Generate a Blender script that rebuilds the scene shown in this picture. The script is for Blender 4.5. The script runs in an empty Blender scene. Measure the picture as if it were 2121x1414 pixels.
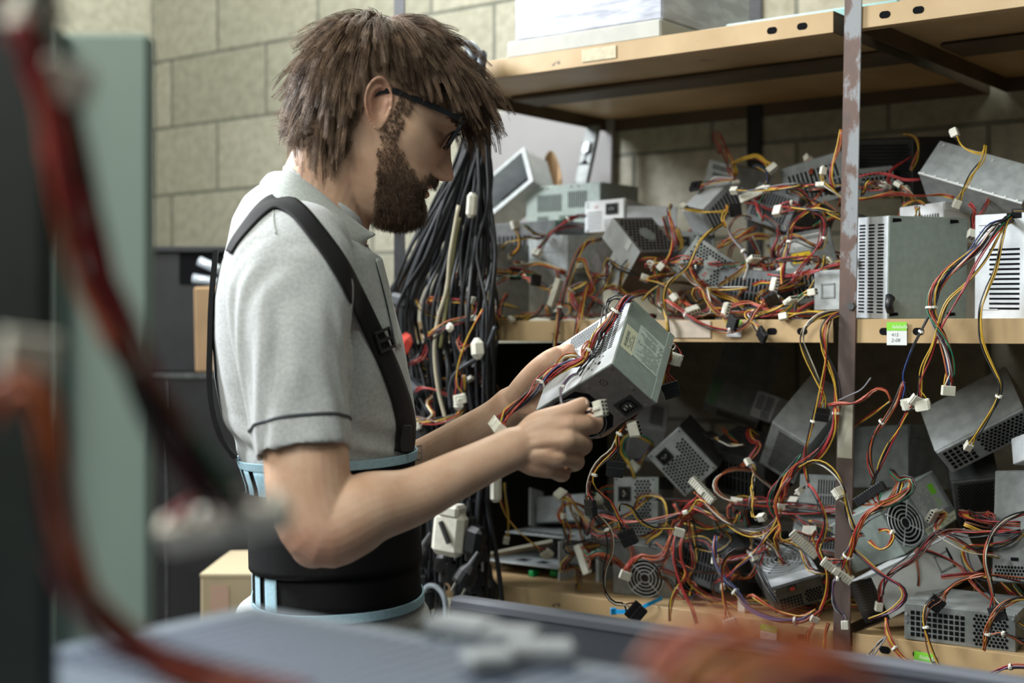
import bpy, bmesh, math, random
import numpy as np
from mathutils import Vector, Matrix, Euler
from mathutils.bvhtree import BVHTree
rng = np.random.default_rng(7)
random.seed(7)
S = bpy.context.scene
# ------------------------------------------------------------------ camera, world, lights, exposure
F, CX, CY, H = 2946.0, 1060.5, 684.0, 1.35      # focal length in px of the 2121 px frame, principal column, horizon row, eye height
cam_d = bpy.data.cameras.new('camera'); cam = bpy.data.objects.new('camera', cam_d); S.collection.objects.link(cam)
cam.location = (0, 0, H); cam.rotation_euler = (math.pi/2, 0, 0)
cam_d.sensor_width = 36; cam_d.lens = F/2121*36; cam_d.shift_y = -(707-CY)/2121; cam_d.clip_start = .05
cam_d.dof.use_dof = True; cam_d.dof.focus_distance = 1.88; cam_d.dof.aperture_fstop = 3.5
S.camera = cam
S.view_settings.view_transform = 'Standard'; S.view_settings.look = 'None'
S.view_settings.exposure = -0.28; S.view_settings.gamma = 1.0; S.view_settings.use_curve_mapping = False
W = bpy.data.worlds.new('world'); S.world = W; W.use_nodes = True
W.node_tree.nodes['Background'].inputs[0].default_value = (.86, 1.0, .92, 1)
W.node_tree.nodes['Background'].inputs[1].default_value = .055
def area(name, loc, target, size, power, col, size_y=None, spread=None):
    l = bpy.data.lights.new(name, 'AREA'); l.energy = power; l.color = col; l.size = size
    if size_y: l.shape = 'RECTANGLE'; l.size_y = size_y
    if spread: l.spread = spread
    o = bpy.data.objects.new(name, l); S.collection.objects.link(o); o.location = loc
    o.rotation_euler = (Vector(target)-Vector(loc)).to_track_quat('-Z', 'Y').to_euler(); return o
area('window_daylight', (-2.0, 2.45, 2.75), (-.25, 1.85, 1.3), .8, 74, (.92, .96, 1.0), .9, 2.0)
area('strip_light', (-.30, 3.15, 3.1), (-.30, 3.2, 0), 1.2, 56, (.97, 1.0, .94), .3)
area('front_strip_light', (.35, .55, 3.0), (.1, 1.8, 1.1), 1.3, 13, (.93, 1.0, .90), .4)
area('left_front_fill', (-1.25, .30, 2.62), (-.2, 1.85, 1.2), .9, 46, (.98, 1.0, .93), .9)  # fill added at the left front, source unseen, brighter on the man than the rack
area('camera_side_fill', (-1.5, -1.6, 1.9), (.1, 2.0, 1.2), 1.4, 2, (1.0, .97, .90), 1.6)  # weak fill added behind the camera, no actual doorway
area('foreground_fill', (-.95, -.35, 2.1), (-.15, .75, 1.25), .6, 7, (1.0, .98, .93), .4)  # fill added over the near objects, not a lamp of the room
# ------------------------------------------------------------------ placing helpers
SN = np.array([.604, .797, 0.]); SU = np.array([.797, -.604, 0.])    # shelf rack: into the rack, along the rack to the right
def ray(px, py): return np.array([(px-CX)/F, 1., (CY-py)/F])
def P(px, py, d): return ray(px, py)*d + np.array([0, 0, H])
def PT(px, py, t):
    r = ray(px, py); return r*((1.967+t)/(SN@r)) + np.array([0, 0, H])
C0 = np.array([-.2, 2.62, 0.])
def SH(s, t, z): return C0 + SU*s + SN*t + np.array([0, 0, z])
RSH = Matrix((SU, SN, (0, 0, 1))).transposed()
# ------------------------------------------------------------------ materials
def mat(name, col, rough=.5, metal=0., noise=0., scale=20., bump=0., spec=.5, col2=None, sss=0., coat=0., stretch=None, detail=4):
    m = bpy.data.materials.new(name); m.use_nodes = True; nt = m.node_tree; b = nt.nodes['Principled BSDF']
    b.inputs['Base Color'].default_value = (*col, 1); b.inputs['Roughness'].default_value = rough
    b.inputs['Metallic'].default_value = metal; b.inputs['Specular IOR Level'].default_value = spec
    if sss: b.inputs['Subsurface Weight'].default_value = sss; b.inputs['Subsurface Radius'].default_value = (.012, .005, .003); b.inputs['Subsurface Scale'].default_value = .5
    if coat: b.inputs['Coat Weight'].default_value = coat
    if noise or bump:
        tc = nt.nodes.new('ShaderNodeTexCoord'); nz = nt.nodes.new('ShaderNodeTexNoise')
        nz.inputs['Scale'].default_value = scale; nz.inputs['Detail'].default_value = detail
        src = tc.outputs['Object']
        if stretch:
            mp = nt.nodes.new('ShaderNodeMapping'); mp.inputs['Scale'].default_value = stretch; nt.links.new(src, mp.inputs[0]); src = mp.outputs[0]
        nt.links.new(src, nz.inputs['Vector'])
        if noise:
            rp = nt.nodes.new('ShaderNodeValToRGB'); c2 = col2 or tuple(c*(1-noise) for c in col)
            rp.color_ramp.elements[0].color = (*c2, 1); rp.color_ramp.elements[1].color = (*col, 1)
            rp.color_ramp.elements[0].position = .38; rp.color_ramp.elements[1].position = .62
            nt.links.new(nz.outputs['Fac'], rp.inputs[0]); nt.links.new(rp.outputs[0], b.inputs['Base Color'])
        if bump:
            bp = nt.nodes.new('ShaderNodeBump'); bp.inputs['Strength'].default_value = bump; bp.inputs['Distance'].default_value = .002
            nt.links.new(nz.outputs['Fac'], bp.inputs['Height']); nt.links.new(bp.outputs[0], b.inputs['Normal'])
    return m
M = {}
M['steel'] = mat('galvanised_steel', (.40, .43, .43), .45, .22, .22, 60, .05)
M['steel_light'] = mat('bright_steel', (.62, .65, .67), .42, .2, .15, 45, .05)
M['steel_grey'] = mat('grey_steel', (.25, .27, .265), .48, .2, .25, 50, .06)
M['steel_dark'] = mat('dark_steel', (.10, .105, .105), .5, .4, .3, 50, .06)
M['steel_green'] = mat('green_grey_steel', (.31, .365, .335), .5, .1, .12, 90, .05)
M['steel_brown'] = mat('brown_grey_steel', (.145, .135, .13), .5, .2, .2, 90, .08)
M['steel_white'] = mat('white_coated_steel', (.78, .80, .80), .42, .1, .06, 60)
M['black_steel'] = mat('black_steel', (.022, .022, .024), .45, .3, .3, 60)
M['hole'] = mat('hole_black', (.006, .006, .007), .9, 0, spec=.1)
M['black_plastic'] = mat('black_plastic', (.016, .016, .018), .38, 0, .3, 80)
M['grey_plastic'] = mat('grey_plastic', (.06, .065, .075), .5, 0, .2, 80)
M['white_plastic'] = mat('ivory_plastic', (.72, .70, .60), .42, 0, .12, 90)
M['silver_pin'] = mat('silver_pin', (.8, .8, .78), .25, .9)
M['paper'] = mat('paper_label', (.74, .76, .74), .6, 0, .06, 60)
M['paper_green'] = mat('pale_green_label', (.55, .64, .58), .6, 0, .06, 60)
M['paper_cream'] = mat('cream_label', (.70, .71, .52), .6, 0, .06, 60)
M['ink'] = mat('ink', (.03, .035, .035), .7)
M['ink_faint'] = mat('faint_ink', (.17, .20, .19), .7)
M['green_print'] = mat('green_print', (.22, .62, .04), .5)
M['yellow_print'] = mat('yellow_print', (.85, .58, .02), .5)
M['red_print'] = mat('red_print', (.55, .05, .03), .5)
M['pink_print'] = mat('pink_print', (.75, .2, .35), .5)
M['white_print'] = mat('white_print', (.8, .85, .75), .5)
M['zip'] = mat('zip_tie_nylon', (.75, .74, .66), .4)
M['blue_zip'] = mat('blue_nylon', (.01, .30, .62), .4)
WC = {'r': (.36, .028, .022), 'o': (.43, .11, .038), 'y': (.60, .37, .04), 'k': (.016, .016, .018), 'w': (.66, .62, .52), 'g': (.02, .20, .11),
      'b': (.03, .06, .22), 'p': (.13, .06, .14), 'e': (.20, .20, .22), 'n': (.17, .06, .03), 'm': (.30, .02, .03)}
WN = {'r': 'red', 'o': 'orange', 'y': 'yellow', 'k': 'black', 'w': 'white', 'g': 'green', 'b': 'blue', 'p': 'purple', 'e': 'grey', 'n': 'brown', 'm': 'maroon'}
for k, c in WC.items(): M['wire_'+k] = mat(WN[k]+'_wire', c, .36, 0, .18, 25, spec=.5)
# ------------------------------------------------------------------ mesh helpers
def link(o): S.collection.objects.link(o); return o
class MB:
    def __init__(s): s.v = []; s.f = []; s.m = []; s.n = 0
    def add(s, v, f, m=0):
        v = np.asarray(v, float).reshape(-1, 3); s.v.append(v); k = s.n
        for q in f: s.f.append(tuple(int(i)+k for i in q)); s.m.append(m)
        s.n += len(v); return s
    def xf(s, Mx):
        Mx = np.array(Mx); s.v = [a@Mx[:3, :3].T+Mx[:3, 3] for a in s.v]; return s
    def mesh(s, name, mats, smooth=False):
        me = bpy.data.meshes.new(name); v = np.concatenate(s.v) if s.v else np.zeros((0, 3))
        me.from_pydata(v.tolist(), [], s.f)
        for m in mats: me.materials.append(m)
        if len(mats) > 1: me.polygons.foreach_set('material_index', s.m)
        if smooth: me.polygons.foreach_set('use_smooth', [True]*len(s.f))
        me.update(); return me
    def obj(s, name, mats, parent=None, smooth=False):
        if not isinstance(mats, (list, tuple)): mats = [mats]
        o = link(bpy.data.objects.new(name, s.mesh(name, mats, smooth)))
        if parent is not None: o.parent = parent
        return o
    def box(s, lo, hi, b=0., m=0):
        lo = np.array(lo, float); hi = np.array(hi, float)
        if b <= 0:
            v = [(x, y, z) for x in (lo[0], hi[0]) for y in (lo[1], hi[1]) for z in (lo[2], hi[2])]
            return s.add(v, [(0, 1, 3, 2), (4, 6, 7, 5), (0, 4, 5, 1), (2, 3, 7, 6), (0, 2, 6, 4), (1, 5, 7, 3)], m)
        b = min(b, .45*(hi-lo).min()); V = []; idx = {}
        for i in (0, 1):
            for j in (0, 1):
                for k in (0, 1):
                    c = np.array([hi[0] if i else lo[0], hi[1] if j else lo[1], hi[2] if k else lo[2]])
                    sg = np.array([-1 if i else 1, -1 if j else 1, -1 if k else 1])*b
                    for a in range(3):
                        p = c+sg; p[a] = c[a]; idx[(i, j, k, a)] = len(V); V.append(p)
        Fc = []
        def q(l):
            c0 = np.mean([V[x] for x in l], 0)-(lo+hi)/2; nn = np.cross(np.array(V[l[1]])-V[l[0]], np.array(V[l[2]])-V[l[1]])
            Fc.append(l if nn@c0 > 0 else l[::-1])
        for a in range(3):
            o1, o2 = (a+1) % 3, (a+2) % 3
            for e in (0, 1):
                l = []
                for u_, v_ in ((0, 0), (1, 0), (1, 1), (0, 1)):
                    k = [0, 0, 0]; k[a] = e; k[o1] = u_; k[o2] = v_; l.append(idx[(*k, a)])
                q(l)
            for u_ in (0, 1):
                for v_ in (0, 1):
                    k0 = [0, 0, 0]; k0[o1] = u_; k0[o2] = v_; k1 = list(k0); k1[a] = 1
                    q([idx[(*k0, o1)], idx[(*k1, o1)], idx[(*k1, o2)], idx[(*k0, o2)]])
        for i in (0, 1):
            for j in (0, 1):
                for k in (0, 1): q([idx[(i, j, k, a)] for a in range(3)])
        return s.add(V, Fc, m)
    def cyl(s, p0, p1, r, n=12, m=0, r1=None):
        return s.tube([p0, p1], [r, r if r1 is None else r1], n, m)
    def tube(s, pts, r, n=6, m=0, cap=True):
        pts = np.asarray(pts, float); L = len(pts); r = np.broadcast_to(np.asarray(r, float), (L,))
        T = np.gradient(pts, axis=0); T /= np.linalg.norm(T, axis=1)[:, None]+1e-12
        u = np.cross(T[0], (0, 0, 1.)); 
        if np.linalg.norm(u) < .1: u = np.cross(T[0], (0, 1., 0))
        U = np.zeros((L, 3))
        for i in range(L):
            u = u-T[i]*(u@T[i]); u /= np.linalg.norm(u)+1e-12; U[i] = u
        Vv = np.cross(T, U); a = np.arange(n)*2*np.pi/n
        R = pts[:, None, :]+r[:, None, None]*(U[:, None, :]*np.cos(a)[None, :, None]+Vv[:, None, :]*np.sin(a)[None, :, None])
        f = [(i*n+j, i*n+(j+1) % n, (i+1)*n+(j+1) % n, (i+1)*n+j) for i in range(L-1) for j in range(n)]
        if cap: f += [tuple(range(n))[::-1], tuple((L-1)*n+j for j in range(n))]
        return s.add(R.reshape(-1, 3), f, m)
    def ring(s, R, closed_v=True, cap=True, m=0):      # R: (levels, n, 3) loft
        R = np.asarray(R); L, n = R.shape[:2]
        f = [(i*n+j, i*n+(j+1) % n, (i+1)*n+(j+1) % n, (i+1)*n+j) for i in range(L-1) for j in range(n if closed_v else n-1)]
        if cap: f += [tuple(range(n))[::-1], tuple((L-1)*n+j for j in range(n))]
        return s.add(R.reshape(-1, 3), f, m)
    def ball(s, c, r, nu=16, nv=10, m=0):
        c = np.array(c, float); r = np.broadcast_to(np.array(r, float), (3,)); V = []
        for i in range(nv+1):
            t = math.pi*(i+.02)/(nv+.04)
            for j in range(nu):
                p = 2*math.pi*j/nu; V.append(c+r*np.array([math.sin(t)*math.cos(p), math.sin(t)*math.sin(p), math.cos(t)]))
        f = [((i+1)*nu+j, (i+1)*nu+(j+1) % nu, i*nu+(j+1) % nu, i*nu+j) for i in range(nv) for j in range(nu)]
        f += [tuple(range(nu)), tuple(nv*nu+j for j in range(nu))[::-1]]
        return s.add(V, f, m)
def tag(o, label=None, cat=None, group=None, kind=None):
    if label: o['label'] = label
    if cat: o['category'] = cat
    if group: o['group'] = group
    if kind: o['kind'] = kind
    return o
def empty(name, loc, rot=(0, 0, 0)):
    o = link(bpy.data.objects.new(name, None)); o.empty_display_size = .05; o.location = loc
    o.rotation_euler = rot if not isinstance(rot, Matrix) else rot.to_euler(); return o
def spline(pts, n):
    p = np.asarray(pts, float)
    if len(p) == 2: t = np.linspace(0, 1, n)[:, None]; return p[0]*(1-t)+p[1]*t
    d = np.linalg.norm(np.diff(p, axis=0), axis=1)**.5; k = np.concatenate([[0], np.cumsum(d)]); k /= k[-1]
    m = np.gradient(p, axis=0)
    m[0] = (p[1]-p[0])/(k[1]-k[0]); m[-1] = (p[-1]-p[-2])/(k[-1]-k[-2])
    for i in range(1, len(p)-1):
        h0, h1 = k[i]-k[i-1], k[i+1]-k[i]; m[i] = ((p[i]-p[i-1])/h0*h1+(p[i+1]-p[i])/h1*h0)/(h0+h1)
    t = np.linspace(0, 1, n); j = np.clip(np.searchsorted(k, t, 'right')-1, 0, len(p)-2); h = (k[j+1]-k[j]); s = ((t-k[j])/h)[:, None]; h = h[:, None]
    return (2*s**3-3*s**2+1)*p[j]+(s**3-2*s**2+s)*h*m[j]+(-2*s**3+3*s**2)*p[j+1]+(s**3-s**2)*h*m[j+1]
_tx = {}
def text_mb(txt, size, shear=0.):
    k = (txt, shear)
    if k not in _tx:
        c = bpy.data.curves.new('t', 'FONT'); c.body = txt; c.size = 1; c.shear = shear; c.resolution_u = 2; o = link(bpy.data.objects.new('t', c))
        dg = bpy.context.evaluated_depsgraph_get(); me = bpy.data.meshes.new_from_object(o.evaluated_get(dg))
        v = np.array([x.co[:] for x in me.vertices]) if len(me.vertices) else np.zeros((0, 3)); f = [tuple(p.vertices) for p in me.polygons]
        bpy.data.objects.remove(o); bpy.data.curves.remove(c); bpy.data.meshes.remove(me); _tx[k] = (v, f)
    v, f = _tx[k]; return v*size, f
# ================================================================== SETTING
def block_mat(name, org, axis):
    m = bpy.data.materials.new(name); m.use_nodes = True; nt = m.node_tree; b = nt.nodes['Principled BSDF']; b.inputs['Roughness'].default_value = .9
    tc = nt.nodes.new('ShaderNodeTexCoord'); br = nt.nodes.new('ShaderNodeTexBrick'); nt.links.new(tc.outputs['Object'], br.inputs['Vector'])
    br.inputs['Scale'].default_value = 1; br.inputs['Brick Width'].default_value = .39; br.inputs['Row Height'].default_value = .193; br.inputs['Mortar Size'].default_value = .006
    br.inputs['Mortar Smooth'].default_value = .4; br.inputs['Bias'].default_value = -.2
    br.inputs['Color1'].default_value = (.44, .42, .34, 1); br.inputs['Color2'].default_value = (.34, .33, .26, 1); br.inputs['Mortar'].default_value = (.20, .20, .165, 1)
    nz = nt.nodes.new('ShaderNodeTexNoise'); nz.inputs['Scale'].default_value = 38; nz.inputs['Detail'].default_value = 8; nt.links.new(tc.outputs['Object'], nz.inputs['Vector'])
    mx = nt.nodes.new('ShaderNodeMix'); mx.data_type = 'RGBA'; mx.blend_type = 'MULTIPLY'; mx.inputs[0].default_value = .55
    rp = nt.nodes.new('ShaderNodeValToRGB'); rp.color_ramp.elements[0].position = .3; rp.color_ramp.elements[0].color = (.55, .55, .5, 1); rp.color_ramp.elements[1].position = .65
    nt.links.new(nz.outputs['Fac'], rp.inputs[0]); nt.links.new(br.outputs['Color'], mx.inputs[6]); nt.links.new(rp.outputs[0], mx.inputs[7]); nt.links.new(mx.outputs[2], b.inputs['Base Color'])
    bp = nt.nodes.new('ShaderNodeBump'); bp.inputs['Strength'].default_value = .5; bp.inputs['Distance'].default_value = .006; bp.invert = True
    nt.links.new(br.outputs['Fac'], bp.inputs['Height']); b2 = nt.nodes.new('ShaderNodeBump'); b2.inputs['Strength'].default_value = .25; b2.inputs['Distance'].default_value = .004
    nt.links.new(nz.outputs['Fac'], b2.inputs['Height']); nt.links.new(bp.outputs[0], b2.inputs['Normal']); nt.links.new(b2.outputs[0], b.inputs['Normal']); return m
corner = PT(316, CY, .69); corner[2] = 0
def wall(name, org, ux, length, thick_dir, mt, hgt=3.2, zoff=0.):
    o = MB().box((0, 0, 0), (length, hgt, .12)).obj(name, mt)       # local x along the wall, y up, z thickness outward
    X = Vector(ux); Y = Vector((0, 0, 1)); Z = X.cross(Y)
    o.matrix_world = Matrix.Translation(Vector(org)) @ Matrix((X, Y, Z)).transposed().to_4x4(); return tag(o, kind='structure')
bm1 = block_mat('concrete_blocks', 0, 0)
wb = wall('wall_back', corner+SU*3.4, -SU, 3.4, 1, bm1)
wl = wall('wall_left', corner, -SN, 4.2, 1, bm1)
fl = tag(MB().box((-4, -2.5, -.1), (4, 6, 0)).obj('floor', mat('concrete_floor', (.23, .23, .215), .8, 0, .3, 6, .1)), kind='structure')
ce = tag(MB().box((-4, -2.5, 3.2), (4, 6, 3.3)).obj('ceiling', mat('ceiling_paint', (.5, .5, .46), .9, 0, .1, 8)), kind='structure')
# ================================================================== SHELF RACK
def paint_mat(name):
    m = bpy.data.materials.new(name); m.use_nodes = True; nt = m.node_tree; b = nt.nodes['Principled BSDF']; b.inputs['Roughness'].default_value = .42
    tc = nt.nodes.new('ShaderNodeTexCoord'); n1 = nt.nodes.new('ShaderNodeTexNoise'); n1.inputs['Scale'].default_value = 16; n1.inputs['Detail'].default_value = 9; n1.inputs['Roughness'].default_value = .7
    n2 = nt.nodes.new('ShaderNodeTexNoise'); n2.inputs['Scale'].default_value = 5; n2.inputs['Detail'].default_value = 5
    for n in (n1, n2): nt.links.new(tc.outputs['Object'], n.inputs['Vector'])
    r1 = nt.nodes.new('ShaderNodeValToRGB'); r1.color_ramp.elements[0].position = .655; r1.color_ramp.elements[0].color = (0, 0, 0, 1); r1.color_ramp.elements[1].position = .70
    r2 = nt.nodes.new('ShaderNodeValToRGB'); r2.color_ramp.elements[0].color = (.40, .26, .12, 1); r2.color_ramp.elements[1].color = (.56, .40, .22, 1); r2.color_ramp.elements[0].position = .35; r2.color_ramp.elements[1].position = .65
    mx = nt.nodes.new('ShaderNodeMix'); mx.data_type = 'RGBA'; nt.links.new(n1.outputs['Fac'], r1.inputs[0]); nt.links.new(n2.outputs['Fac'], r2.inputs[0])
    nt.links.new(r1.outputs[0], mx.inputs[0]); nt.links.new(r2.outputs[0], mx.inputs[6]); mx.inputs[7].default_value = (.10, .07, .06, 1); nt.links.new(mx.outputs[2], b.inputs['Base Color']); return m
def rust_mat(name):
    m = bpy.data.materials.new(name); m.use_nodes = True; nt = m.node_tree; b = nt.nodes['Principled BSDF']; b.inputs['Roughness'].default_value = .5
    tc = nt.nodes.new('ShaderNodeTexCoord'); n1 = nt.nodes.new('ShaderNodeTexNoise'); n1.inputs['Scale'].default_value = 26; n1.inputs['Detail'].default_value = 9; n1.inputs['Roughness'].default_value = .62
    mp = nt.nodes.new('ShaderNodeMapping'); mp.inputs['Scale'].default_value = (1, 1, .55); nt.links.new(tc.outputs['Object'], mp.inputs[0]); nt.links.new(mp.outputs[0], n1.inputs['Vector'])
    sp = nt.nodes.new('ShaderNodeSeparateXYZ'); nt.links.new(tc.outputs['Object'], sp.inputs[0])
    ad = nt.nodes.new('ShaderNodeMath'); ad.operation = 'MULTIPLY_ADD'; ad.inputs[1].default_value = -7.3; nt.links.new(sp.outputs['X'], ad.inputs[0]); nt.links.new(n1.outputs['Fac'], ad.inputs[2])
    mr = nt.nodes.new('ShaderNodeMapRange'); mr.inputs['From Min'].default_value = 1.42; mr.inputs['From Max'].default_value = 1.30; mr.inputs['To Min'].default_value = .08; mr.inputs['To Max'].default_value = .42; nt.links.new(sp.outputs['Z'], mr.inputs[0]); a2 = nt.nodes.new('ShaderNodeMath'); nt.links.new(ad.outputs[0], a2.inputs[0]); nt.links.new(mr.outputs[0], a2.inputs[1]); ad = a2
    r = nt.nodes.new('ShaderNodeValToRGB'); e = r.color_ramp.elements; e[0].position = .44; e[0].color = (.25, .26, .275, 1); e[1].position = .50; e[1].color = (.13, .075, .058, 1)
    x = r.color_ramp.elements.new(.70); x.color = (.085, .058, .05, 1)
    nt.links.new(ad.outputs[0], r.inputs[0]); nt.links.new(r.outputs[0], b.inputs['Base Color'])
    b2 = nt.nodes.new('ShaderNodeBump'); b2.inputs['Strength'].default_value = .4; b2.inputs['Distance'].default_value = .002; nt.links.new(n1.outputs['Fac'], b2.inputs['Height']); nt.links.new(b2.outputs[0], b.inputs['Normal']); return m
M['shelf'] = paint_mat('beige_shelf_paint'); M['rust'] = rust_mat('rusty_upright')
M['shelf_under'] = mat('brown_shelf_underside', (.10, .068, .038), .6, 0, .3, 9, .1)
POST = .873
def slot_hole(mb, c, w, h, m, n=8):     # rounded slot in the local x-z plane at y=c[1]
    v = []; r = h/2
    for i in range(n+1): a = -math.pi/2+math.pi*i/n; v.append((c[0]+w/2-r+r*math.cos(a), c[1], c[2]+r*math.sin(a)))
    for i in range(n+1): a = math.pi/2+math.pi*i/n; v.append((c[0]-w/2+r+r*math.cos(a), c[1], c[2]+r*math.sin(a)))
    mb.add(v, [tuple(range(len(v)))], m)
DEPTH = .688
def shelf(s0, s1, z_top, lip, label, und=.03):
    root = empty('metal_shelf', SH(s0, 0, z_top), RSH); Lg = s1-s0; d = DEPTH
    mb = MB(); mb.box((0, 0, -.004), (Lg, d, 0))
    mb.box((.02, d*.5-.05, -.014), (Lg-.02, d*.5+.05, -.0035), .006, 1)      # stiffening rib below
    mb.obj('shelf_panel', [M['shelf'], M['shelf_under']], root)
    mb = MB(); mb.box((0, -.0015, -lip), (Lg, .0, .001), .0006); mb.box((0, 0, -lip), (Lg, .018, -lip+.0015))
    for x in (.05, .10, Lg-.10, Lg-.05): slot_hole(mb, (x, -.0019, -lip*.5), .017, .0105, 1)
    mb.obj('front_lip', [M['shelf'], M['hole']], root)
    MB().box((0, d-.0015, -lip), (Lg, d, .001)).obj('rear_lip', [M['shelf_under']], root)
    for x in (0, Lg-.0015): MB().box((x, .0, -lip), (x+.0015, d, .001)).obj('end_lip', [M['shelf_under']], root)
    tag(root, label, 'shelf', 'beige metal rack shelves'); return root
ZU, ZM, ZL = 1.822, 1.3655, .905
shelf(0, POST-.024, ZU, .031, 'beige metal shelf at the top, left of the rusty upright, carrying a flat grey box')
shelf(POST+.006, 1.80, ZU, .031, 'beige metal shelf at the top, right of the rusty upright')
shelf(0, POST-.024, ZM, .034, 'beige metal shelf in the middle, left of rusty upright, with leads draped over its edge')
shelf(POST+.006, 1.80, ZM, .034, 'beige metal shelf in the middle, right of rusty upright, with green label at its front')
shelf(0, POST-.024, ZL, .034, 'beige metal shelf at the bottom, left of the rusty upright, behind the dark bin')
shelf(POST+.006, 1.80, ZL, .034, 'beige metal shelf at the bottom, right of the rusty upright')
def upright(s, t, mt, label, lean=0., h=2.45, w=.027):
    mb = MB(); mb.box((0, -.0025, 0), (w, 0, h), .0008); mb.box((0, 0, 0), (.0025, w*.9, h))
    o = mb.obj('rack_upright', [mt]); o.location = SH(s, t, 0); o.rotation_euler = RSH.to_euler(); o.rotation_euler.y += lean
    return tag(o, label, 'rack post')
u1 = upright(POST-.040, -.004, M['rust'], 'rusty grey steel upright standing in front of the shelves', lean=.0195)
# paper tape on the upright (it is stuck to it: a part)
tp = MB().box((.002, -.0032, 1.163), (.025, -.0026, 1.243)).obj('masking_tape', [mat('old_tape', (.50, .47, .38), .7, 0, .25, 30)], u1); tp['label'] = 'strip of old cream tape'
mb = MB()
mb.cyl((.020, .004, 1.386), (.020, -.006, 1.386), .0060, 6); bolt = mb.obj('bolt', [M['steel_dark']], u1)
upright(-.022, .0, M['black_steel'], 'dark steel upright at the left end of the rack, behind the hanging cords')
upright(.345, DEPTH-.002, M['black_steel'], 'dark steel upright at the back of the rack, near the drive tray', w=.034)
upright(1.80, .0, M['black_steel'], 'dark steel upright at the far right end of the rack')
upright(1.55, DEPTH+.0, M['black_steel'], 'dark steel upright at the back, far right of the rack')
# black sheets added to stand in for the shade inside the lower bay
bp_ = MB().box((0, DEPTH+.004, ZL+.02), (1.8, DEPTH+.008, ZM-.04)).obj('back_shade_sheet', [M['black_steel']]); bp_.location = SH(0, 0, 0); bp_.rotation_euler = RSH.to_euler(); tag(bp_, 'added black sheet standing in for the shade at the back below the middle shelf', 'shade sheet')
bp_ = MB().box((-.006, .03, ZL+.004), (-.002, DEPTH, ZM-.04)).obj('end_shade_sheet', [M['black_steel']]); bp_.location = SH(0, 0, 0); bp_.rotation_euler = RSH.to_euler(); tag(bp_, 'added black sheet standing in for the shade at the left end behind the cords', 'end sheet')  # added only to darken the view through the open left end
# shelf labels
def price_tag(px, py, w, h, lines, label, tilt=0.):
    p = PT(px, py, -.004); root = empty('shelf_label', p, RSH); root.rotation_euler.y += tilt
    MB().box((0, -.0005, -h), (w, 0, 0)).obj('paper', [M['paper']], root)
    mb = MB(); mb.box((0, -.0008, -h*.37), (w, -.0004, 0), 0, 0)
    v, f = text_mb('falabella', h*.22, .3); mb.add(np.stack([v[:, 0]+w*.26, np.full(len(v), -.0010), v[:, 1]-h*.27], 1), f, 1)
    mb.obj('header', [M['green_print'], M['white_print']], root)
    mb = MB()
    for i, tx in enumerate(lines):
        v, f = text_mb(tx, h*.22, .2); mb.add(np.stack([v[:, 0]+w*.22, np.full(len(v), -.0008), v[:, 1]-h*(.62+.24*i)], 1), f)
    mb.obj('handwriting', [M['ink_faint']], root)
    return tag(root, label, 'label', 'green and white shelf labels')
price_tag(1837, 667, .030, .033, ['415', '2-08'], 'green and white shelf label on the middle shelf, right of the rusty upright')
price_tag(1576, 1292, .028, .025, ['415'], 'green and white shelf label on the bottom shelf edge, left of the rusty upright', .07)
price_tag(1894, 1347, .028, .034, ['2415'], 'green and white shelf label on the bottom shelf edge, right of the rusty upright', .05)
price_tag(1505, 663, .026, .026, ['15'], 'green and white shelf label on the middle shelf, half hidden by a draped lead')
p = PT(1205, 103, -.0025); pl = MB().box((0, -.0004, -.021), (.068, 0, 0)).obj('paper_strip', [mat('old_paper', (.62, .55, .38), .7, 0, .2, 60)]); pl.location = p; pl.rotation_euler = RSH.to_euler(); tag(pl, 'faded blank paper strip stuck on the edge of the top shelf', 'label')
p = PT(1386, 664, -.0025); pl = MB().box((0, -.0004, -.027), (.075, 0, 0)).obj('paper_strip', [mat('old_paper2', (.55, .46, .36), .7, 0, .15, 60)]); pl.location = p; pl.rotation_euler = RSH.to_euler(); tag(pl, 'worn blank paper strip on the edge of the middle shelf', 'label')
# flat boxes on top of the rack
def sbox(name, s, t, z, dims, mt, label, cat, yaw=0., bev=.003):
    o = MB().box((0, 0, 0), dims, bev).obj(name, [mt]); o.location = SH(s, t, z); o.rotation_euler = RSH.to_euler(); o.rotation_euler.z += yaw; return tag(o, label, cat)
def s_of(px, py, t): return float((PT(px, py, t)-C0)@SU)
sa, sb = s_of(1048, 100, .002), s_of(1368, 40, .002)
sbox('flat_case', sa, .002, ZU, (sb-sa, .36, .030), mat('pale_grey_case', (.50, .49, .44), .6, 0, .1, 30), 'flat pale grey case lying on the top shelf under the silver box', 'box')
fs = sbox('foil_wrapped_box', sa+.010, .012, ZU+.0302, (sb-sa-.012, .30, .10), mat('silver_film', (.62, .64, .72), .28, .35, .35, 14, .5, stretch=(1, 1, 4)), 'silver box wrapped in crinkled film on the flat pale grey case', 'box', 0, .004)
sbox('teal_panel', s_of(1500, 20, .12), .12, ZU, (.30, .30, .034), mat('teal_sheet', (.28, .50, .50), .35, 0, .2, 10), 'pale teal panel lying on the top shelf beside the rusty upright', 'panel')
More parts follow.
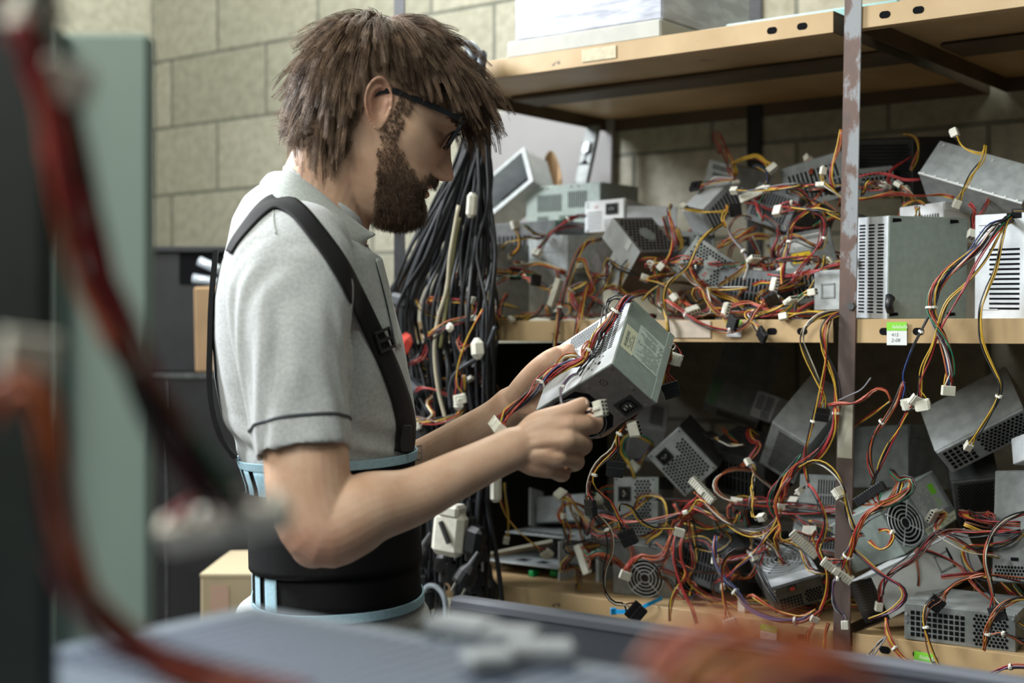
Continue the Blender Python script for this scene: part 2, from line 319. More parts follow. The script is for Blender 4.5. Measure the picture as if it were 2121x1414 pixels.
# things between the rack end and the block wall
def pbox(name, corners, th, mt, label, cat, parts=None):        # thin slab through four world points (two edges), thickness th backwards
    a, b_, c = [np.array(q, float) for q in corners]; X = (b_-a); w = np.linalg.norm(X); X /= w; Z = (c-a); Z -= X*(Z@X); h = np.linalg.norm(Z); Z /= h; Y = np.cross(Z, X)
    R = Matrix((X, Y, Z)).transposed(); o = MB().box((0, 0, 0), (w, th, h), min(.002, th*.3)).obj(name, [mt]); o.location = a; o.rotation_euler = R.to_euler(); tag(o, label, cat); return o, w, h
pbox('board', (PT(1000, 560, .672), PT(1262, 560, .672), PT(1000, 235, .672)), .015, mat('pale_board', (.31, .30, .305), .6, 0, .06, 8), 'smooth pale board standing against the block wall behind the drive tray', 'board')
# leaning perforated strut
o, w, h = pbox('slotted_strut', (PT(1186, 392, .56), PT(1212, 392, .56), PT(1236, 258, .60)), .012, M['steel_grey'], 'silver slotted strut leaning behind the back of the rack', 'strut')
mb = MB(); slot_hole(mb, (w*.5, -.0006, h*.55), .006, .05, 0); mb.obj('slot', [M['hole']], o)
mb = MB()
for z in (.60, .66): mb.cyl((w*.5, 0, h*z), (w*.5, -.008, h*z), .008, 8)
mb.obj('bolt', [M['steel_light']], o)
# curled cardboard
cb = []
for i in range(14):
    a = i/13; base = PT(1122+42*a, 392, .50+.05*math.sin(a*3.1)); top = PT(1128+34*a, 312+40*(a-.35)**2*3, .53+.05*math.sin(a*3.1)); cb.append([base, top])
cb = np.array(cb); th = SN*.003
mb = MB(); R = np.stack([cb[:, 0], cb[:, 1], cb[:, 1]+th, cb[:, 0]+th], 1); mb.ring(R)
M['card'] = mat('brown_cardboard', (.36, .23, .12), .8, 0, .15, 14)
tag(mb.obj('cardboard_piece', [M['card']]), 'curled piece of brown cardboard behind the drive tray', 'cardboard')
# ================================================================== POWER SUPPLIES
class Face:      # decorates one face of a box in its own metric u,v frame
    def __init__(s, dims, f):
        w, d, h = dims; o, u, v, n = {'F': ((0, 0, 0), (1, 0, 0), (0, 0, 1), (0, -1, 0)), 'T': ((0, 0, h), (1, 0, 0), (0, 1, 0), (0, 0, 1)),
            'R': ((w, 0, 0), (0, 1, 0), (0, 0, 1), (1, 0, 0)), 'L': ((0, d, 0), (0, -1, 0), (0, 0, 1), (-1, 0, 0)), 'B': ((0, d, 0), (1, 0, 0), (0, -1, 0), (0, 0, -1)), 'K': ((w, d, 0), (-1, 0, 0), (0, 0, 1), (0, 1, 0))}[f]
        s.o, s.u, s.v, s.n = [np.array(x, float) for x in (o, u, v, n)]; s.U = {'F': w, 'T': w, 'R': d, 'L': d, 'B': w, 'K': w}[f]; s.V = {'F': h, 'T': d, 'R': h, 'L': h, 'B': d, 'K': h}[f]
    def p(s, uv, e=0.): uv = np.asarray(uv, float); return s.o+uv[..., :1]*s.u+uv[..., 1:2]*s.v+s.n*e
    def poly(s, mb, uv, e, m=0): uv = np.asarray(uv, float); mb.add(s.p(uv, e), [tuple(range(len(uv)))], m)
    def rect(s, mb, u0, v0, u1, v1, e, m=0, th=None):
        if th: 
            a = s.p(np.array([(u0, v0), (u1, v0), (u1, v1), (u0, v1)]), e); b = a-s.n*th
            mb.add(np.concatenate([a, b]), [(0, 1, 2, 3), (0, 4, 5, 1), (1, 5, 6, 2), (2, 6, 7, 3), (3, 7, 4, 0)], m)
        else: s.poly(mb, [(u0, v0), (u1, v0), (u1, v1), (u0, v1)], e, m)
E_ = .0004
def hexv(c, r, a0=0, n=6): return [(c[0]+r*math.cos(a0+2*math.pi*i/n), c[1]+r*math.sin(a0+2*math.pi*i/n)) for i in range(n)]
def d_hex(fc, root, r, pitch=.0052, k=.43, skip=(), circ=None, name='vent_holes'):
    mb = MB(); u0, v0, u1, v1 = r; j = 0; v = v0+pitch*.5
    while v < v1-pitch*.35:
        u = u0+pitch*(.5 if j % 2 else 1.)
        while u < u1-pitch*.35:
            if not any(a <= u <= c and b <= v <= d for a, b, c, d in skip) and (circ is None or (math.hypot(u-circ[0], v-circ[1]) < circ[2] and math.hypot(u-circ[0], v-circ[1]) > circ[3])): fc.poly(mb, hexv((u, v), pitch*k, math.pi/6), E_)
            u += pitch
        v += pitch*.866; j += 1
    return mb.obj(name, [M['hole']], root)
def d_slots(fc, root, r, n, gap=.5, vert=True, rows=1, rgap=.12, slant=0., mtl='hole'):
    mb = MB(); u0, v0, u1, v1 = r
    for q in range(rows):
        for i in range(n):
            if vert:
                a = u0+(u1-u0)*i/n; w = (u1-u0)/n*gap; h = (v1-v0)/rows; b = v0+h*q; fc.poly(mb, [(a, b), (a+w, b), (a+w+slant, b+h*(1-rgap)), (a+slant, b+h*(1-rgap))], E_)
            else:
                b = v0+(v1-v0)*i/n; h = (v1-v0)/n*gap; w = (u1-u0)/rows; a = u0+w*q; fc.poly(mb, [(a, b), (a+w*(1-rgap), b), (a+w*(1-rgap), b+h), (a, b+h)], E_)
    return mb.obj('vent_slots', [M[mtl]], root)
def d_sq(fc, root, r, pitch=.007, k=.72):
    mb = MB(); u0, v0, u1, v1 = r; nu = max(1, int((u1-u0)/pitch)); nv = max(1, int((v1-v0)/pitch))
    for i in range(nu):
        for j in range(nv): a = u0+i*pitch; b = v0+j*pitch; fc.rect(mb, a, b, a+pitch*k, b+pitch*k, E_)
    return mb.obj('vent_holes', [M['hole']], root)
def d_socket(fc, root, c, w=.027, h=.020, rot=False):
    mb = MB(); W_, H_ = (h, w) if rot else (w, h); cc = np.array(c)
    def oc(W_, H_, k): return [(-W_/2, -H_/2+k*0), (W_/2, -H_/2), (W_/2, H_/2-k), (W_/2-k, H_/2), (-W_/2+k, H_/2), (-W_/2, H_/2-k)]
    out = np.array(oc(W_, H_, .0))[[0, 1, 2, 4]]+cc
    fc.rect(mb, *(cc-np.array([W_, H_])/2), *(cc+np.array([W_, H_])/2), .0022, 0, .003)
    inn = np.array(oc(W_*.76, H_*.70, .004))+cc; fc.poly(mb, inn, .0024, 1)
    fc.poly(mb, np.array(oc(W_*.60, H_*.5, .003))+cc, .0026, 0)
    so = mb.obj('power_socket', [M['black_plastic'], M['hole']], root)
    mb = MB()
    for q in ((-.27, -.06), (.27, -.06), (0, .10)):
        q = (q[1]*1.0, q[0]) if rot else q
        a = cc+np.array(q)*np.array([W_, H_])*.62; fc.rect(mb, a[0]-.0009, a[1]-.0019, a[0]+.0009, a[1]+.0019, .0042, 0, .003)
    mb.obj('pin', [M['silver_pin']], so); return so
def d_fan(fc, root, c, R, grill=True, hub=True):
    mb = MB(); fc.poly(mb, hexv(c, R, 0, 28), E_, 0); o = mb.obj('fan_opening', [M['hole']], root)
    mb = MB()                                             # rotor seen through the opening
    fc.poly(mb, hexv(c, R*.34, 0, 18), .0009, 0)
    for i in range(7):
        a = 2*math.pi*i/7; q = [(c[0]+rr*math.cos(a+t), c[1]+rr*math.sin(a+t)) for rr, t in ((R*.34, 0), (R*.92, .25), (R*.92, .80), (R*.34, .55))]; fc.poly(mb, q, .0007, 0)
    mb.obj('fan_rotor', [M['black_plastic']], o)
    if grill:
        mb = MB()
        for rr in np.linspace(R*.25, R*1.0, 5):
            q = fc.p(np.array(hexv(c, rr, 0, 25)+[hexv(c, rr, 0, 25)[0]]), .0032); mb.tube(q, .0009, 5)
        for i in range(4):
            a = math.pi/4+i*math.pi/2; q = fc.p(np.array([(c[0]+R*.25*math.cos(a), c[1]+R*.25*math.sin(a)), (c[0]+R*1.12*math.cos(a), c[1]+R*1.12*math.sin(a))]), .0028); mb.tube(q, .0009, 5)
        mb.obj('fan_grill', [M['steel_light']], root, True)
def d_text(fc, mb, txt, u, v, size, e, m, ang=0.):
    vv, f = text_mb(txt, size); ca, sa_ = math.cos(ang), math.sin(ang); uv = np.stack([u+vv[:, 0]*ca-vv[:, 1]*sa_, v+vv[:, 0]*sa_+vv[:, 1]*ca], 1); mb.add(fc.p(uv, e), f, m)
def d_lines(fc, mb, r, rows, e, m, vert=False, seed=0, dens=.62, fill=.42):      # rows of tiny unreadable print
    g = random.Random(seed); u0, v0, u1, v1 = r; a0, a1, b0, b1 = (v0, v1, u0, u1) if vert else (u0, u1, v0, v1)
    for i in range(rows):
        b = b1-(b1-b0)*(i+.8)/rows; hh = (b1-b0)/rows*fill; a = a0; end = a0+(a1-a0)*g.uniform(.55, 1)
        while a < end:
            w = g.uniform(.0010, .0034); w = min(w, end-a)
            if g.random() < dens+.25:
                if vert: fc.rect(mb, b, a, b+hh, a+w, e, m)
                else: fc.rect(mb, a, b, a+w, b+hh, e, m)
            a += w+.0006
def d_bar(fc, mb, r, e, m, vert=False, seed=1):
    g = random.Random(seed); u0, v0, u1, v1 = r; a = v0 if vert else u0; end = v1 if vert else u1
    while a < end:
        w = g.uniform(.0003, .0011)
        if vert: fc.rect(mb, u0, a, u1, min(a+w, end), e, m)
        else: fc.rect(mb, a, v0, min(a+w, end), v1, e, m)
        a += w+g.uniform(.0004, .0010)
def d_mark(fc, root, c, s=.006, m='red_print', ang=0.):       # red two-peaked mark printed on the faces of several supplies
    mb = MB(); R = np.array([[math.cos(ang), -math.sin(ang)], [math.sin(ang), math.cos(ang)]])
    for sg in (-1, 1):
        q = np.array([(sg*1.0, -.9), (sg*1.0, .9), (sg*.15, .1), (sg*.45, -.1), (sg*.55, -.9)])*s*.6; q = q if sg > 0 else q
        fc.poly(mb, q@R.T+np.array(c), E_+.0001)
    mb.obj('red_mark', [M[m]], root)
def d_screws(fc, root, pts, r=.0028, mtl='steel_dark'):
    for u, v in pts: MB().cyl(fc.p(np.array((u, v)), -.0005), fc.p(np.array((u, v)), .0011), r, 9).obj('screw', [M[mtl]], root)
def d_switch(fc, root, c):
    mb = MB(); c = np.array(c); fc.rect(mb, c[0]-.007, c[1]-.0045, c[0]+.007, c[1]+.0045, .0016, 0, .002); fc.rect(mb, c[0]-.004, c[1]-.0028, c[0]+.003, c[1]+.0028, .0024, 1, .002)
    mb.obj('voltage_switch', [M['black_plastic'], M['red_print']], root)
POSE = {
'M1':((0.0298,2.9724,1.5528),(0.005,0.004,-0.670),(0.1876,0.1400,0.0951)),
'M2':((0.1399,2.7384,1.5371),(-0.088,-0.039,-0.563),(0.0850,0.1300,0.0607)),
'M3':((0.1805,2.4567,1.4084),(0.743,-0.053,0.618),(0.0894,0.0927,0.1002)),
'M4':((0.1035,2.6405,1.3733),(0.035,-0.034,0.645),(0.0876,0.1200,0.1528)),
'M5':((0.2681,2.3777,1.4528),(-0.347,0.622,-0.198),(0.0944,0.1000,0.0745)),
'M6':((0.4375,2.3372,1.4404),(-0.449,-0.178,-0.116),(0.0986,0.1000,0.0727)),
'M7':((0.4651,2.1908,1.3805),(-0.020,-0.013,-0.782),(0.0503,0.0800,0.0607)),
'M8':((0.5455,2.0671,1.3654),(0.036,-0.005,0.349),(0.1387,0.0824,0.1512)),
'M9':((0.6632,2.0407,1.3652),(0.016,0.019,-0.987),(0.1362,0.0900,0.1498)),
'M10':((0.6384,2.2351,1.5966),(-0.579,0.337,-0.716),(0.1744,0.0760,0.0686)),
'M11':((0.6287,2.3052,1.4862),(-0.013,-0.032,-0.983),(0.0880,0.1000,0.0625)),
'M12':((0.3641,2.7190,1.6260),(-0.096,0.269,-1.017),(0.0786,0.1000,0.0523)),
'M13':((0.5862,2.4002,1.5716),(0.047,-0.135,0.462),(0.0792,0.1000,0.0487)),
'M14':((0.2819,2.5053,1.4767),(-0.515,0.048,-0.035),(0.0750,0.1000,0.0591)),
'M15':((0.2178,2.6793,1.5483),(-0.638,0.019,-0.069),(0.0927,0.1000,0.0493)),
'M16':((0.3248,2.5481,1.5230),(0.715,0.133,-0.915),(0.0478,0.1000,0.0538)),
'M17':((-0.0890,2.6609,1.3679),(-0.002,-0.002,-0.643),(0.0774,0.1000,0.1418)),
'M18':((0.6176,2.5646,1.5972),(0.088,0.108,-1.138),(0.1554,0.1000,0.0963)),
'L1':((0.2294,2.4196,1.1359),(0.158,0.817,-0.173),(0.0937,0.1206,0.0762)),
'L2':((0.1741,2.4364,0.9973),(-0.115,-0.028,-0.336),(0.0775,0.1194,0.1012)),
'L3':((0.3602,2.6969,1.1980),(1.175,0.334,-0.170),(0.1058,0.1500,0.0518)),
'L4':((0.4391,2.6371,1.1933),(-0.275,0.227,-0.871),(0.0497,0.1200,0.0483)),
'L5':((0.4172,2.4028,1.1268),(0.760,0.529,-0.428),(0.0691,0.1328,0.1180)),
'L6a':((0.4614,2.2940,1.0557),(-0.585,0.015,-0.274),(0.0648,0.1000,0.0718)),
'L6b':((0.4413,2.2590,0.9965),(-0.749,0.001,-0.356),(0.0765,0.1000,0.0774)),
'L7':((0.4069,2.1973,0.9114),(0.332,-0.282,0.022),(0.0821,0.1318,0.0444)),
'L8':((0.5922,2.1447,1.0122),(-0.414,-0.320,0.640),(0.1431,0.1172,0.0838)),
'L9':((0.5524,2.0745,0.9292),(-0.294,-0.319,0.472),(0.1936,0.0639,0.0652)),
'L10':((0.6663,2.1512,1.1339),(0.775,-0.512,-0.439),(0.1408,0.1000,0.0518)),
'L11':((0.6966,2.0656,0.9861),(-0.172,-0.095,-0.966),(0.1066,0.1000,0.1601)),
'L12':((0.5644,2.0465,0.9060),(0.051,0.013,-0.547),(0.1546,0.1137,0.0530)),
'L13':((0.0457,2.6844,0.9868),(-0.241,-0.116,-0.475),(0.1013,0.1500,0.0489)),
'L14':((0.1708,2.4013,0.9060),(0.132,0.032,-0.401),(0.1101,0.1200,0.0886)),
'L15':((0.3591,2.5096,0.9573),(-0.055,-0.088,-0.834),(0.0799,0.1200,0.0431)),
'L16':((0.5599,2.4201,1.0822),(-0.097,-0.089,-0.978),(0.1445,0.1200,0.1024)),
'L17':((0.7052,2.2472,1.0250),(0.737,-0.145,-0.254),(0.0679,0.1200,0.1255)),
'L18':((0.7209,2.0471,1.1568),(-0.092,-0.295,-1.350),(0.0802,0.1000,0.0381)),
'L19':((0.2314,2.7318,1.1682),(-0.761,0.180,-0.037),(0.0656,0.1000,0.0689)),
'HELD':((0.0850,1.8069,1.2005),(0.783,-0.463,-0.750),(0.1373,0.1271,0.0772)),
}
SUP = {}
GRP = 'loose power supplies heaped on the rack'
def psu(k, label, mtl='steel', name='power_supply', cover=None, seam=True, group=GRP, bev=.0012):
    loc, rot, dims = POSE[k]; root = empty(name, loc, rot); w, d, h = dims
    root['dims'] = dims
    MB().box((0, 0, 0), dims, bev).obj('case', [M[mtl]], root)
    if seam:                                             # folded lid: thin overlapping sheet on top, with side flaps
        mb = MB(); t = .0009
        mb.box((-t, .004, h), (w+t, d-.002, h+t)); mb.box((-t, .004, h*.80), (0, d-.002, h)); mb.box((w, .004, h*.80), (w+t, d-.002, h))
        mb.obj('lid', [M[cover or mtl]], root)
    del root['dims']
    tag(root, label, 'power supply', group); SUP[k] = (root, dims); root.matrix_basis
    return root, dims, (lambda f: Face(dims, f))
# --- middle shelf
r, d, Fc = psu('M1', 'long grey power supply with two slotted vents at back of middle shelf, near drive tray', 'steel_green'); w, dd, h = d
f = Fc('F'); d_slots(f, r, (w*.16, h*.44, w*.50, h*.86), 13); d_slots(f, r, (w*.58, h*.50, w*.84, h*.90), 9); d_slots(f, r, (w*.16, h*.10, w*.32, h*.38), 6); d_slots(f, r, (w*.46, h*.10, w*.66, h*.38), 8); d_screws(f, r, [(w*.22, h*.95), (w*.30, h*.95), (w*.62, h*.95), (w*.72, h*.95)], .002)
r, d, Fc = psu('M2', 'small white power supply with red mark and thin horizontal slots, facing out beside its socket', 'steel_white'); w, dd, h = d
f = Fc('F'); d_socket(f, r, (w*.70, h*.70), .026, .021); d_mark(f, r, (w*.30, h*.80), .0052); d_slots(f, r, (w*.07, h*.08, w*.50, h*.70), 8, .28, False); d_slots(f, r, (w*.50, h*.08, w*.92, h*.42), 5, .28, False, 1); d_screws(f, r, [(w*.08, h*.92), (w*.08, h*.82), (w*.08, h*.05)], .0016)
r, d, Fc = psu('M3', 'grey power supply tipped on end, round honeycomb fan vent on top, pale bracket side', 'steel_brown', seam=False); w, dd, h = d
f = Fc('T'); d_hex(f, r, (.004, .004, w-.004, dd-.004), .0085, .40, circ=(w*.52, dd*.5, .06, .017), name='vent_holes'); mb = MB(); f.poly(mb, hexv((w*.52, dd*.5), .016, 0, 24), .0006); mb.obj('fan_hub', [M['steel_grey']], r)
f = Fc('L'); mb = MB(); f.rect(mb, .0, h*.55, dd, h, .0012, 0, .0012); f.rect(mb, dd*.42, 0, dd*1.0, h*.56, .0016, 0, .0016); f.rect(mb, dd*.48, h*.14, dd*.64, h*.46, .0030, 0, .0015); mb.obj('side_bracket', [M['steel_light']], r)
mb = MB(); f.rect(mb, dd*.60, h*.03, dd*.74, h*.33, .0034); mb.obj('label_sticker', [M['paper_cream']], r); d_screws(f, r, [(dd*.35, h*.88), (dd*.6, h*.75)], .003, 'steel_light')
mb = MB(); f.rect(mb, dd*.62, h*.82, dd*.74, h*1.0, .004, 0, .004); mb.obj('metal_tab', [M['steel_white']], r)
r, d, Fc = psu('M4', 'upright silver power supply with a perforated lower half behind the bent lead bundle', 'steel'); w, dd, h = d
f = Fc('F'); d_hex(f, r, (w*.10, h*.10, w*.88, h*.55), .0046, .40); mb = MB(); f.poly(mb, hexv((w*.70, h*.94), .005, 0, 14), .0006); mb.obj('yellow_dot', [M['yellow_print']], r)
mb = MB(); f.rect(mb, w*.08, h*.0, w*.5, h*.07, .0008); mb.obj('label_sticker', [M['paper']], r)
r, d, Fc = psu('M5', 'tilted honeycomb-fronted power supply with a socket and red mark, at front of middle shelf', 'steel'); w, dd, h = d
f = Fc('F'); d_socket(f, r, (w*.30, h*.30), .026, .022, True); d_hex(f, r, (.005, .005, w-.005, h-.005), .0060, .40, skip=((w*.14, h*.02, w*.47, h*.54), (w*.40, h*.08, w*.62, h*.74))); d_mark(f, r, (w*.51, h*.33), .0062, ang=1.57); d_screws(f, r, [(w*.04, h*.94), (w*.95, h*.05)], .0018); d_switch(f, r, (w*.80, h*.88))
r, d, Fc = psu('M6', 'grey power supply with a yellow warning sticker and white barcode labels, beside the rusty upright', 'steel_grey'); w, dd, h = d
f = Fc('F'); mb = MB(); f.rect(mb, w*.26, h*.66, w*.88, h*.90, .0005); f.rect(mb, w*.26, h*.50, w*.76, h*.66, .0005); mb.obj('barcode_label', [M['paper']], r)
mb = MB(); d_bar(f, mb, (w*.32, h*.76, w*.80, h*.86), .0008, 0, seed=3); d_lines(f, mb, (w*.34, h*.52, w*.72, h*.62), 2, .0008, 0, seed=4); mb.obj('print', [M['ink_faint']], r)
mb = MB(); f.rect(mb, w*.28, h*.20, w*.60, h*.47, .0006, 0); f.poly(mb, [(w*.32, h*.23), (w*.44, h*.23), (w*.38, h*.44)], .0009, 1); f.poly(mb, [(w*.365, h*.27), (w*.395, h*.27), (w*.38, h*.37)], .0012, 0)
q = np.array(hexv((w*.525, h*.335), w*.045, 0, 24)+[hexv((w*.525, h*.335), w*.045, 0, 24)[0]]); mb.tube(f.p(q, .0009), .0004, 4, 1); mb.tube(f.p(np.array([(w*.495, h*.37), (w*.555, h*.30)]), .0009), .0004, 4, 1); mb.obj('warning_sticker', [M['yellow_print'], M['ink']], r)
mb = MB(); f.poly(mb, [(w*-.02, h*.55), (w*.20, h*.98), (w*.24, h*.2), (w*.34, h*-.02), (w*.10, h*.0)], .0012); mb.obj('foil_patch', [M['steel_light']], r); d_screws(f, r, [(w*.9, h*.6)], .0018)
r, d, Fc = psu('M7', 'small pale grey metal box with a square recess, against the left of the rusty upright', 'steel'); w, dd, h = d
f = Fc('F'); mb = MB(); 
for a in ((.26, .30, .30, .68), (.26, .64, .74, .68), (.70, .30, .74, .68), (.26, .30, .74, .34)): f.rect(mb, w*a[0], h*a[1], w*a[2], h*a[3], .0012, 0, .001)
mb.obj('recess_rim', [M['steel_grey']], r)
r, d, Fc = psu('M8', 'large square grey-green power supply with slotted left side, just right of rusty upright', 'steel_green', cover='steel_green', seam=False); w, dd, h = d
f = Fc('L'); d_slots(f, r, (dd*.10, h*.06, dd*.96, h*.94), 27, .52, False, 3, .34)
mb = MB(); f.rect(mb, 0.001, .001, dd-.001, h-.001, .0003); mb.obj('slotted_side', [M['steel_light']], r)
f = Fc('F')
for u, v in ((w*.10, h*.955), (w*.82, h*.955), (w*.08, h*.05), (w*.80, h*.05)): mb = MB(); f.poly(mb, [(u-.008, v-.003), (u+.008, v-.001), (u+.006, v+.003), (u-.008, v+.003)], .0005); mb.obj('lid_notch', [M['hole']], r)
mb = MB(); mb.tube([(-.002, -.010, .012), (-.006, -.012, .02), (-.004, -.010, .034), (.002, -.006, .03)], .006, 8); mb.obj('cable_grommet', [M['black_plastic']], r, True)
r, d, Fc = psu('M9', 'pale square power supply with horizontal slots and thick lead bundle, right on middle shelf', 'steel_light', seam=False); w, dd, h = d
f = Fc('F'); d_slots(f, r, (w*.19, h*.10, w*.56, h*.70), 13, .42, False, 1, .0); mb = MB(); f.poly(mb, hexv((w*.80, h*.34), .0065, 0, 16), .0006); mb.obj('pink_dot', [M['pink_print']], r)
mb = MB(); f.poly(mb, hexv((w*.78, h*.52), .0025, 0, 12), .0006); mb.obj('screw_hole', [M['hole']], r)
mb = MB(); f.rect(mb, w*.88, h*.30, w*.99, h*.36, .0006); f.rect(mb, w*.88, h*.20, w*.97, h*.27, .0006); mb.obj('paper_sticker', [M['paper']], r)
mb = MB()
for v in (.10, .84, .90): mb.tube(f.p(np.array([(w*.06, h*v), (w*.3, h*v)]), .0006), .0008, 4)
mb.obj('pressed_rib', [M['steel_light']], r); mb = MB(); f.rect(mb, w*.40, h*.95, w*.58, h*1.0, .0006); mb.obj('cable_notch', [M['hole']], r)
r, d, Fc = psu('M10', 'big plain grey power supply tipped up at back of middle shelf, bright bottom edge', 'steel'); w, dd, h = d
f = Fc('F'); mb = MB(); f.rect(mb, 0, -.0006, w, h*.035, .0012, 0, .002)
for u in np.linspace(.04, .94, 9): f.rect(mb, w*u, 0, w*u+.003, h*.06, .0018, 0, .002)
mb.obj('bent_edge', [M['steel_white']], r); d_screws(f, r, [(w*.06, h*.9), (w*.55, h*.85)], .002, 'steel_light')
r, d, Fc = psu('M11', 'pale power supply with row of vertical slots, peeping out behind large square grey-green one', 'steel_white'); w, dd, h = d
d_slots(Fc('F'), r, (w*.05, h*.1, w*.93, h*.82), 15)
r, d, Fc = psu('M12', 'grey slotted power supply leaning at the back of the middle heap under raised orange lead', 'steel'); w, dd, h = d
d_slots(Fc('F'), r, (w*.28, h*.15, w*.95, h*.65), 9, .55, True, 1, .1); d_slots(Fc('F'), r, (w*.2, h*.7, w*.95, h*.9), 12, .5, True, 1, .1)
r, d, Fc = psu('M13', 'small pale power supply with large round vent holes in the shade right of rusty upright', 'steel'); w, dd, h = d
d_hex(Fc('F'), r, (w*.03, h*.2, w*.95, h*.97), .0095, .38)
r, d, Fc = psu('M14', 'grey power supply with a dark socket squeezed between round-vented one and tilted honeycomb one', 'steel_grey'); w, dd, h = d
d_socket(Fc('F'), r, (w*.25, h*.62), .024, .019); d_hex(Fc('F'), r, (w*.5, h*.1, w*.95, h*.9))
r, d, Fc = psu('M15', 'silver foil-bright power supply lying behind the small white one', 'steel_light')
d_hex(Fc('R'), r, (.01, .006, .08, .04))
r, d, Fc = psu('M16', 'small pale grey power supply standing on its edge above the tilted honeycomb one', 'steel_light'); d_slots(Fc('R'), r, (.01, .006, .09, .05), 10)
r, d, Fc = psu('M17', 'upright slotted power supply at the left end of the middle shelf behind the hanging cords', 'steel_grey'); w, dd, h = d
d_slots(Fc('F'), r, (w*.06, h*.06, w*.5, h*.94), 20, .5, False)
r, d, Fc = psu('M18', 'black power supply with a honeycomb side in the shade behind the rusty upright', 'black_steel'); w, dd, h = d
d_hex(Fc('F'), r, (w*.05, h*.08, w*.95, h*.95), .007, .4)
# --- bottom shelf
r, d, Fc = psu('L1', 'tilted honeycomb-fronted power supply with a socket, standing on its corner above upright honeycomb one', 'steel', cover='steel_dark'); w, dd, h = d
f = Fc('F'); d_socket(f, r, (w*.22, h*.30), .024, .022, True); d_hex(f, r, (.004, .004, w-.004, h-.004), .0062, .40, skip=((0, 0, w*.36, h*.62), (0, 0, w*.2, h))); d_screws(f, r, [(w*.05, h*.08), (w*.95, h*.08), (w*.06, h*.94), (w*.95, h*.94)], .0018)
r, d, Fc = psu('L2', 'upright honeycomb-fronted power supply with a socket, on bottom shelf in front of metal bracket', 'steel', cover='steel_dark'); w, dd, h = d
f = Fc('F'); d_socket(f, r, (w*.25, h*.72), .024, .022, True); d_hex(f, r, (w*.06, .005, w-.010, h*.97), .0062, .40, skip=((0, h*.5, w*.46, h), (0, h*.36, w*.42, h*.6))); d_screws(f, r, [(w*.06, h*.96), (w*.90, h*.96), (w*.05, h*.03)], .0018)
mb = MB(); f.rect(mb, w*.94, h*.68, w*1.02, h*1.0, .003, 0, .004); mb.obj('side_flap', [M['steel_green']], r)
r, d, Fc = psu('L3', 'long dark power supply with row of slots and green corner at back of bottom shelf', 'steel_grey'); w, dd, h = d
f = Fc('F'); d_slots(f, r, (w*.26, h*.12, w*.98, h*.78), 18); d_slots(Fc('T'), r, (w*.26, dd*.08, w*.98, dd*.5), 18); mb = MB(); Fc('T').rect(mb, w*.02, 0, w*.2, dd*.35, .0016); mb.obj('green_patch', [mat('dull_green', (.12, .22, .13), .6)], r)
r, d, Fc = psu('L4', 'small pale vented power supply standing in the dark at the back of the bottom shelf', 'steel_light'); w, dd, h = d
d_slots(Fc('F'), r, (w*.12, h*.36, w*.95, h*.95), 6, .5, False, 2, .14); d_slots(Fc('F'), r, (w*.5, h*.06, w*.95, h*.34), 3, .5, False, 1)
r, d, Fc = psu('L5', 'large grey power supply with a finely perforated end, leaning left of the taped upright', 'steel'); w, dd, h = d
f = Fc('F'); d_hex(f, r, (w*.2, h*.08, w*.97, h*.94), .0044, .40)
r, d, Fc = psu('L6a', 'grey slotted power supply, upper one of the pair behind the rusty upright on bottom shelf', 'steel_grey', seam=False); w, dd, h = d
d_slots(Fc('F'), r, (w*.45, h*.1, w*.97, h*.9), 8, .5, True, 2, .1)
r, d, Fc = psu('L6b', 'grey slotted power supply, lower one of the pair behind the rusty upright on bottom shelf', 'steel_grey'); w, dd, h = d
d_slots(Fc('F'), r, (w*.52, h*.15, w*.97, h*.7), 8, .5, True, 1, .1)
r, d, Fc = psu('L7', 'low power supply with red switch, square mesh front and fan grill on top', 'steel_dark', cover='steel'); w, dd, h = d
f = Fc('F'); d_sq(f, r, (w*.14, h*.08, w*.62, h*.62), .0052); d_hex(f, r, (w*.62, h*.08, w*.96, h*.6), .0052); d_switch(f, r, (w*.42, h*.82)); f = Fc('T'); d_fan(f, r, (w*.46, dd*.55), .036)
mb = MB(); f.rect(mb, .0, .004, w, dd*.20, .0012); mb.obj('top_strip', [M['steel_light']], r); d_screws(Fc('F'), r, [(w*.08, h*.9), (w*.07, h*.76)], .002, 'steel_light')
r, d, Fc = psu('L8', 'power supply with wire fan grill and grey ratings label bearing green mark, on bottom shelf', 'steel_green', cover='steel_green', seam=False); w, dd, h = d
f = Fc('F')
mb = MB(); f.rect(mb, w*.46, h*.04, w*.985, h*.965, .0004); mb.obj('label_backing', [M['steel_grey']], r)
f0 = f
mb = MB(); f.rect(mb, w*.50, h*.28, w*.94, h*.97, .0006, 0); mb.obj('ratings_label', [mat('grey_label', (.42, .44, .42), .55, 0, .08, 60)], r)
mb = MB()
for a in ((.51, .29, .925, .295), (.51, .95, .93, .955), (.51, .29, .514, .955), (.926, .29, .93, .955), (.58, .29, .583, .95), (.78, .29, .783, .95)): f.rect(mb, w*a[0], h*a[1], w*a[2], h*a[3], .0009)
d_lines(f, mb, (w*.60, h*.34, w*.77, h*.93), 6, .0009, 0, True, 8, .5); d_lines(f, mb, (w*.52, h*.5, w*.57, h*.93), 2, .0009, 0, True, 9, .5)
f.poly(mb, [(w*.60, h*.40), (w*.64, h*.36), (w*.64, h*.46)], .0010); mb.obj('label_print', [M['ink_faint']], r)
mb = MB(); f.rect(mb, w*.79, h*.62, w*.88, h*.82, .0010, 0); d_lines(f, mb, (w*.80, h*.38, w*.88, h*.61), 3, .0010, 0, True, 3, .7, .3); mb.obj('green_mark', [M['green_print']], r)
mb = MB(); f.rect(mb, w*.44, h*.03, w*.985, h*.17, .0006, 0); mb.obj('barcode_label', [M['paper_cream']], r)
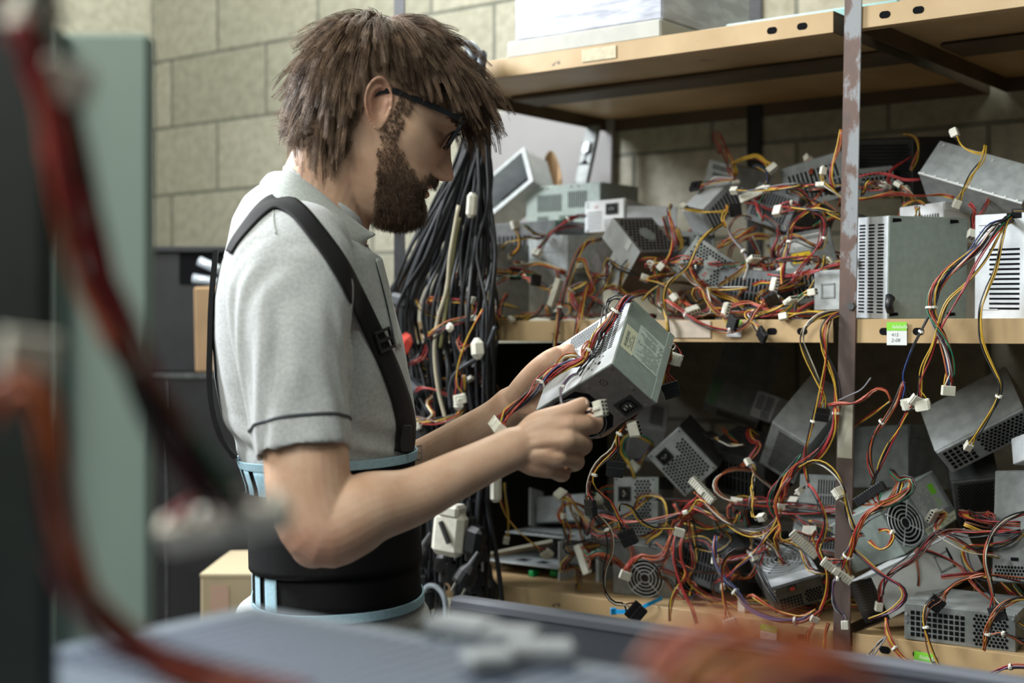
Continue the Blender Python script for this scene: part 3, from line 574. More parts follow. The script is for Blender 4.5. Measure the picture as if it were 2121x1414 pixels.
mb = MB(); d_bar(f, mb, (w*.455, h*.08, w*.63, h*.155), .0009, 0, seed=5); d_text(f, mb, 'H67071A1003', w*.455, h*.04, .0042, .0009, 0); d_lines(f, mb, (w*.66, h*.05, w*.96, h*.15), 3, .0009, 0, False, 4, .5); mb.obj('label_print', [M['ink']], r)
d_fan(f, r, (w*.22, h*.46), min(h*.44, w*.24))
r, d, Fc = psu('L9', 'long bright silver power supply with pressed handle recess and black mesh end, across bottom shelf', 'steel_white', seam=False); w, dd, h = d
f = Fc('F'); mb = MB()
for a in ((.60, .36, .75, .395), (.60, .36, .612, .76), (.60, .74, .75, .76), (.735, .36, .75, .76)): f.rect(mb, w*a[0], h*a[1], w*a[2], h*a[3], .0016, 0, .0014)
mb.obj('handle_rim', [M['steel']], r); mb = MB(); f.poly(mb, [(w*.735, h*.34), (w*.76, h*.34), (w*.75, h*.82), (w*.735, h*.82)], .0020); mb.obj('handle_slot', [M['hole']], r)
mb = MB(); mb.box((0, .0, h), (w*.97, .010, h+.0015)); mb.obj('folded_edge', [M['steel_light']], r); f = Fc('L'); mb = MB(); f.rect(mb, 0, 0, dd, h, .0006); mb.obj('end_plate', [M['black_steel']], r)
mb = MB(); f.poly(mb, hexv((dd*.5, h*.5), .001, 0, 6), .0003); mb.obj('screw', [M['steel']], r)
f2 = f; mb = MB()
for i in range(11):
    for j in range(10):
        c = (dd*(.06+.9*i/10), h*(.30+.66*j/10)); 
        if f2: f2.poly(mb, [(c[0]-.0022, c[1]), (c[0], c[1]-.0015), (c[0]+.0022, c[1]), (c[0], c[1]+.0015)], .0010)
mb.obj('end_mesh', [M['steel_dark']], r); d_socket(f, r, (dd*.5, h*.13), .024, .012)
r, d, Fc = psu('L10', 'long pale perforated power supply tilted in the upper right of the bottom shelf heap', 'steel'); w, dd, h = d
f = Fc('F'); d_sq(f, r, (w*.05, h*.12, w*.40, h*.95), .0085); d_hex(f, r, (w*.42, h*.1, w*.98, h*.95), .0068, .42); mb = MB(); fb = Fc('B')
for u in np.linspace(.05, .95, 16): fb.poly(mb, hexv((w*u, dd*.94), .0013, 0, 8), .0004)
mb.obj('edge_holes', [M['hole']], r)
r, d, Fc = psu('L11', 'plain grey power supply with mesh strip along its foot, right in bottom shelf heap', 'steel_grey'); w, dd, h = d
f = Fc('F'); d_hex(f, r, (.004, .004, w-.003, h*.17), .0055, .42); d_screws(f, r, [(w*.06, h*.23)], .003, 'steel_light'); mb = MB(); f.rect(mb, w*.3, h*.19, w*.42, h*.22, .001); mb.obj('slot', [M['hole']], r)
r, d, Fc = psu('L12', 'wide grey power supply with square and round mesh front, lowest at right of bottom shelf', 'steel_grey', cover='steel'); w, dd, h = d
f = Fc('F'); d_sq(f, r, (w*.06, h*.12, w*.60, h*.92), .0078); d_hex(f, r, (w*.62, h*.06, w*.95, h*.92), .0058, .42); d_screws(f, r, [(w*.975, h*.88), (w*.02, h*.7), (w*.02, h*.5)], .002, 'steel')
r, d, Fc = psu('L13', 'flat grey drive lying on the metal bracket at the left of the bottom shelf', 'steel', name='optical_drive', group='drives and brackets on the bottom shelf'); w, dd, h = d; r['category'] = 'drive'
f = Fc('F'); mb = MB(); f.rect(mb, w*.28, h*.25, w*.5, h*.75, .0012, 0, .001); mb.obj('pressed_plate', [M['steel']], r); d_screws(f, r, [(w*.3, h*.2), (w*.72, h*.3), (w*.42, h*.55)], .002, 'steel_light')
mb = MB(); mb.box((-.014, -.004, -.004), (-.010, .05, h+.018)); mb.obj('side_flange', [M['steel_light']], r)
r, d, Fc = psu('L14', 'power supply with a wire fan grill facing out behind blue cable tie on bottom shelf', 'steel_grey'); w, dd, h = d
d_fan(Fc('F'), r, (w*.52, h*.38), h*.36)
r, d, Fc = psu('L15', 'half buried power supply with two rows of slots low in the middle of bottom shelf', 'steel_light'); w, dd, h = d
d_slots(Fc('F'), r, (w*.08, h*.2, w*.92, h*.95), 9, .55, True, 2, .2)
r, d, Fc = psu('L16', 'plain dark grey power supply right behind the taped part of the rusty upright', 'steel_grey'); d_hex(Fc('L'), r, (.01, .01, .11, .09))
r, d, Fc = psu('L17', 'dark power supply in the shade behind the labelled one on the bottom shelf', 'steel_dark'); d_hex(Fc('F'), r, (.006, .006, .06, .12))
r, d, Fc = psu('L18', 'small pale power supply cut by the right edge above the plain grey one', 'steel_light'); d_slots(Fc('R'), r, (.01, .005, .09, .03), 8)
r, d, Fc = psu('L19', 'pale power supply in the dark just behind the one held in the hands', 'steel_light'); d_hex(Fc('F'), r, (.03, .01, .06, .06))
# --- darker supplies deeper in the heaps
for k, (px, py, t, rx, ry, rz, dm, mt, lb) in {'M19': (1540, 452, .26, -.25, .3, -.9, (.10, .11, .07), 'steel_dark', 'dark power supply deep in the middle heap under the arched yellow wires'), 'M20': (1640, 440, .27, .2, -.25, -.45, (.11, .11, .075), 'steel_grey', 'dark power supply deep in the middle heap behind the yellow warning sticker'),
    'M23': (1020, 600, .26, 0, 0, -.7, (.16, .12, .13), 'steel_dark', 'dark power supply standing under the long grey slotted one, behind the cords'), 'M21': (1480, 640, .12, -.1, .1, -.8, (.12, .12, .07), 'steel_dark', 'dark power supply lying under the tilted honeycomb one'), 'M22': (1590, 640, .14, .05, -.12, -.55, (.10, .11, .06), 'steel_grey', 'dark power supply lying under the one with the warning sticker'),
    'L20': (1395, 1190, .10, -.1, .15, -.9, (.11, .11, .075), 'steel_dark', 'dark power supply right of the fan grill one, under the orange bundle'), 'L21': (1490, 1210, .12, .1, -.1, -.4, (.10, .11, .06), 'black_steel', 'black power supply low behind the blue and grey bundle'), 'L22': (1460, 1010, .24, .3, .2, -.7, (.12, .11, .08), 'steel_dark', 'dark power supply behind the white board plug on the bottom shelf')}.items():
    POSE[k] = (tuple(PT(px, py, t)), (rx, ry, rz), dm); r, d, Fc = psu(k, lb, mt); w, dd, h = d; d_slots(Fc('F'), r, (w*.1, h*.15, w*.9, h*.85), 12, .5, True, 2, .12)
# --- the one in his hands
r, d, Fc = psu('HELD', 'grey-green power supply with a ratings label held in both of the man\'s hands', 'steel_green', seam=False, group=None); w, dd, h = d; HELD = r
f = Fc('F'); mb = MB(); f.rect(mb, 0.0008, 0.0008, w-.0008, h-.0008, .0005); mb.obj('socket_plate', [M['steel_brown']], r)
d_socket(f, r, (w*.77, h*.23), .029, .022, False); fan_c = (w*.30, h*.47)
mb = MB(); f.poly(mb, [(w*.04, h*.2), (w*.04, h*.75), (w*.14, h*.93), (w*.48, h*.93), (w*.57, h*.76), (w*.57, h*.2), (w*.47, h*.04), (w*.14, h*.04)], .0008); mb.obj('fan_opening', [M['hole']], r)
mb = MB()
for rr in (.010, .018, .026, .033): q = hexv(fan_c, rr, 0, 30); mb.tube(f.p(np.array(q+[q[0]]), .0030), .0010, 5)
for i in range(4): a = i*math.pi/2; mb.tube(f.p(np.array([(fan_c[0]+.008*math.cos(a), fan_c[1]+.008*math.sin(a)), (fan_c[0]+.041*math.cos(a), fan_c[1]+.036*math.sin(a))]), .0026), .0010, 5)
mb.obj('fan_grill', [M['steel_dark']], r, True)
d_screws(f, r, [(w*.62, h*.88), (w*.95, h*.95), (w*.62, h*.10), (w*.94, h*.45), (w*.60, h*.5), (w*.90, h*.06)], .0028, 'steel_brown')
mb = MB(); 
for i in range(9): a = i*2*math.pi/8; c = (w*.78+(.0045*math.cos(a) if i else 0), h*.80+(.0045*math.sin(a) if i else 0)); f.poly(mb, hexv(c, .0010, 0, 8), .0009)
mb.obj('small_holes', [M['hole']], r)
f = Fc('T'); mb = MB(); f.rect(mb, .0006, .0006, w-.0006, dd-.0006, .0004); mb.obj('slotted_plate', [M['steel_light']], r)
d_slots(f, r, (w*.20, dd*.70, w*.58, dd*.96), 15, .5, True, 1, .0, 0.).location = Vector((0, 0, .0003)); d_slots(f, r, (w*.66, dd*.30, w*.93, dd*.95), 18, .55, False, 4, .2).location = Vector((0, 0, .0003))
mb = MB()
for u, v, q in ((.80, .14, .003), (.72, .10, .0015), (.74, .18, .0015), (.83, .22, .0012), (.70, .24, .0012), (.66, .16, .0018), (.77, .26, .0014)): f.poly(mb, hexv((w*u, dd*v), q, 0, 10), .0008)
mb.obj('small_holes', [M['hole']], r)
f = Fc('R'); mb = MB(); f.rect(mb, dd*.0, 0, dd, h*.12, .0010, 0, .001); mb.obj('folded_edge', [M['steel_green']], r)
mb = MB(); f.rect(mb, dd*.30, h*.13, dd*.76, h*.70, .0006); mb.obj('ratings_label', [M['paper_green']], r)
mb = MB(); d_lines(f, mb, (dd*.45, h*.19, dd*.72, h*.68), 19, .0009, 0, True, 21, .6, .45) if False else None
d_lines(f, mb, (dd*.32, h*.16, dd*.55, h*.68), 14, .0009, 0, True, 22, .62, .42); d_lines(f, mb, (dd*.57, h*.28, dd*.74, h*.68), 10, .0009, 0, True, 23, .6, .42)
for c in ((dd*.58, h*.20), (dd*.65, h*.19)): q = hexv(c, .0026, 0, 14); mb.tube(f.p(np.array(q+[q[0]]), .0009), .0004, 4)
d_text(f, mb, 'RU', dd*.70, h*.16, .0055, .0009, 0, 1.57); mb.obj('label_print', [M['ink_faint']], r)
mb = MB(); f.rect(mb, dd*.28, h*.70, dd*.62, h*.96, .0006); mb.obj('barcode_label', [M['paper_cream']], r)
mb = MB(); d_bar(f, mb, (dd*.33, h*.85, dd*.55, h*.91), .0009, 0, seed=7); d_lines(f, mb, (dd*.33, h*.73, dd*.55, h*.84), 3, .0009, 0, False, 9, .5); mb.obj('label_print', [M['ink_faint']], r)
HM = np.array(Matrix.Translation(Vector(POSE['HELD'][0])) @ Euler(POSE['HELD'][1]).to_matrix().to_4x4()); HD = POSE['HELD'][2]
def HP(u, v, e=.01): return HM[:3, :3]@np.array([u*HD[0], v*HD[1], HD[2]+e])+HM[:3, 3]       # point over the slotted plate
def HT(px, py, e=.008):            # ray onto the plane e above the slotted plate
    n_ = HM[:3, 2]; q = HP(0, 0, e); r_ = ray(px, py); o_ = np.array([0, 0, H]); return o_+r_*((q-o_)@n_/(r_@n_))
def HF(px, py, e=.008):            # ray onto the plane e in front of the socket plate
    n_ = -HM[:3, 1]; q = HM[:3, 3]+n_*e; r_ = ray(px, py); o_ = np.array([0, 0, H]); return o_+r_*((q-o_)@n_/(r_@n_))
# drive bracket (two shelves of bent sheet) and drive tray
b0 = PT(1046, 1190, .13)
root = empty('drive_bracket', SH(s_of(1046, 1190, .13), .13, ZL), RSH); Lb = s_of(1240, 1190, .13)-s_of(1046, 1190, .13)
tag(root, 'bent grey sheet metal drive bracket with two levels at the left of the bottom shelf', 'bracket')
mb = MB(); mb.box((0, 0, .069), (Lb, .26, .072), .0008); mb.obj('upper_plate', [M['steel']], root)
mb = MB(); mb.box((-.02, -.035, .020), (Lb*.70, .2, .023), .0008); mb.obj('lower_plate', [M['steel']], root)
mb = MB(); mb.box((Lb*.68, -.03, .0), (Lb*.68+.003, .2, .069)); mb.box((Lb*.97, 0, 0), (Lb, .2, .069)); mb.box((-.0, .15, 0), (.003, .2, .069)); mb.obj('side_wall', [M['steel_light']], root)
for x in (.03, .075): MB().add([(x, -.01, .0234), (x+.024, -.012, .0234), (x+.026, .01, .0234), (x+.003, .012, .0234)], [(0, 1, 2, 3)]).obj('cut_out', [M['hole']], root)
mb = MB()
for i in range(9): x = .02+i*.014; mb.add([(x, .012, .0725), (x+.009, .012, .0725), (x+.009, .030, .0725), (x, .030, .0725)], [(0, 1, 2, 3)])
mb.obj('vent_slots', [M['hole']], root)
mb = MB(); mb.box((Lb*.55, -.02, .004), (Lb*.55+.017, .0, .016), .002); mb.obj('green_clip', [mat('green_clip_', (.0, .33, .08), .4)], root); mb = MB(); mb.box((Lb*.36, -.03, -.0), (Lb*.36+.012, -.012, .0115), .002); mb.obj('green_clip', [mat('green_clip', (.0, .33, .08), .4)], root)
dk = sbox('hard_drive', s_of(1030, 1200, .16), .17, ZL, (.10, .14, .018), M['black_steel'], 'black flat drive lying under the bent bracket on the bottom shelf', 'drive')
a, b_, c_ = PT(1005, 455, .40), PT(1102, 374, .40), PT(1014, 370, .43)
X = b_-a; wT = np.linalg.norm(X); X /= wT; Z = c_-a; Z -= X*(Z@X); hT = np.linalg.norm(Z); Z /= hT; Y = np.cross(Z, X)
root = empty('drive_tray', a, Matrix((X, Y, Z)).transposed()); tag(root, 'open dark metal drive tray tipped up at the left end of the middle shelf', 'tray')
mb = MB(); t = .0025; dT = .07
mb.box((0, 0, 0), (wT, dT, t)); mb.box((0, 0, hT-t), (wT, dT, hT)); mb.box((0, 0, t), (t, dT, hT-t)); mb.box((wT-t, 0, t), (wT, dT, hT-t)); mb.obj('tray_walls', [M['steel_light']], root)
mb = MB(); mb.box((t, dT-t, t), (wT-t, dT, hT-t)); mb.obj('tray_back', [M['black_steel']], root)
mb = MB(); mb.box((-.004, -.002, -.004), (wT+.004, .0, .006)); mb.box((-.004, -.002, hT-.004), (wT+.004, 0, hT+.004)); mb.box((-.004, -.002, .006), (.004, 0, hT-.004)); mb.box((wT-.006, -.002, .006), (wT+.004, 0, hT-.004)); mb.obj('front_rim', [M['steel']], root)
# ================================================================== LEADS (bundles of coloured wires ending in plugs)
def wpt(q):
    if isinstance(q, np.ndarray): return q
    if len(q) == 2: return PT(q[0], q[1], .03)
    return P(q[0], q[1], q[2]) if q[2] >= 1.0 else PT(q[0], q[1], q[2])
def conn_mesh(kind):
    mb = MB(); B = lambda *a: mb.box(a[:3], a[3:6], .0008, a[6] if len(a) > 6 else 0)
    if kind == 'molex':
        B(0, -.0105, -.0035, .016, .0105, .0035); B(.002, -.0085, -.0048, .017, .0085, -.003); B(.004, -.0112, -.002, .010, .0112, .002)
        for i in range(4): y = -.0075+.005*i; mb.box((.0162, y-.0014, -.0014), (.0168, y+.0014, .0014), 0, 1); mb.box((-.0004, y-.0014, -.0016), (.0002, y+.0014, .0016), 0, 1)
    elif kind == 'atx' or kind == 'katx':
        L_ = .025
        B(0, -L_, -.005, .013, L_, .005); B(.001, -L_*.2, .004, .010, L_*.2, .0072)
        for i in range(12):
            y = -L_+.0021+i*2*L_/12; mb.box((.0005, y+.0012, -.0056), (.0125, y+.0026, .0056), 0, 0)
            for z in (-.0025, .0025): mb.box((.013, y-.0011, z-.0014), (.0134, y+.0013, z+.0014), 0, 1)
            if kind == 'katx': mb.box((.0134, y-.0014, -.0040), (.0137, y-.0004, -.0016), 0, 2); mb.box((.0134, y-.0014, .0012), (.0137, y-.0004, .0038), 0, 2)
    elif kind == 'p4':
        B(0, -.0052, -.0052, .013, .0052, .0052); B(.001, -.002, .005, .012, .002, .0075)
        for y in (-.0024, .0024):
            for z in (-.0024, .0024): mb.box((.013, y-.0013, z-.0013), (.0134, y+.0013, z+.0013), 0, 1)
    elif kind == 'p8':
        B(0, -.009, -.0052, .014, .009, .0052); B(.001, -.002, .005, .012, .002, .0075)
        for y in (-.0066, -.0022, .0022, .0066):
            for z in (-.0024, .0024): mb.box((.014, y-.0013, z-.0013), (.0144, y+.0013, z+.0013), 0, 1)
    elif kind == 'fdd':
        B(0, -.0065, -.003, .010, .0065, .003)
        for i in range(4): y = -.0045+.003*i; mb.box((.002, y-.0006, -.0034), (.009, y+.0006, .0034), 0, 0); mb.box((.010, y-.0008, -.001), (.0103, y+.0008, .001), 0, 1)
    elif kind == 'sata':
        B(0, -.0115, -.003, .010, .0115, .003); B(.008, -.0105, -.0045, .020, .0105, .0035); mb.box((.0199, -.009, -.0012), (.0203, .009, .0004), 0, 1)
    elif kind == 'clip':
        B(0, -.005, -.0035, .012, .005, .0035); B(.002, -.0015, .003, .014, .0015, .006)
    return mb
CM = {k: conn_mesh(k) for k in ('molex', 'atx', 'katx', 'p4', 'p8', 'fdd', 'sata', 'clip')}
CW = {'molex': .015, 'atx': .042, 'katx': .042, 'p4': .006, 'p8': .012, 'fdd': .009, 'sata': .016, 'clip': .006}
def plug(parent, inv, p, dirv, kind, roll, name='connector', side=None):
    x = np.array(dirv, float); x /= np.linalg.norm(x)
    if side is None:
        y = np.cross(x, (0.25, -1., .1)); y /= np.linalg.norm(y); z = np.cross(x, y); c, s_ = math.cos(roll), math.sin(roll); y2 = y*c+z*s_
    else: y2 = np.array(side, float); y2 -= x*(x@y2); y2 /= np.linalg.norm(y2)
    z2 = np.cross(x, y2); mb = MB(); src = CM[kind]; mb.v = [a.copy() for a in src.v]; mb.f = list(src.f); mb.m = list(src.m); mb.n = src.n
    Mx = np.eye(4); Mx[:3, 0] = x; Mx[:3, 1] = y2; Mx[:3, 2] = z2; Mx[:3, 3] = p; mb.xf(Mx); mb.xf(inv)
    blk = kind in ('sata', 'katx'); o = mb.obj(name, [M['black_plastic'] if blk else M['white_plastic'], M['hole'], M['white_print']], parent); return o, y2
def inv_of(root): return np.array((Matrix.Translation(root.location) @ root.rotation_euler.to_matrix().to_4x4()).inverted())
NL = [0]
def lead(label, cols, pts, conn=None, roll=0., zips=(), r=.00105, spread=1., start=None, parent=None, group='leads of the scrapped power supplies', n=None, wob=1., side=None, twist=1.5):
    W_ = np.array([wpt(q) for q in pts]); seg = np.linalg.norm(np.diff(W_, axis=0), axis=1).sum(); n = n or int(np.clip(seg/.009, 14, 60))
    C = spline(W_, n); k = len(cols); rb = r*1.15*math.sqrt(max(k-1, 0))*spread
    T = np.gradient(C, axis=0); T /= np.linalg.norm(T, axis=1)[:, None]
    ref = np.array([.15, -1., .2]); U = np.cross(T, ref); U /= np.linalg.norm(U, axis=1)[:, None]+1e-9; V = np.cross(U, T)
    if parent is None:
        root = empty('power_lead', W_[0]); tag(root, label, 'cable', group); NL[0] += 1; root.location = W_[0]
    else: root = parent
    inv = inv_of(root); g = np.random.default_rng(NL[0]*13+k+int(abs(W_[0, 0])*1e4))
    s_ = np.linspace(0, 1, n); y2 = None; plist = []
    if conn: o, y2 = plug(root, inv, C[-1]-T[-1]*.001, T[-1], conn, roll, side=side)
    if start: plug(root, inv, C[0]+T[0]*.001, -T[0], start, roll)
    ph = g.uniform(0, 6.28)
    for i, c in enumerate(cols):
        a = 2.4*i+ph; rad = rb*math.sqrt((i+.5)/k)*1.25; tw = twist*6.28*s_*min(1., seg/.3)
        off = U*(rad*np.cos(a+tw))[:, None]+V*(rad*np.sin(a+tw))[:, None]
        w1, w2, p1, p2 = g.normal(0, 1, 4); amp = .0022*wob*min(1., seg/.1)
        env = np.sin(np.pi*s_)**.6
        off += U*(amp*w1*np.sin(3.1*s_*2+p1)*env)[:, None]+V*(amp*w2*np.sin(2.3*s_*2+p2)*env)[:, None]
        if y2 is not None and k > 1:
            f_ = np.clip((s_-1+min(.5, .02/seg))/min(.5, .02/seg), 0, 1)[:, None]; f_ = f_*f_*(3-2*f_); two = conn in ('atx', 'katx', 'p4', 'p8'); m_ = (k+1)//2 if two else k
            yy = ((i % m_)/(max(m_-1, 1))-.5)*CW[conn]; zz = (.0024 if i >= m_ else -.0024) if two else 0
            off = off*(1-f_)+f_*(y2*yy+np.cross(T[-1], y2)*zz)
        MB().tube(C+off, r, 6).xf(inv).obj('wire', [M['wire_'+c]], root, True)
    for z in zips:
        i = int(z*(n-1)); i = min(max(i, 1), n-2); q = np.array([C[i]+(U[i]*math.cos(a)+V[i]*math.sin(a))*(rb*1.25+r*1.3) for a in np.linspace(0, 2*math.pi, 13)])
        mb = MB(); 
        rr = np.stack([q-T[i]*.0013, q+T[i]*.0013, (q+T[i]*.0013-C[i])*1.18+C[i], (q-T[i]*.0013-C[i])*1.18+C[i]], 1); mb.ring(rr, True, False); mb.box(q[3]-.002, q[3]+.002, .0006); mb.xf(inv).obj('cable_tie', [M['zip']], root)
    return root
# ---- middle shelf
L = lead
L('yellow and orange lead with a four-hole white plug standing up beside the hanging cords', 'yyok', [(1056, 530, .13), (1073, 514, .12), (1076, 498, .12), (1070, 474, .12)], 'molex', .6, start='clip')
L('thin dark lead running right from the upper white plug beside the hanging cords', 'kgym', [(1135, 490, .2), (1107, 481, .15), (1086, 466, .13)], None)
L('yellow and black lead with a small white plug low beside the hanging cords', 'yyk', [(1125, 492, .2), (1087, 495, .13), (1053, 502, .12), (1030, 522, .11), (1010, 526, .11)], 'clip', .3)
L('thick deep red bundle curving left from the small white power supply to an ivory plug', 'rrmrkrg', [(1212, 446, .28), (1190, 448, .2), (1175, 455, .18), (1147, 478, .17), (1128, 500, .16), (1116, 518, .15)], 'p8', 1., zips=(.5,))
L('deep red and black lead below the thick red bundle at the left of middle shelf', 'rkmk', [(1206, 470, .27), (1178, 468, .2), (1150, 478, .18), (1118, 494, .17), (1090, 488, .16)])
L('short yellow lead with a square white plug poking out over the hanging cords', 'yky', [(1075, 640, .06), (1045, 633, .05), (1014, 627, .04), (990, 613, .03), (984, 609, .03)], 'molex', 1.2)
L('orange and grey bundle with a long ivory board plug hanging beside the silver power supply', 'ooorweryk', [(1040, 560, .16), (1075, 566, .12), (1094, 580, .09), (1118, 590, .07), (1146, 604, .06)], 'atx', 0, side=PT(1166, 577, .06)-PT(1135, 634, .06))
L('bent black, white and red bundle coming forward from under the small white power supply', 'kwroykk', [(1250, 494, .2), (1232, 496, .14), (1214, 504, .1), (1197, 530, .07), (1183, 565, .05), (1169, 607, .02), (1157, 650, -.01), (1152, 690, -.02), (1148, 724, -.02)], None, zips=(.75,))
L('flat red, orange and yellow lead hanging over the shelf edge behind the held supply', 'rroyk', [(1247, 574, .14), (1235, 582, .08), (1222, 592, .06), (1209, 624, .03), (1200, 657, -.01), (1193, 690, -.015), (1189, 705, -.015)])
L('red and yellow lead hanging down with white plug in front of round-vented power supply', 'rmyk', [(1389, 424, .2), (1386, 440, .1), (1388, 455, .07), (1394, 492, .05), (1388, 528, .05), (1374, 546, .05)], 'p4', .4)
L('thick yellow lead crossing the tilted honeycomb power supply and dropping over the shelf edge', 'yyykk', [(1500, 462, .1), (1478, 474, .05), (1452, 499, .02), (1438, 526, .01), (1424, 552, 0), (1400, 572, 0), (1382, 590, 0), (1374, 618, 0), (1376, 642, 0), (1382, 662, -.012), (1384, 690, -.014)], None, wob=.5)
L('orange and red lead sagging along the shelf edge below the tilted honeycomb power supply', 'oorrk', [(1378, 622, .0), (1392, 630, -.004), (1409, 642, -.006), (1439, 664, -.014), (1479, 680, -.016), (1514, 684, -.018), (1548, 670, -.016), (1566, 644, -.01), (1588, 627, 0)], 'sata', .5, zips=(.28, .68))
L('looped black and brown lead under the tilted honeycomb power supply ending in black drive plug', 'knoy', [(1443, 622, .02), (1436, 606, 0), (1444, 594, -.004), (1455, 599, -.006), (1463, 618, -.008), (1479, 644, -.01), (1500, 658, -.012), (1510, 664, -.015)], 'sata', .9)
L('yellow and maroon lead with a white drive plug lying at the front of middle shelf', 'ymky', [(1560, 656, .02), (1580, 651, .0), (1602, 644, 0), (1620, 634, -.003), (1630, 627, -.004)], 'molex', 1.1)
L('yellow and black lead with a white plug lying on shelf edge left of rusty upright', 'yyk', [(1740, 646, .02), (1716, 648, .0), (1680, 648, -.004), (1645, 651, -.006), (1630, 654, -.008)], 'p4', .3)
L('short yellow and green lead with a small white plug by small box with square recess', 'yyg', [(1616, 648, .02), (1635, 637, .02), (1650, 620, .02), (1664, 609, .02), (1676, 606, .02)], 'p4', 0)
L('red and cream drive lead with a black plug hanging off shelf edge beside green label', 'rywk', [(1590, 628, .01), (1570, 640, 0), (1548, 646, -.006), (1546, 654, -.012), (1560, 668, -.014), (1572, 684, -.016)], 'sata', 1.5)
L('big red and black arc of wires left of the yellow warning sticker', 'rmky', [(1699, 421, .12), (1675, 434, .1), (1657, 446, .09), (1640, 466, .08), (1634, 506, .07), (1626, 540, .06), (1620, 572, .04), (1618, 590, .02)], zips=(.55,))
L('red and black arc of wires right of the yellow warning sticker', 'rmk', [(1680, 438, .14), (1704, 450, .1), (1712, 468, .08), (1708, 490, .07), (1687, 520, .06), (1668, 540, .05), (1650, 566, .04), (1640, 584, .03)], zips=(.5,))
L('flat orange and yellow ribbon of wires above the tilted honeycomb power supply', 'yyoorr', [(1566, 470, .2), (1548, 480, .14), (1524, 490, .12), (1500, 503, .12), (1488, 512, .14)], None, spread=1.3)
L('brown and grey loop of wires right of the tilted honeycomb power supply', 'nwek', [(1556, 452, .14), (1542, 446, .12), (1524, 452, .1), (1511, 470, .1), (1517, 492, .09), (1536, 514, .08), (1549, 540, .07), (1548, 560, .06), (1541, 580, .05)], zips=(.72,))
L('yellow lead with a black drive plug lying across the top of the middle heap', 'yyk', [(1410, 430, .2), (1430, 435, .16), (1459, 440, .14), (1490, 439, .14), (1512, 436, .15)], 'sata', .2)
L('short red and yellow lead hanging above the tilted honeycomb power supply', 'royy', [(1506, 426, .16), (1504, 440, .12), (1498, 455, .1), (1502, 470, .09)])
L('yellow lead with a white plug lying on the heap behind the black drive plug', 'yykk', [(1452, 437, .2), (1434, 434, .18), (1420, 428, .18)], 'clip', .4)
L('orange and black lead raised above the heap against the block wall, with small white plug', 'oork', [(1491, 318, .38), (1484, 300, .38), (1477, 282, .37), (1482, 277, .37), (1493, 302, .36), (1500, 324, .35), (1508, 348, .33), (1518, 364, .3), (1524, 376, .28)], 'fdd', .5)
L('red and cream pair twisting up beside the raised orange lead', 'rky', [(1490, 278, .385), (1501, 300, .37), (1510, 318, .36), (1521, 340, .34), (1526, 362, .32)])
L('arched bundle of yellow wires with an ivory plug on top of the middle heap', 'yyyyyo', [(1524, 364, .3), (1516, 344, .29), (1530, 332, .27), (1550, 326, .26), (1568, 323, .25), (1584, 334, .24), (1597, 346, .23)], 'p8', .6, spread=1.3)
L('green and blue bundle under the arched yellow wires', 'gbky', [(1560, 345, .28), (1572, 341, .25), (1584, 350, .24), (1590, 364, .23), (1588, 380, .22)])
L('ivory board plug standing up on the heap with red and green wires below it', 'rrgkmr', [(1580, 456, .12), (1572, 436, .13), (1567, 420, .14), (1563, 408, .14)], 'atx', 0., side=SU*.9+np.array([0, 0, .25]))
L('maroon lead with a black drive plug sticking out left on top of the middle heap', 'mryk', [(1520, 372, .24), (1496, 373, .24), (1468, 380, .25), (1450, 384, .25)], 'sata', .8)
L('orange lead with a white plug leaning at the back, left of the rusty upright', 'orro', [(1678, 360, .26), (1680, 345, .27), (1677, 334, .28)], 'p8', .3)
L('orange lead climbing along the left side of the rusty upright', 'oyom', [(1742, 268, .1), (1737, 300, .1), (1730, 325, .1), (1724, 350, .1), (1722, 372, .1), (1728, 390, .1)])
L('pale yellow pair with a white plug sliding behind the rusty upright', 'ywy', [(1748, 412, .12), (1726, 394, .11), (1708, 382, .11), (1702, 374, .11), (1704, 360, .11)], 'clip', 0)
L('red loop of wires bundled with a white plug above the barcode labels', 'rrkr', [(1602, 436, .14), (1620, 425, .12), (1640, 420, .12), (1655, 424, .12), (1640, 432, .11), (1618, 436, .11)], 'p8', .5, zips=(.5,))
L('yellow and black lead running right across the heap to the rusty upright', 'yykk', [(1632, 430, .12), (1662, 432, .1), (1700, 436, .09), (1738, 442, .09)])
L('red and orange lead behind the white plugs at the front middle of the middle shelf', 'rorok', [(1480, 650, .06), (1510, 636, .05), (1550, 628, .05), (1590, 640, .04), (1620, 646, .04)])
L('red lead running along above the small box with the square recess', 'rrm', [(1742, 548, .03), (1720, 552, .04), (1690, 560, .05), (1655, 566, .05), (1625, 572, .06), (1590, 568, .07)], zips=(.6,))
L('dark green and grey lead at the front middle of the middle shelf', 'gekw', [(1690, 600, .07), (1665, 612, .06), (1640, 630, .05), (1600, 640, .05)])
L('orange lead with a square ivory plug in the middle of the middle shelf', 'oyrk', [(1560, 590, .08), (1580, 585, .06), (1600, 588, .04)], 'molex', 1.2)
L('yellow lead with an ivory plug sloping down the middle front of the middle shelf', 'yryk', [(1470, 640, .05), (1490, 640, .03), (1500, 640, .02)], 'molex', .8)
L('white four-way plug with orange wires under the thick yellow lead', 'orko', [(1410, 622, .06), (1425, 630, .04), (1432, 638, .03)], 'molex', .4)
L('pair of yellow wires hanging in an arc from behind tilted supply to thin black plug', 'ykk', [(1440, 590, .1), (1400, 584, .06), (1370, 590, .05), (1345, 606, .05), (1330, 622, .05)])
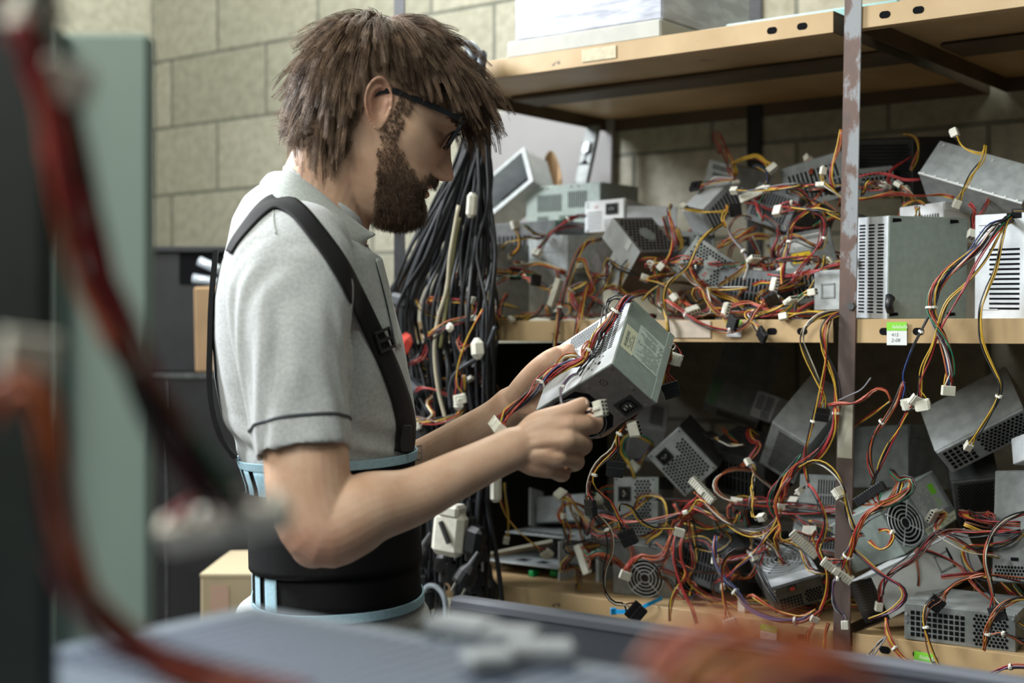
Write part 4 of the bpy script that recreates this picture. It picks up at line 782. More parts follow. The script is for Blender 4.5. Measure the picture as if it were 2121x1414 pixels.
# ---- right of the upright
L('yellow lead with a white plug standing free against dark wall, over big tipped power supply', 'yyk', [(2041, 306, .12), (2034, 318, .12), (2018, 316, .12), (1998, 306, .12), (1984, 290, .12), (1980, 281, .12)], 'p4', .7)
L('yellow lead running down across the big tipped power supply to a white plug', 'yyky', [(2041, 302, .12), (2036, 328, .11), (2026, 345, .1), (2012, 363, .09), (1997, 388, .08), (1985, 415, .08)], 'p4', .2, wob=.5)
L('red lead lying in the shade behind the rusty upright', 'rrm', [(1775, 367, .22), (1805, 361, .22), (1836, 361, .22), (1870, 371, .22), (1906, 371, .22)])
L('red and orange lead lying low in the shade right of the rusty upright', 'rryo', [(1772, 412, .16), (1800, 411, .16), (1828, 406, .16), (1855, 402, .17), (1900, 405, .18), (1950, 402, .2), (1976, 410, .2)])
L('red loop of wires in the dark above the small pale power supply', 'rmr', [(1842, 366, .24), (1836, 378, .24), (1846, 390, .23), (1842, 360, .26), (1856, 345, .28), (1870, 336, .3), (1888, 324, .32)])
L('brown and yellow loop rising against the dark wall right of the rusty upright', 'oyn', [(1886, 352, .3), (1899, 322, .32), (1903, 300, .33), (1895, 284, .34), (1872, 277, .35)])
L('orange loop of wires lying on the pale slotted power supply', 'oyo', [(1870, 427, .2), (1885, 418, .2), (1900, 416, .2), (1915, 424, .2)])
L('yellow lead with a small white plug in the shade, under the red ones', 'oyw', [(1895, 415, .2), (1884, 398, .19), (1872, 388, .19), (1866, 384, .19)], 'clip', .5)
L('red and black bundle with a pale plug between the two big power supplies', 'rrkrm', [(2010, 422, .16), (2016, 440, .12), (2016, 455, .09), (2013, 478, .08)], 'p4', .2)
R9 = SUP['M9'][0]
A9 = (2098, 450, .05)
L(None, 'krwbkrwokekogy', [A9, (2084, 456, .02), (2070, 468, .0), (2050, 490, -.01), (2032, 511, -.018), (1997, 539, -.022), (1958, 571, -.024), (1936, 604, -.025), (1930, 645, -.026), (1940, 674, -.028), (1952, 700, -.028), (1962, 730, -.028), (1967, 768, -.028), (1965, 800, -.028)], 'p8', .3, zips=(.62,), parent=R9, spread=1.1)
L(None, 'kkb', [A9, (2078, 456, .0), (2052, 466, -.01), (2030, 492, -.014), (2010, 520, -.018), (1980, 548, -.02), (1950, 590, -.022), (1936, 632, -.026), (1926, 650, -.026), (1909, 684, -.028), (1892, 716, -.028), (1880, 748, -.026), (1871, 778, -.026), (1874, 800, -.026), (1880, 826, -.026)], 'molex', .5, zips=(.68,), parent=R9)
L(None, 'yykk', [A9, (2084, 462, .0), (2074, 500, -.01), (2062, 560, -.014), (2046, 600, -.018), (2033, 640, -.024), (2032, 684, -.026), (2041, 722, -.026), (2060, 764, -.026), (2073, 794, -.026), (2066, 828, -.024), (2048, 862, -.02), (2027, 894, -.01), (2010, 918, .0)], 'p4', .3, zips=(.78,), parent=R9, wob=1.6)
L(None, 'rm', [(2096, 452, .04), (2064, 482, -.012), (2030, 530, -.02), (1994, 603, -.028), (1958, 666, -.032), (1942, 700, -.03), (1930, 740, -.03), (1912, 780, -.03), (1906, 800, -.03), (1909, 826, -.03)], None, parent=R9)
L(None, 'yyk', [(2096, 452, .04), (2072, 478, -.004), (2040, 540, -.016), (1998, 592, -.022), (1966, 626, -.026), (1950, 666, -.03), (1934, 716, -.03), (1910, 762, -.03), (1905, 800, -.03), (1909, 828, -.03)], 'molex', .7, parent=R9)
# ---- bundles around the upright
L('yellow, black and white bundle looping off the shelf edge just left of the rusty upright', 'kywyk', [(1740, 645, .01), (1715, 648, -.01), (1690, 658, -.018), (1668, 680, -.02), (1662, 704, -.02), (1670, 732, -.02), (1690, 780, -.02), (1706, 824, -.02), (1704, 846, -.02)], 'sata', .3)
L('red, yellow and purple bundle hanging close along the left of the rusty upright', 'yrpkoyk', [(1742, 648, .0), (1718, 660, -.018), (1705, 680, -.02), (1704, 712, -.02), (1714, 745, -.02), (1728, 790, -.02), (1732, 840, -.02), (1729, 884, -.02), (1712, 920, -.02), (1696, 938, -.022)], None, zips=(.72,))
L('long thin yellow and red strand hanging left of the rusty upright', 'yrk', [(1725, 652, .0), (1712, 690, -.024), (1712, 740, -.025), (1704, 790, -.026), (1690, 850, -.026), (1680, 886, -.024), (1668, 930, -.022), (1668, 972, -.02), (1674, 1000, -.02)], None, zips=(.62,))
L('bundle of many wires fanning left below the black plug at the rusty upright', 'orrkmokyr', [(1732, 846, -.022), (1726, 890, -.024), (1700, 934, -.026), (1672, 956, -.02), (1650, 966, -.01), (1632, 990, .0), (1622, 1020, .0), (1618, 1044, .0)], 'fdd', 0, spread=1.3)
L('orange and red lead leading right from the black plug at the rusty upright', 'oor', [(1716, 838, -.02), (1742, 835, -.025), (1768, 836, -.028), (1790, 826, -.028), (1811, 808, -.026), (1824, 806, -.026), (1838, 812, -.026), (1845, 830, -.026)], None)
L('thin grey wire sticking out to the right of the rusty upright', 'e', [(1735, 830, -.02), (1760, 818, -.03), (1785, 806, -.034), (1804, 782, -.034)])
L('white, orange and black strand hanging right of the rusty upright with a white tie', 'wookkr', [(1873, 790, -.026), (1864, 810, -.026), (1852, 836, -.026), (1830, 870, -.022), (1812, 896, -.02), (1802, 930, -.018), (1803, 962, -.016), (1812, 990, -.012)], None, zips=(.45,))
L('yellow and black strand running down from a white plug toward the labelled power supply', 'ykkm', [(1893, 838, -.03), (1878, 858, -.028), (1862, 890, -.024), (1840, 922, -.02), (1822, 956, -.018), (1812, 985, -.014), (1806, 1004, -.01)], None, start='molex')
L('dark orange lead crossing in the dark behind the white plugs', 'ykr', [(1846, 830, .0), (1818, 848, .01), (1790, 872, .02), (1768, 890, .03), (1762, 910, .03)])
L('coiled orange, pink and green bundle with a black board plug beside label with green mark', 'oorrgknky', [(1846, 976, .02), (1862, 992, .0), (1884, 992, -.01), (1888, 1010, -.02), (1868, 1030, -.026), (1836, 1044, -.03), (1815, 1042, -.03), (1806, 1030, -.03)], 'katx', 0, spread=1.2, side=PT(1786, 985, -.03)-PT(1776, 1062, -.03))
L('big multicoloured bundle sweeping down left from the coiled orange wires to a long white plug', 'orgkyokreroy', [(1866, 1000, .0), (1850, 1030, -.02), (1826, 1050, -.03), (1798, 1064, -.034), (1774, 1100, -.036), (1762, 1140, -.034), (1752, 1158, -.032), (1738, 1176, -.03)], 'atx', 0, zips=(.86,), spread=1.1, side=PT(1748, 1166, -.03)-PT(1684, 1206, -.03))
L('purple and black loop lying on the long silver power supply', 'pkym', [(1768, 1140, -.03), (1790, 1158, -.03), (1816, 1181, -.03), (1845, 1200, -.03), (1868, 1216, -.03), (1874, 1236, -.03), (1858, 1256, -.03), (1835, 1270, -.03), (1800, 1280, -.03)], None, wob=1.5)
L('red wires looping over the fan grill of the labelled power supply', 'rmyo', [(1800, 1120, -.03), (1822, 1136, -.032), (1842, 1128, -.032), (1852, 1108, -.03), (1838, 1096, -.028), (1820, 1098, -.026)], zips=(.7,))
L('grey and purple lead with a pale clip plug hanging in front of the rusty upright', 'epek', [(1742, 1198, -.03), (1728, 1202, -.034), (1724, 1232, -.036), (1734, 1258, -.036), (1748, 1272, -.036), (1750, 1286, -.036)], 'p4', .6, zips=(.08,))
L('red and yellow strand hanging left of the rusty upright down to a small white plug', 'rykr', [(1674, 1004, -.02), (1684, 1016, -.026), (1700, 1050, -.028), (1708, 1080, -.028), (1704, 1110, -.028), (1696, 1136, -.028), (1708, 1162, -.028), (1716, 1190, -.028), (1712, 1230, -.028), (1698, 1262, -.028), (1690, 1278, -.028)], 'fdd', .2)
L('wide white plug on black and cream wires in front of the rusty upright', 'wkyk', [(1770, 1100, -.02), (1758, 1068, -.026), (1750, 1040, -.03), (1744, 1030, -.03)], 'molex', .4)
L('black and cream arc of wires above the wide white plug at the rusty upright', 'kwyk', [(1655, 964, -.02), (1680, 956, -.026), (1705, 962, -.028), (1732, 984, -.03), (1748, 1012, -.03), (1760, 1060, -.03), (1772, 1096, -.03)], None)
L('orange wires hanging over the bottom shelf edge left of the rusty upright', 'orn', [(1686, 1290, -.02), (1676, 1310, -.024), (1672, 1345, -.026), (1678, 1385, -.026), (1684, 1420, -.026)])
L('yellow and orange wires hanging over the bottom shelf edge just in front of rusty upright', 'oyok', [(1716, 1290, -.02), (1710, 1312, -.024), (1706, 1350, -.026), (1704, 1390, -.026), (1702, 1425, -.026)])
L('yellow and black lead with a white plug in front of the lowest green label', 'yykrr', [(1836, 1280, -.01), (1838, 1310, -.02), (1852, 1340, -.024), (1876, 1368, -.026), (1894, 1378, -.026)], 'p4', .4, zips=(.55,))
L('grey twisted lead hanging off the bottom shelf right of the rusty upright', 'eke', [(1838, 1316, -.02), (1822, 1334, -.024), (1800, 1362, -.026), (1782, 1390, -.028), (1768, 1420, -.028)], zips=(.5,))
L('orange and black lead running down beside the lowest green label from a black drive plug', 'oykn', [(1990, 1204, .02), (1966, 1216, .0), (1946, 1236, -.01), (1922, 1252, -.02), (1916, 1280, -.026), (1920, 1310, -.028), (1932, 1352, -.028), (1948, 1390, -.028), (1964, 1420, -.028)], None, zips=(.58,))
L('flat orange lead arching over to the mesh front at the right of the bottom shelf', 'oonk', [(2040, 1190, .0), (2010, 1196, .0), (1984, 1206, -.004), (1962, 1222, -.008), (1946, 1240, -.01)], 'sata', .3)
L('white, black and orange wires dropping in front of plain grey power supply at right edge', 'wkokr', [(2130, 1060, .02), (2104, 1068, .0), (2080, 1080, -.008), (2056, 1104, -.014), (2042, 1138, -.018), (2040, 1166, -.02), (2050, 1208, -.02), (2058, 1244, -.02), (2062, 1256, -.02)], 'sata', .7)
L('orange lead arching in from the right edge and down over the wide mesh front', 'onyok', [(2132, 1238, -.01), (2104, 1240, -.02), (2074, 1256, -.03), (2052, 1286, -.034), (2044, 1316, -.034), (2038, 1346, -.03)], None, zips=(.8,))
L('orange lead running along the wide mesh front at the right edge', 'onk', [(2046, 1318, -.035), (2068, 1312, -.036), (2091, 1316, -.036), (2125, 1336, -.03)], zips=(.5,))
L('maroon and purple bundle at the very bottom right corner', 'mprk', [(2035, 1420, -.04), (2046, 1400, -.04), (2070, 1386, -.04), (2100, 1380, -.04), (2130, 1380, -.04)], zips=(.3, .7))
# ---- bottom shelf, middle and left
L('thick orange bundle coming down between the honeycomb supplies to an ivory plug', 'oorrkroo', [(1480, 1026, .06), (1448, 1052, .03), (1412, 1082, .01), (1394, 1114, .0), (1376, 1152, -.005), (1352, 1158, -.01), (1328, 1150, -.012), (1306, 1166, -.014), (1298, 1184, -.016)], 'p8', .2)
L('red and black wires hanging straight down over the bottom shelf edge', 'rrkm', [(1404, 1090, .0), (1398, 1120, -.012), (1396, 1154, -.018), (1404, 1190, -.02), (1418, 1230, -.022), (1434, 1262, -.024), (1444, 1292, -.024)], None)
L('red and yellow wires spreading over the bottom shelf edge beside the hanging red ones', 'ryrk', [(1420, 1100, .0), (1410, 1130, -.012), (1412, 1165, -.018), (1420, 1190, -.02), (1402, 1222, -.022), (1392, 1246, -.024), (1388, 1286, -.024)], None)
L('white board plug standing on the wires between the two honeycomb supplies', 'orkyr', [(1398, 1080, .02), (1420, 1060, .0), (1440, 1036, -.005), (1452, 1020, -.008)], 'atx', 0, side=PT(1436, 1000, .0)-PT(1480, 1030, .0))
L('long cream and brown arc of wires in the middle of the bottom shelf', 'wnkoy', [(1440, 1018, .0), (1460, 1036, -.005), (1480, 1058, -.008), (1502, 1080, -.01), (1530, 1098, -.01), (1562, 1106, -.01), (1592, 1096, -.01), (1606, 1080, -.01), (1618, 1050, .0)], None)
L('cluster of brown loops beside the large perforated power supply', 'onow', [(1556, 974, .12), (1524, 970, .08), (1500, 978, .05), (1485, 994, .03), (1484, 1012, .02), (1500, 1030, .02), (1520, 1042, .02)], None)
L('cream sleeved plug on a looped lead in front of the large perforated power supply', 'eowk', [(1600, 1012, .08), (1584, 998, .05), (1570, 984, .03), (1560, 974, .02), (1553, 962, .02)], 'clip', .3)
L('twisted yellow and black wires hanging in the middle of the bottom shelf', 'ykyk', [(1556, 955, .04), (1564, 968, .03), (1560, 995, .02), (1556, 1022, .0), (1556, 1050, -.005), (1562, 1072, -.008), (1572, 1072, -.01)], 'p4', .3, twist=7)
L('red wires rising from the middle of the bottom shelf to the rusty upright', 'rroky', [(1656, 966, .0), (1640, 984, .0), (1626, 1000, -.005), (1606, 1040, -.01), (1612, 1076, -.01), (1618, 1094, -.01), (1606, 1112, -.01), (1612, 1140, .0)])
L('green and dark red strand across the middle of the bottom shelf', 'gmk', [(1660, 940, .02), (1640, 968, .02), (1612, 994, .01), (1596, 1020, .0), (1594, 1050, .0), (1610, 1080, .0)])
L('yellow and red strand crossing behind the hanging molex plug', 'yrp', [(1614, 1086, -.01), (1592, 1108, -.012), (1574, 1128, -.014), (1552, 1150, -.014), (1524, 1176, -.012), (1506, 1200, -.01)])
L('yellow, black and red lead hanging over the bottom shelf edge to a pale drive plug', 'ykkr', [(1556, 1140, .0), (1544, 1134, -.014), (1522, 1140, -.02), (1504, 1160, -.024), (1498, 1190, -.026), (1498, 1230, -.026), (1502, 1258, -.026), (1510, 1282, -.026)], 'molex', .1, zips=())
L('pale plug on grey sleeved wires beside the fan grill supply', 'eeek', [(1612, 1250, .0), (1592, 1216, -.005), (1576, 1180, -.008), (1567, 1166, -.01), (1564, 1160, -.01)], 'p4', .2)
L('blue, grey and orange bundle curving along the bottom shelf edge to a white tie', 'bebkoybb', [(1484, 1110, .0), (1480, 1140, -.008), (1486, 1176, -.012), (1504, 1204, -.016), (1522, 1224, -.018), (1549, 1258, -.02), (1590, 1280, -.022), (1630, 1286, -.022), (1662, 1284, -.02), (1690, 1270, -.018)], None, zips=(.45, .88), spread=1.1)
L('orange and red strand above the blue and grey bundle at the shelf edge', 'roy', [(1548, 1236, -.01), (1558, 1232, -.015), (1585, 1250, -.018), (1620, 1270, -.02), (1660, 1276, -.02), (1690, 1262, -.02)])
L('red lead with a small cream plug lying left of the fan grill supply', 'rork', [(1560, 1150, .0), (1530, 1158, -.005), (1505, 1162, -.006), (1490, 1162, -.006)], 'p4', .3)
L('perforated white board plug leaning left of the rusty upright', 'ykro', [(1690, 1100, .0), (1682, 1112, -.01), (1672, 1122, -.012)], 'atx', 0, side=PT(1672, 1098, -.01)-PT(1648, 1160, -.01))
L('small white plug in front of the slotted pair behind the rusty upright', 'rkw', [(1668, 1008, .02), (1660, 1014, .01)], 'clip', .2)
L('orange bundle with an ivory board plug facing the bracket on the bottom shelf', 'oooreokg', [(1300, 1190, .05), (1285, 1168, .03), (1262, 1152, .01), (1240, 1146, .0), (1222, 1152, .0), (1212, 1156, .0)], 'atx', 0, side=np.array([0.0, 0.0, 1.]), spread=1.5)
L('red loop with an ivory board plug lying on the bent bracket', 'rrmoy', [(1212, 1052, .14), (1190, 1042, .1), (1170, 1046, .08), (1157, 1062, .07), (1164, 1082, .06), (1182, 1090, .06), (1202, 1084, .05), (1206, 1078, .05)], 'atx', 0, side=SU)
L('orange loops of wires behind the black drive plug on the bottom shelf', 'oorok', [(1230, 1130, .06), (1250, 1112, .04), (1276, 1110, .03), (1300, 1124, .03), (1312, 1150, .03), (1300, 1172, .03)])
L('red and yellow pair with a pale plug lying on the lower level of bent bracket', 'ry', [(1032, 1020, .03), (1038, 1040, .02), (1054, 1074, .02), (1084, 1110, .02), (1112, 1132, .03), (1126, 1142, .04)], 'molex', .9)
L('yellow pair with a small white plug hanging beside the bent bracket', 'yyk', [(1046, 1000, .03), (1048, 1030, .02), (1052, 1070, .015), (1052, 1100, .015), (1050, 1112, .015)], 'p4', .2)
L('thick yellow arc of wires behind the lead hanging from the held supply', 'yyg', [(1352, 920, .14), (1332, 906, .12), (1312, 900, .11), (1294, 906, .1), (1286, 928, .1), (1296, 950, .1), (1310, 975, .1), (1314, 990, .1)], r=.0016)
L('bunch of red wires with black plugs beside the tilted honeycomb power supply', 'rrory', [(1568, 905, .2), (1552, 892, .18), (1560, 912, .16), (1572, 920, .15), (1556, 944, .14), (1536, 968, .14)], None, spread=1.6)
L('dark lead with a black plug behind the tilted honeycomb power supply', 'kkyw', [(1540, 922, .14), (1510, 922, .14), (1492, 914, .14), (1476, 905, .15)], 'sata', .4)
L('orange wires poking up behind the tilted honeycomb power supply', 'orog', [(1490, 880, .24), (1500, 890, .22), (1514, 906, .2), (1528, 918, .19)])
L('yellow drive lead in the dark at the left of the tilted honeycomb power supply', 'yobk', [(1352, 922, .2), (1340, 934, .18), (1330, 946, .17), (1318, 960, .16)], 'molex', .3)
L('red and white bundle with a pale plug left of the upright honeycomb power supply', 'rwyk', [(1262, 1060, .12), (1250, 1045, .11), (1244, 1036, .1)], 'p8', .6)
# ---- lead filler: the rest of the tangle, seen between the supplies
def tangle(n, s_rng, t_rng, z_rng, label, group, seed, ncol=(4, 7), lng=(.16, .34)):
    g = np.random.default_rng(seed); pal = ['rkyk', 'kyok', 'mkrk', 'ykyn', 'rmko', 'kyrw', 'okgr', 'nkok', 'rkok', 'ykek']
    for i in range(n):
        s0 = g.uniform(*s_rng); t0 = g.uniform(*t_rng); z0 = g.uniform(*z_rng); pts = []; a = g.uniform(0, 6.28); Ln = g.uniform(*lng); m = 6
        for j in range(m):
            pts.append(SH(np.clip(s0, *s_rng), np.clip(t0, *t_rng), np.clip(z0, *z_rng))); a += g.normal(0, .9); s0 += Ln/m*math.cos(a)*1.1; z0 += Ln/m*math.sin(a)*.75; t0 += g.normal(0, .018)
        lead(label, (pal[i % len(pal)]+pal[(i*3+1) % len(pal)])[:g.integers(*ncol)], pts, [None, 'molex', None, 'sata', 'p4', None, 'fdd'][int(g.integers(0, 7))], g.uniform(0, 3), group=group, spread=1.3, wob=1.6)
tangle(46, (.50, .85), (.04, .22), (1.375, 1.46), 'loose mixed lead tangled between the supplies on the middle shelf, left of the rusty upright', 'tangled leads on the middle shelf', 3)
tangle(26, (.46, .85), (.12, .36), (1.45, 1.58), 'loose mixed lead tangled on top of the middle heap, left of the rusty upright', 'tangled leads on top of the middle heap', 4)
tangle(16, (.22, .50), (.05, .22), (1.375, 1.47), 'loose mixed lead tangled at the left end of the middle shelf', 'tangled leads at the left of the middle shelf', 5)
tangle(42, (.36, .86), (.0, .16), (.915, 1.07), 'loose mixed lead tangled between the supplies on the bottom shelf, left of the rusty upright', 'tangled leads on the bottom shelf', 6)
tangle(14, (.92, 1.15), (.0, .2), (.92, 1.08), 'loose mixed lead tangled between the supplies on the bottom shelf, right of the rusty upright', 'tangled leads at the right of the bottom shelf', 8)
tangle(8, (.92, 1.15), (.1, .3), (1.52, 1.60), 'loose dark lead on the supplies in the shade right of the rusty upright', 'tangled leads in the shade at the right', 9)
# blue cable tie
q = spline([wpt(x) for x in [(1372, 1238, .01), (1346, 1250, -.01), (1318, 1262, -.014), (1296, 1266, -.016), (1272, 1266, -.016)]], 30)
mb = MB(); up = np.array([0, 0, .0035]); mb.ring(np.stack([q-up, q+up, q+up-SN*.0012, q-up-SN*.0012], 1)); mb.box(q[-1]-np.array([.006, .003, .005]), q[-1]+np.array([.004, .003, .006]), .001)
tag(mb.obj('cable_tie', [M['blue_zip']]), 'bright blue cable tie lying at the bottom shelf edge under the wires', 'cable tie')
# ================================================================== HANGING MAINS CORDS at the left end of the rack
M['cord'] = mat('black_cord', (.013, .014, .017), .42, 0, .3, 30)
M['cord2'] = mat('dark_grey_cord', (.038, .042, .05), .42, 0, .25, 30)
M['cord3'] = mat('grey_cord', (.30, .34, .38), .4, 0, .15, 30)
M['cord4'] = mat('beige_cord', (.40, .36, .26), .5, 0, .2, 30)
M['cord5'] = mat('olive_cord', (.17, .16, .07), .45, 0, .2, 30)
hk = MB(); a = PT(955, 150, .0); hk.tube(spline([a, a-SN*.05, a-SN*.12+np.array([0, 0, .002]), a-SN*.15+np.array([0, 0, .02])], 16), .005, 8); tag(hk.obj('hook', [M['steel_dark']], None, True), 'dark steel hook at the left end of the rack holding the hanging cords', 'hook')
def plug_mb(p, kind):
    mb = MB()
    if kind == 0: mb.box((-.011, -.008, -.035), (.011, .008, 0), .003); mb.tube([(0, 0, 0), (0, 0, .02)], [.007, .0045], 8)
    elif kind == 1: mb.tube([(0, 0, .025), (0, 0, .0), (0, 0, -.012), (0, 0, -.03), (0, 0, -.036)], [.005, .009, .017, .019, .018], 14); [mb.cyl((x, 0, -.036), (x, 0, -.054), .0022, 6, 1) for x in (-.0095, .0095)]
    else: mb.box((-.013, -.011, -.022), (.013, .011, 0), .004); mb.tube([(0, 0, 0), (0, 0, .025)], [.008, .0045], 8)
    for i in range(len(mb.v)): mb.v[i] = mb.v[i]+p
    return mb
def cord(pts, r, m, label, group, end=None, n=34):
    q = spline(pts, n); root = empty('mains_cable', q[0]); tag(root, label, 'cable', group); inv = inv_of(root)
    MB().tube(q, r, 8).xf(inv).obj('cord', [M[m]], root, True)
    if end is not None: plug_mb(q[-1], end).xf(inv).obj('plug', [M['black_plastic'], M['silver_pin']], root)
    return root
g = np.random.default_rng(21)
NC = 66
for i in range(NC):
    t = g.uniform(-.105, -.018); f = (i+.5)/NC; f = float(np.clip(f+g.normal(0, .03), 0, 1))
    x5 = 905+115*f+g.normal(0, 6); x6 = 795+235*f+g.normal(0, 8); x9 = 838+188*f+g.normal(0, 12); yb = g.uniform(860, 1275) if i % 3 else g.uniform(1120, 1285)
    pts = [PT(948+44*f+g.normal(0, 5), 150+g.uniform(-12, 10), t*.8-.02), PT(952+50*f+g.normal(0, 6), 112+g.uniform(-12, 12), t-.01), PT(975+30*f+g.normal(0, 4), 185, t), PT(965+45*f+g.normal(0, 6), 290, t), PT(x5, 420, t), PT((x5+x6)/2+g.normal(0, 9), 520, t+g.normal(0, .008)), PT(x6, 640, t+g.normal(0, .008)), PT((x6+x9)/2+g.normal(0, 10), 780, t+g.normal(0, .008))]
    if yb > 930: pts.append(PT(x9, 910, t+g.normal(0, .006)))
    if yb > 1100: pts.append(PT(x9*.75+940*.25+g.normal(0, 10), 1050, t))
    pts.append(PT(x9*.7+950*.3+g.normal(0, 8), yb, t))
    m = 'cord' if i % 4 else 'cord2'
    cord(pts, g.uniform(.0026, .0036), m, 'black mains cord hanging in the thick bunch at the left end of the rack' if m == 'cord' else 'dark grey mains cord hanging in the thick bunch at the left end of the rack', 'mains cords hanging at the end of the rack', [0, 1, 2][i % 3] if i % 3 != 2 or i % 2 else None)
cord([PT(x, y, -.115) for x, y in ((950, 425), (942, 470), (932, 530), (925, 600), (907, 661), (900, 726), (908, 808), (926, 884), (930, 960))], .0033, 'cord4', 'beige cord hanging in front of the black bunch', None)
cord([PT(x, y, -.11) for x, y in ((952, 450), (944, 490), (938, 530), (931, 580), (924, 640), (912, 720))], .0034, 'cord5', 'olive yellow cord hanging in the black bunch beside the beige one', None)
cord([PT(x, y, -.112) for x, y in ((1026, 676), (1010, 716), (990, 740), (956, 762), (938, 782), (931, 812), (934, 846))], .0036, 'cord2', 'dark grey cord curling left in front of the bunch to a white plug', None)
cord([PT(x, y, -.08) for x, y in ((1012, 250), (1010, 300), (1017, 360), (1012, 440), (1024, 520), (1020, 640), (1022, 780), (1018, 900), (1008, 1030), (1030, 1160), (1042, 1260))], .0042, 'cord', 'black cord hanging rightmost beside the bunch, down to the bottom shelf', None)
cord([PT(x, y, -.075) for x, y in ((1000, 880), (1003, 960), (1008, 1040), (1012, 1120), (1006, 1200), (1004, 1270))], .0046, 'cord', 'thick black cord hanging in front of the bottom shelf end', None)
cord([PT(x, y, -.125) for x, y in ((902, 130), (908, 100), (925, 86), (950, 84), (968, 96), (976, 120), (970, 150), (962, 172))], .0042, 'cord3', 'pale grey cord loop at the top of the bunch, in front', None)
cord([PT(x, y, -.11) for x, y in ((920, 150), (934, 112), (956, 90), (980, 92), (994, 112), (992, 140), (984, 168))], .0042, 'cord3', 'pale grey cord loop at the top of the bunch, reaching furthest right', None)
cord([PT(x, y, -.115) for x, y in ((935, 84), (946, 100), (944, 130), (940, 165))], .0042, 'cord3', 'pale grey cord end crossing the loops at the top of the bunch', None)
cord([PT(x, y, -.12) for x, y in ((878, 1225), (886, 1214), (902, 1214), (918, 1232), (924, 1260), (922, 1300))], .0046, 'cord3', 'pale grey cord loop hanging low beside the man\'s hip', None)
# plugs and adapters caught in the bunch
def lump(px, py, t, dims, m, name, label, cat, yaw=0., roll=0., b=.006):
    o = MB().box(-np.array(dims)/2, np.array(dims)/2, b).obj(name, [m]); o.location = PT(px, py, t); o.rotation_euler = RSH.to_euler(); o.rotation_euler.z += yaw; o.rotation_euler.y += roll; return tag(o, label, cat)
a = lump(932, 1104, -.125, (.058, .034, .075), M['white_plastic'], 'plug_adapter', 'chunky ivory plug adapter caught low in the bunch of cords', 'adapter', .2, .1, .010)
mb = MB(); mb.cyl((-.01, -.018, .02), (.012, -.024, -.012), .0045, 8); mb.obj('dark_pin', [M['black_plastic']], a); mb = MB(); mb.box((-.02, -.019, .028), (.02, .019, .050), .005); mb.obj('upper_block', [M['white_plastic']], a)
lump(977, 425, -.122, (.016, .02, .042), M['white_plastic'], 'cord_plug', 'slim white plug hanging in the upper part of the bunch', 'plug', 0, .1)
lump(989, 722, -.122, (.026, .02, .036), M['white_plastic'], 'cord_plug', 'rounded white plug hanging in the middle of the bunch', 'plug', 0, -.1, .009)
lump(950, 834, -.125, (.020, .014, .026), M['white_plastic'], 'cord_plug', 'small square white plug hanging in front of the bunch over the forearms', 'plug')
lump(932, 678, -.12, (.016, .012, .016), M['white_plastic'], 'cord_plug', 'small white plug left of the beige cord', 'plug')
lump(1027, 1012, -.09, (.018, .02, .045), M['white_plastic'], 'cord_plug', 'long white plug just below the near forearm', 'plug')
lump(838, 712, -.10, (.030, .02, .04), mat('red_plastic', (.55, .06, .04), .4), 'red_plug', 'red plug peeking out beside the man\'s chest', 'plug', 0, .5, .009)
lump(826, 622, -.10, (.036, .02, .024), M['grey_plastic'], 'grey_plug', 'dark grey plug peeking out beside the man\'s chest', 'plug', 0, .2)
lump(855, 806, -.10, (.04, .03, .03), M['grey_plastic'], 'grey_plug', 'dark grey plug lower beside the man\'s strap', 'plug', 0, .6)
lump(985, 1120, -.115, (.034, .03, .05), M['black_plastic'], 'black_plug', 'chunky black plug right of the ivory adapter', 'plug', 0, .2, .008)
for px, py, lb in ((880, 1130, 'round black mains plug low in the bunch beside the black belt'), (978, 1170, 'round black mains plug under the ivory adapter')):
    mb = plug_mb(np.zeros(3), 1); o = mb.obj('mains_plug', [M['black_plastic'], M['silver_pin']]); o.location = PT(px, py, -.13); o.rotation_euler = (.1, .5, 0); tag(o, lb, 'plug')
tangle(30, (.03, .24), (-.12, -.03), (1.16, 1.40), 'loose coloured lead tangled in the bunch of black cords below the middle shelf', 'coloured leads in the bunch of cords', 11, lng=(.14, .3))
tangle(9, (.10, .26), (-.03, .06), (1.37, 1.45), 'loose coloured lead between the cords and the left of the middle shelf', 'coloured leads beside the cords', 12)
lead('yellow and red lead hanging inside the bunch to a white plug above the forearms', 'yr', [PT(1000, 640, -.12), PT(960, 720, -.125), PT(944, 780, -.125), PT(951, 818, -.125)], 'molex', .2)
# ================================================================== BEHIND THE MAN, left
def wbox(name, lo, hi, mt, label, cat, yaw=0., b=.004, parts=None):
    o = MB().box(lo, hi, b).obj(name, [mt]); return tag(o, label, cat)
def at(px, py, d): return P(px, py, d)
YAW = math.atan2(SU[1], SU[0])
def cab(name, px0, px1, py0, py1, d, depth, mt, label, cat, b=.004):      # box whose front face spans pixels, at depth d, aligned with the wall
    a = at(px0, py1, d); w = np.linalg.norm((at(px1, py1, d)-a)); hgt = at(px0, py0, d)[2]-a[2]
    o = MB().box((0, 0, 0), (w, depth, hgt), b).obj(name, [mt]); o.location = a; return tag(o, label, cat), w, hgt
zf = lambda d: (684+1.35/d*2946)
M['crate'] = mat('black_crate', (.013, .013, .016), .5, 0, .3, 20)
o, w, h = cab('black_cabinet', 300, 560, 772, zf(3.25), 3.25, .42, mat('black_cabinet', (.020, .020, .022), .45, .2, .3, 12), 'black metal cabinet standing behind the man at the left', 'cabinet')
mb = MB(); mb.box((.0, -.004, h-.012), (w, .0, h+.001)); mb.box((.048, -.003, .3), (.052, 0, h-.02)); mb.obj('door_edge', [M['steel_dark']], o)
o, w, h = cab('black_crate', 300, 560, 512, 771, 3.28, .36, M['crate'], 'black plastic crate on the black cabinet behind the man', 'crate')
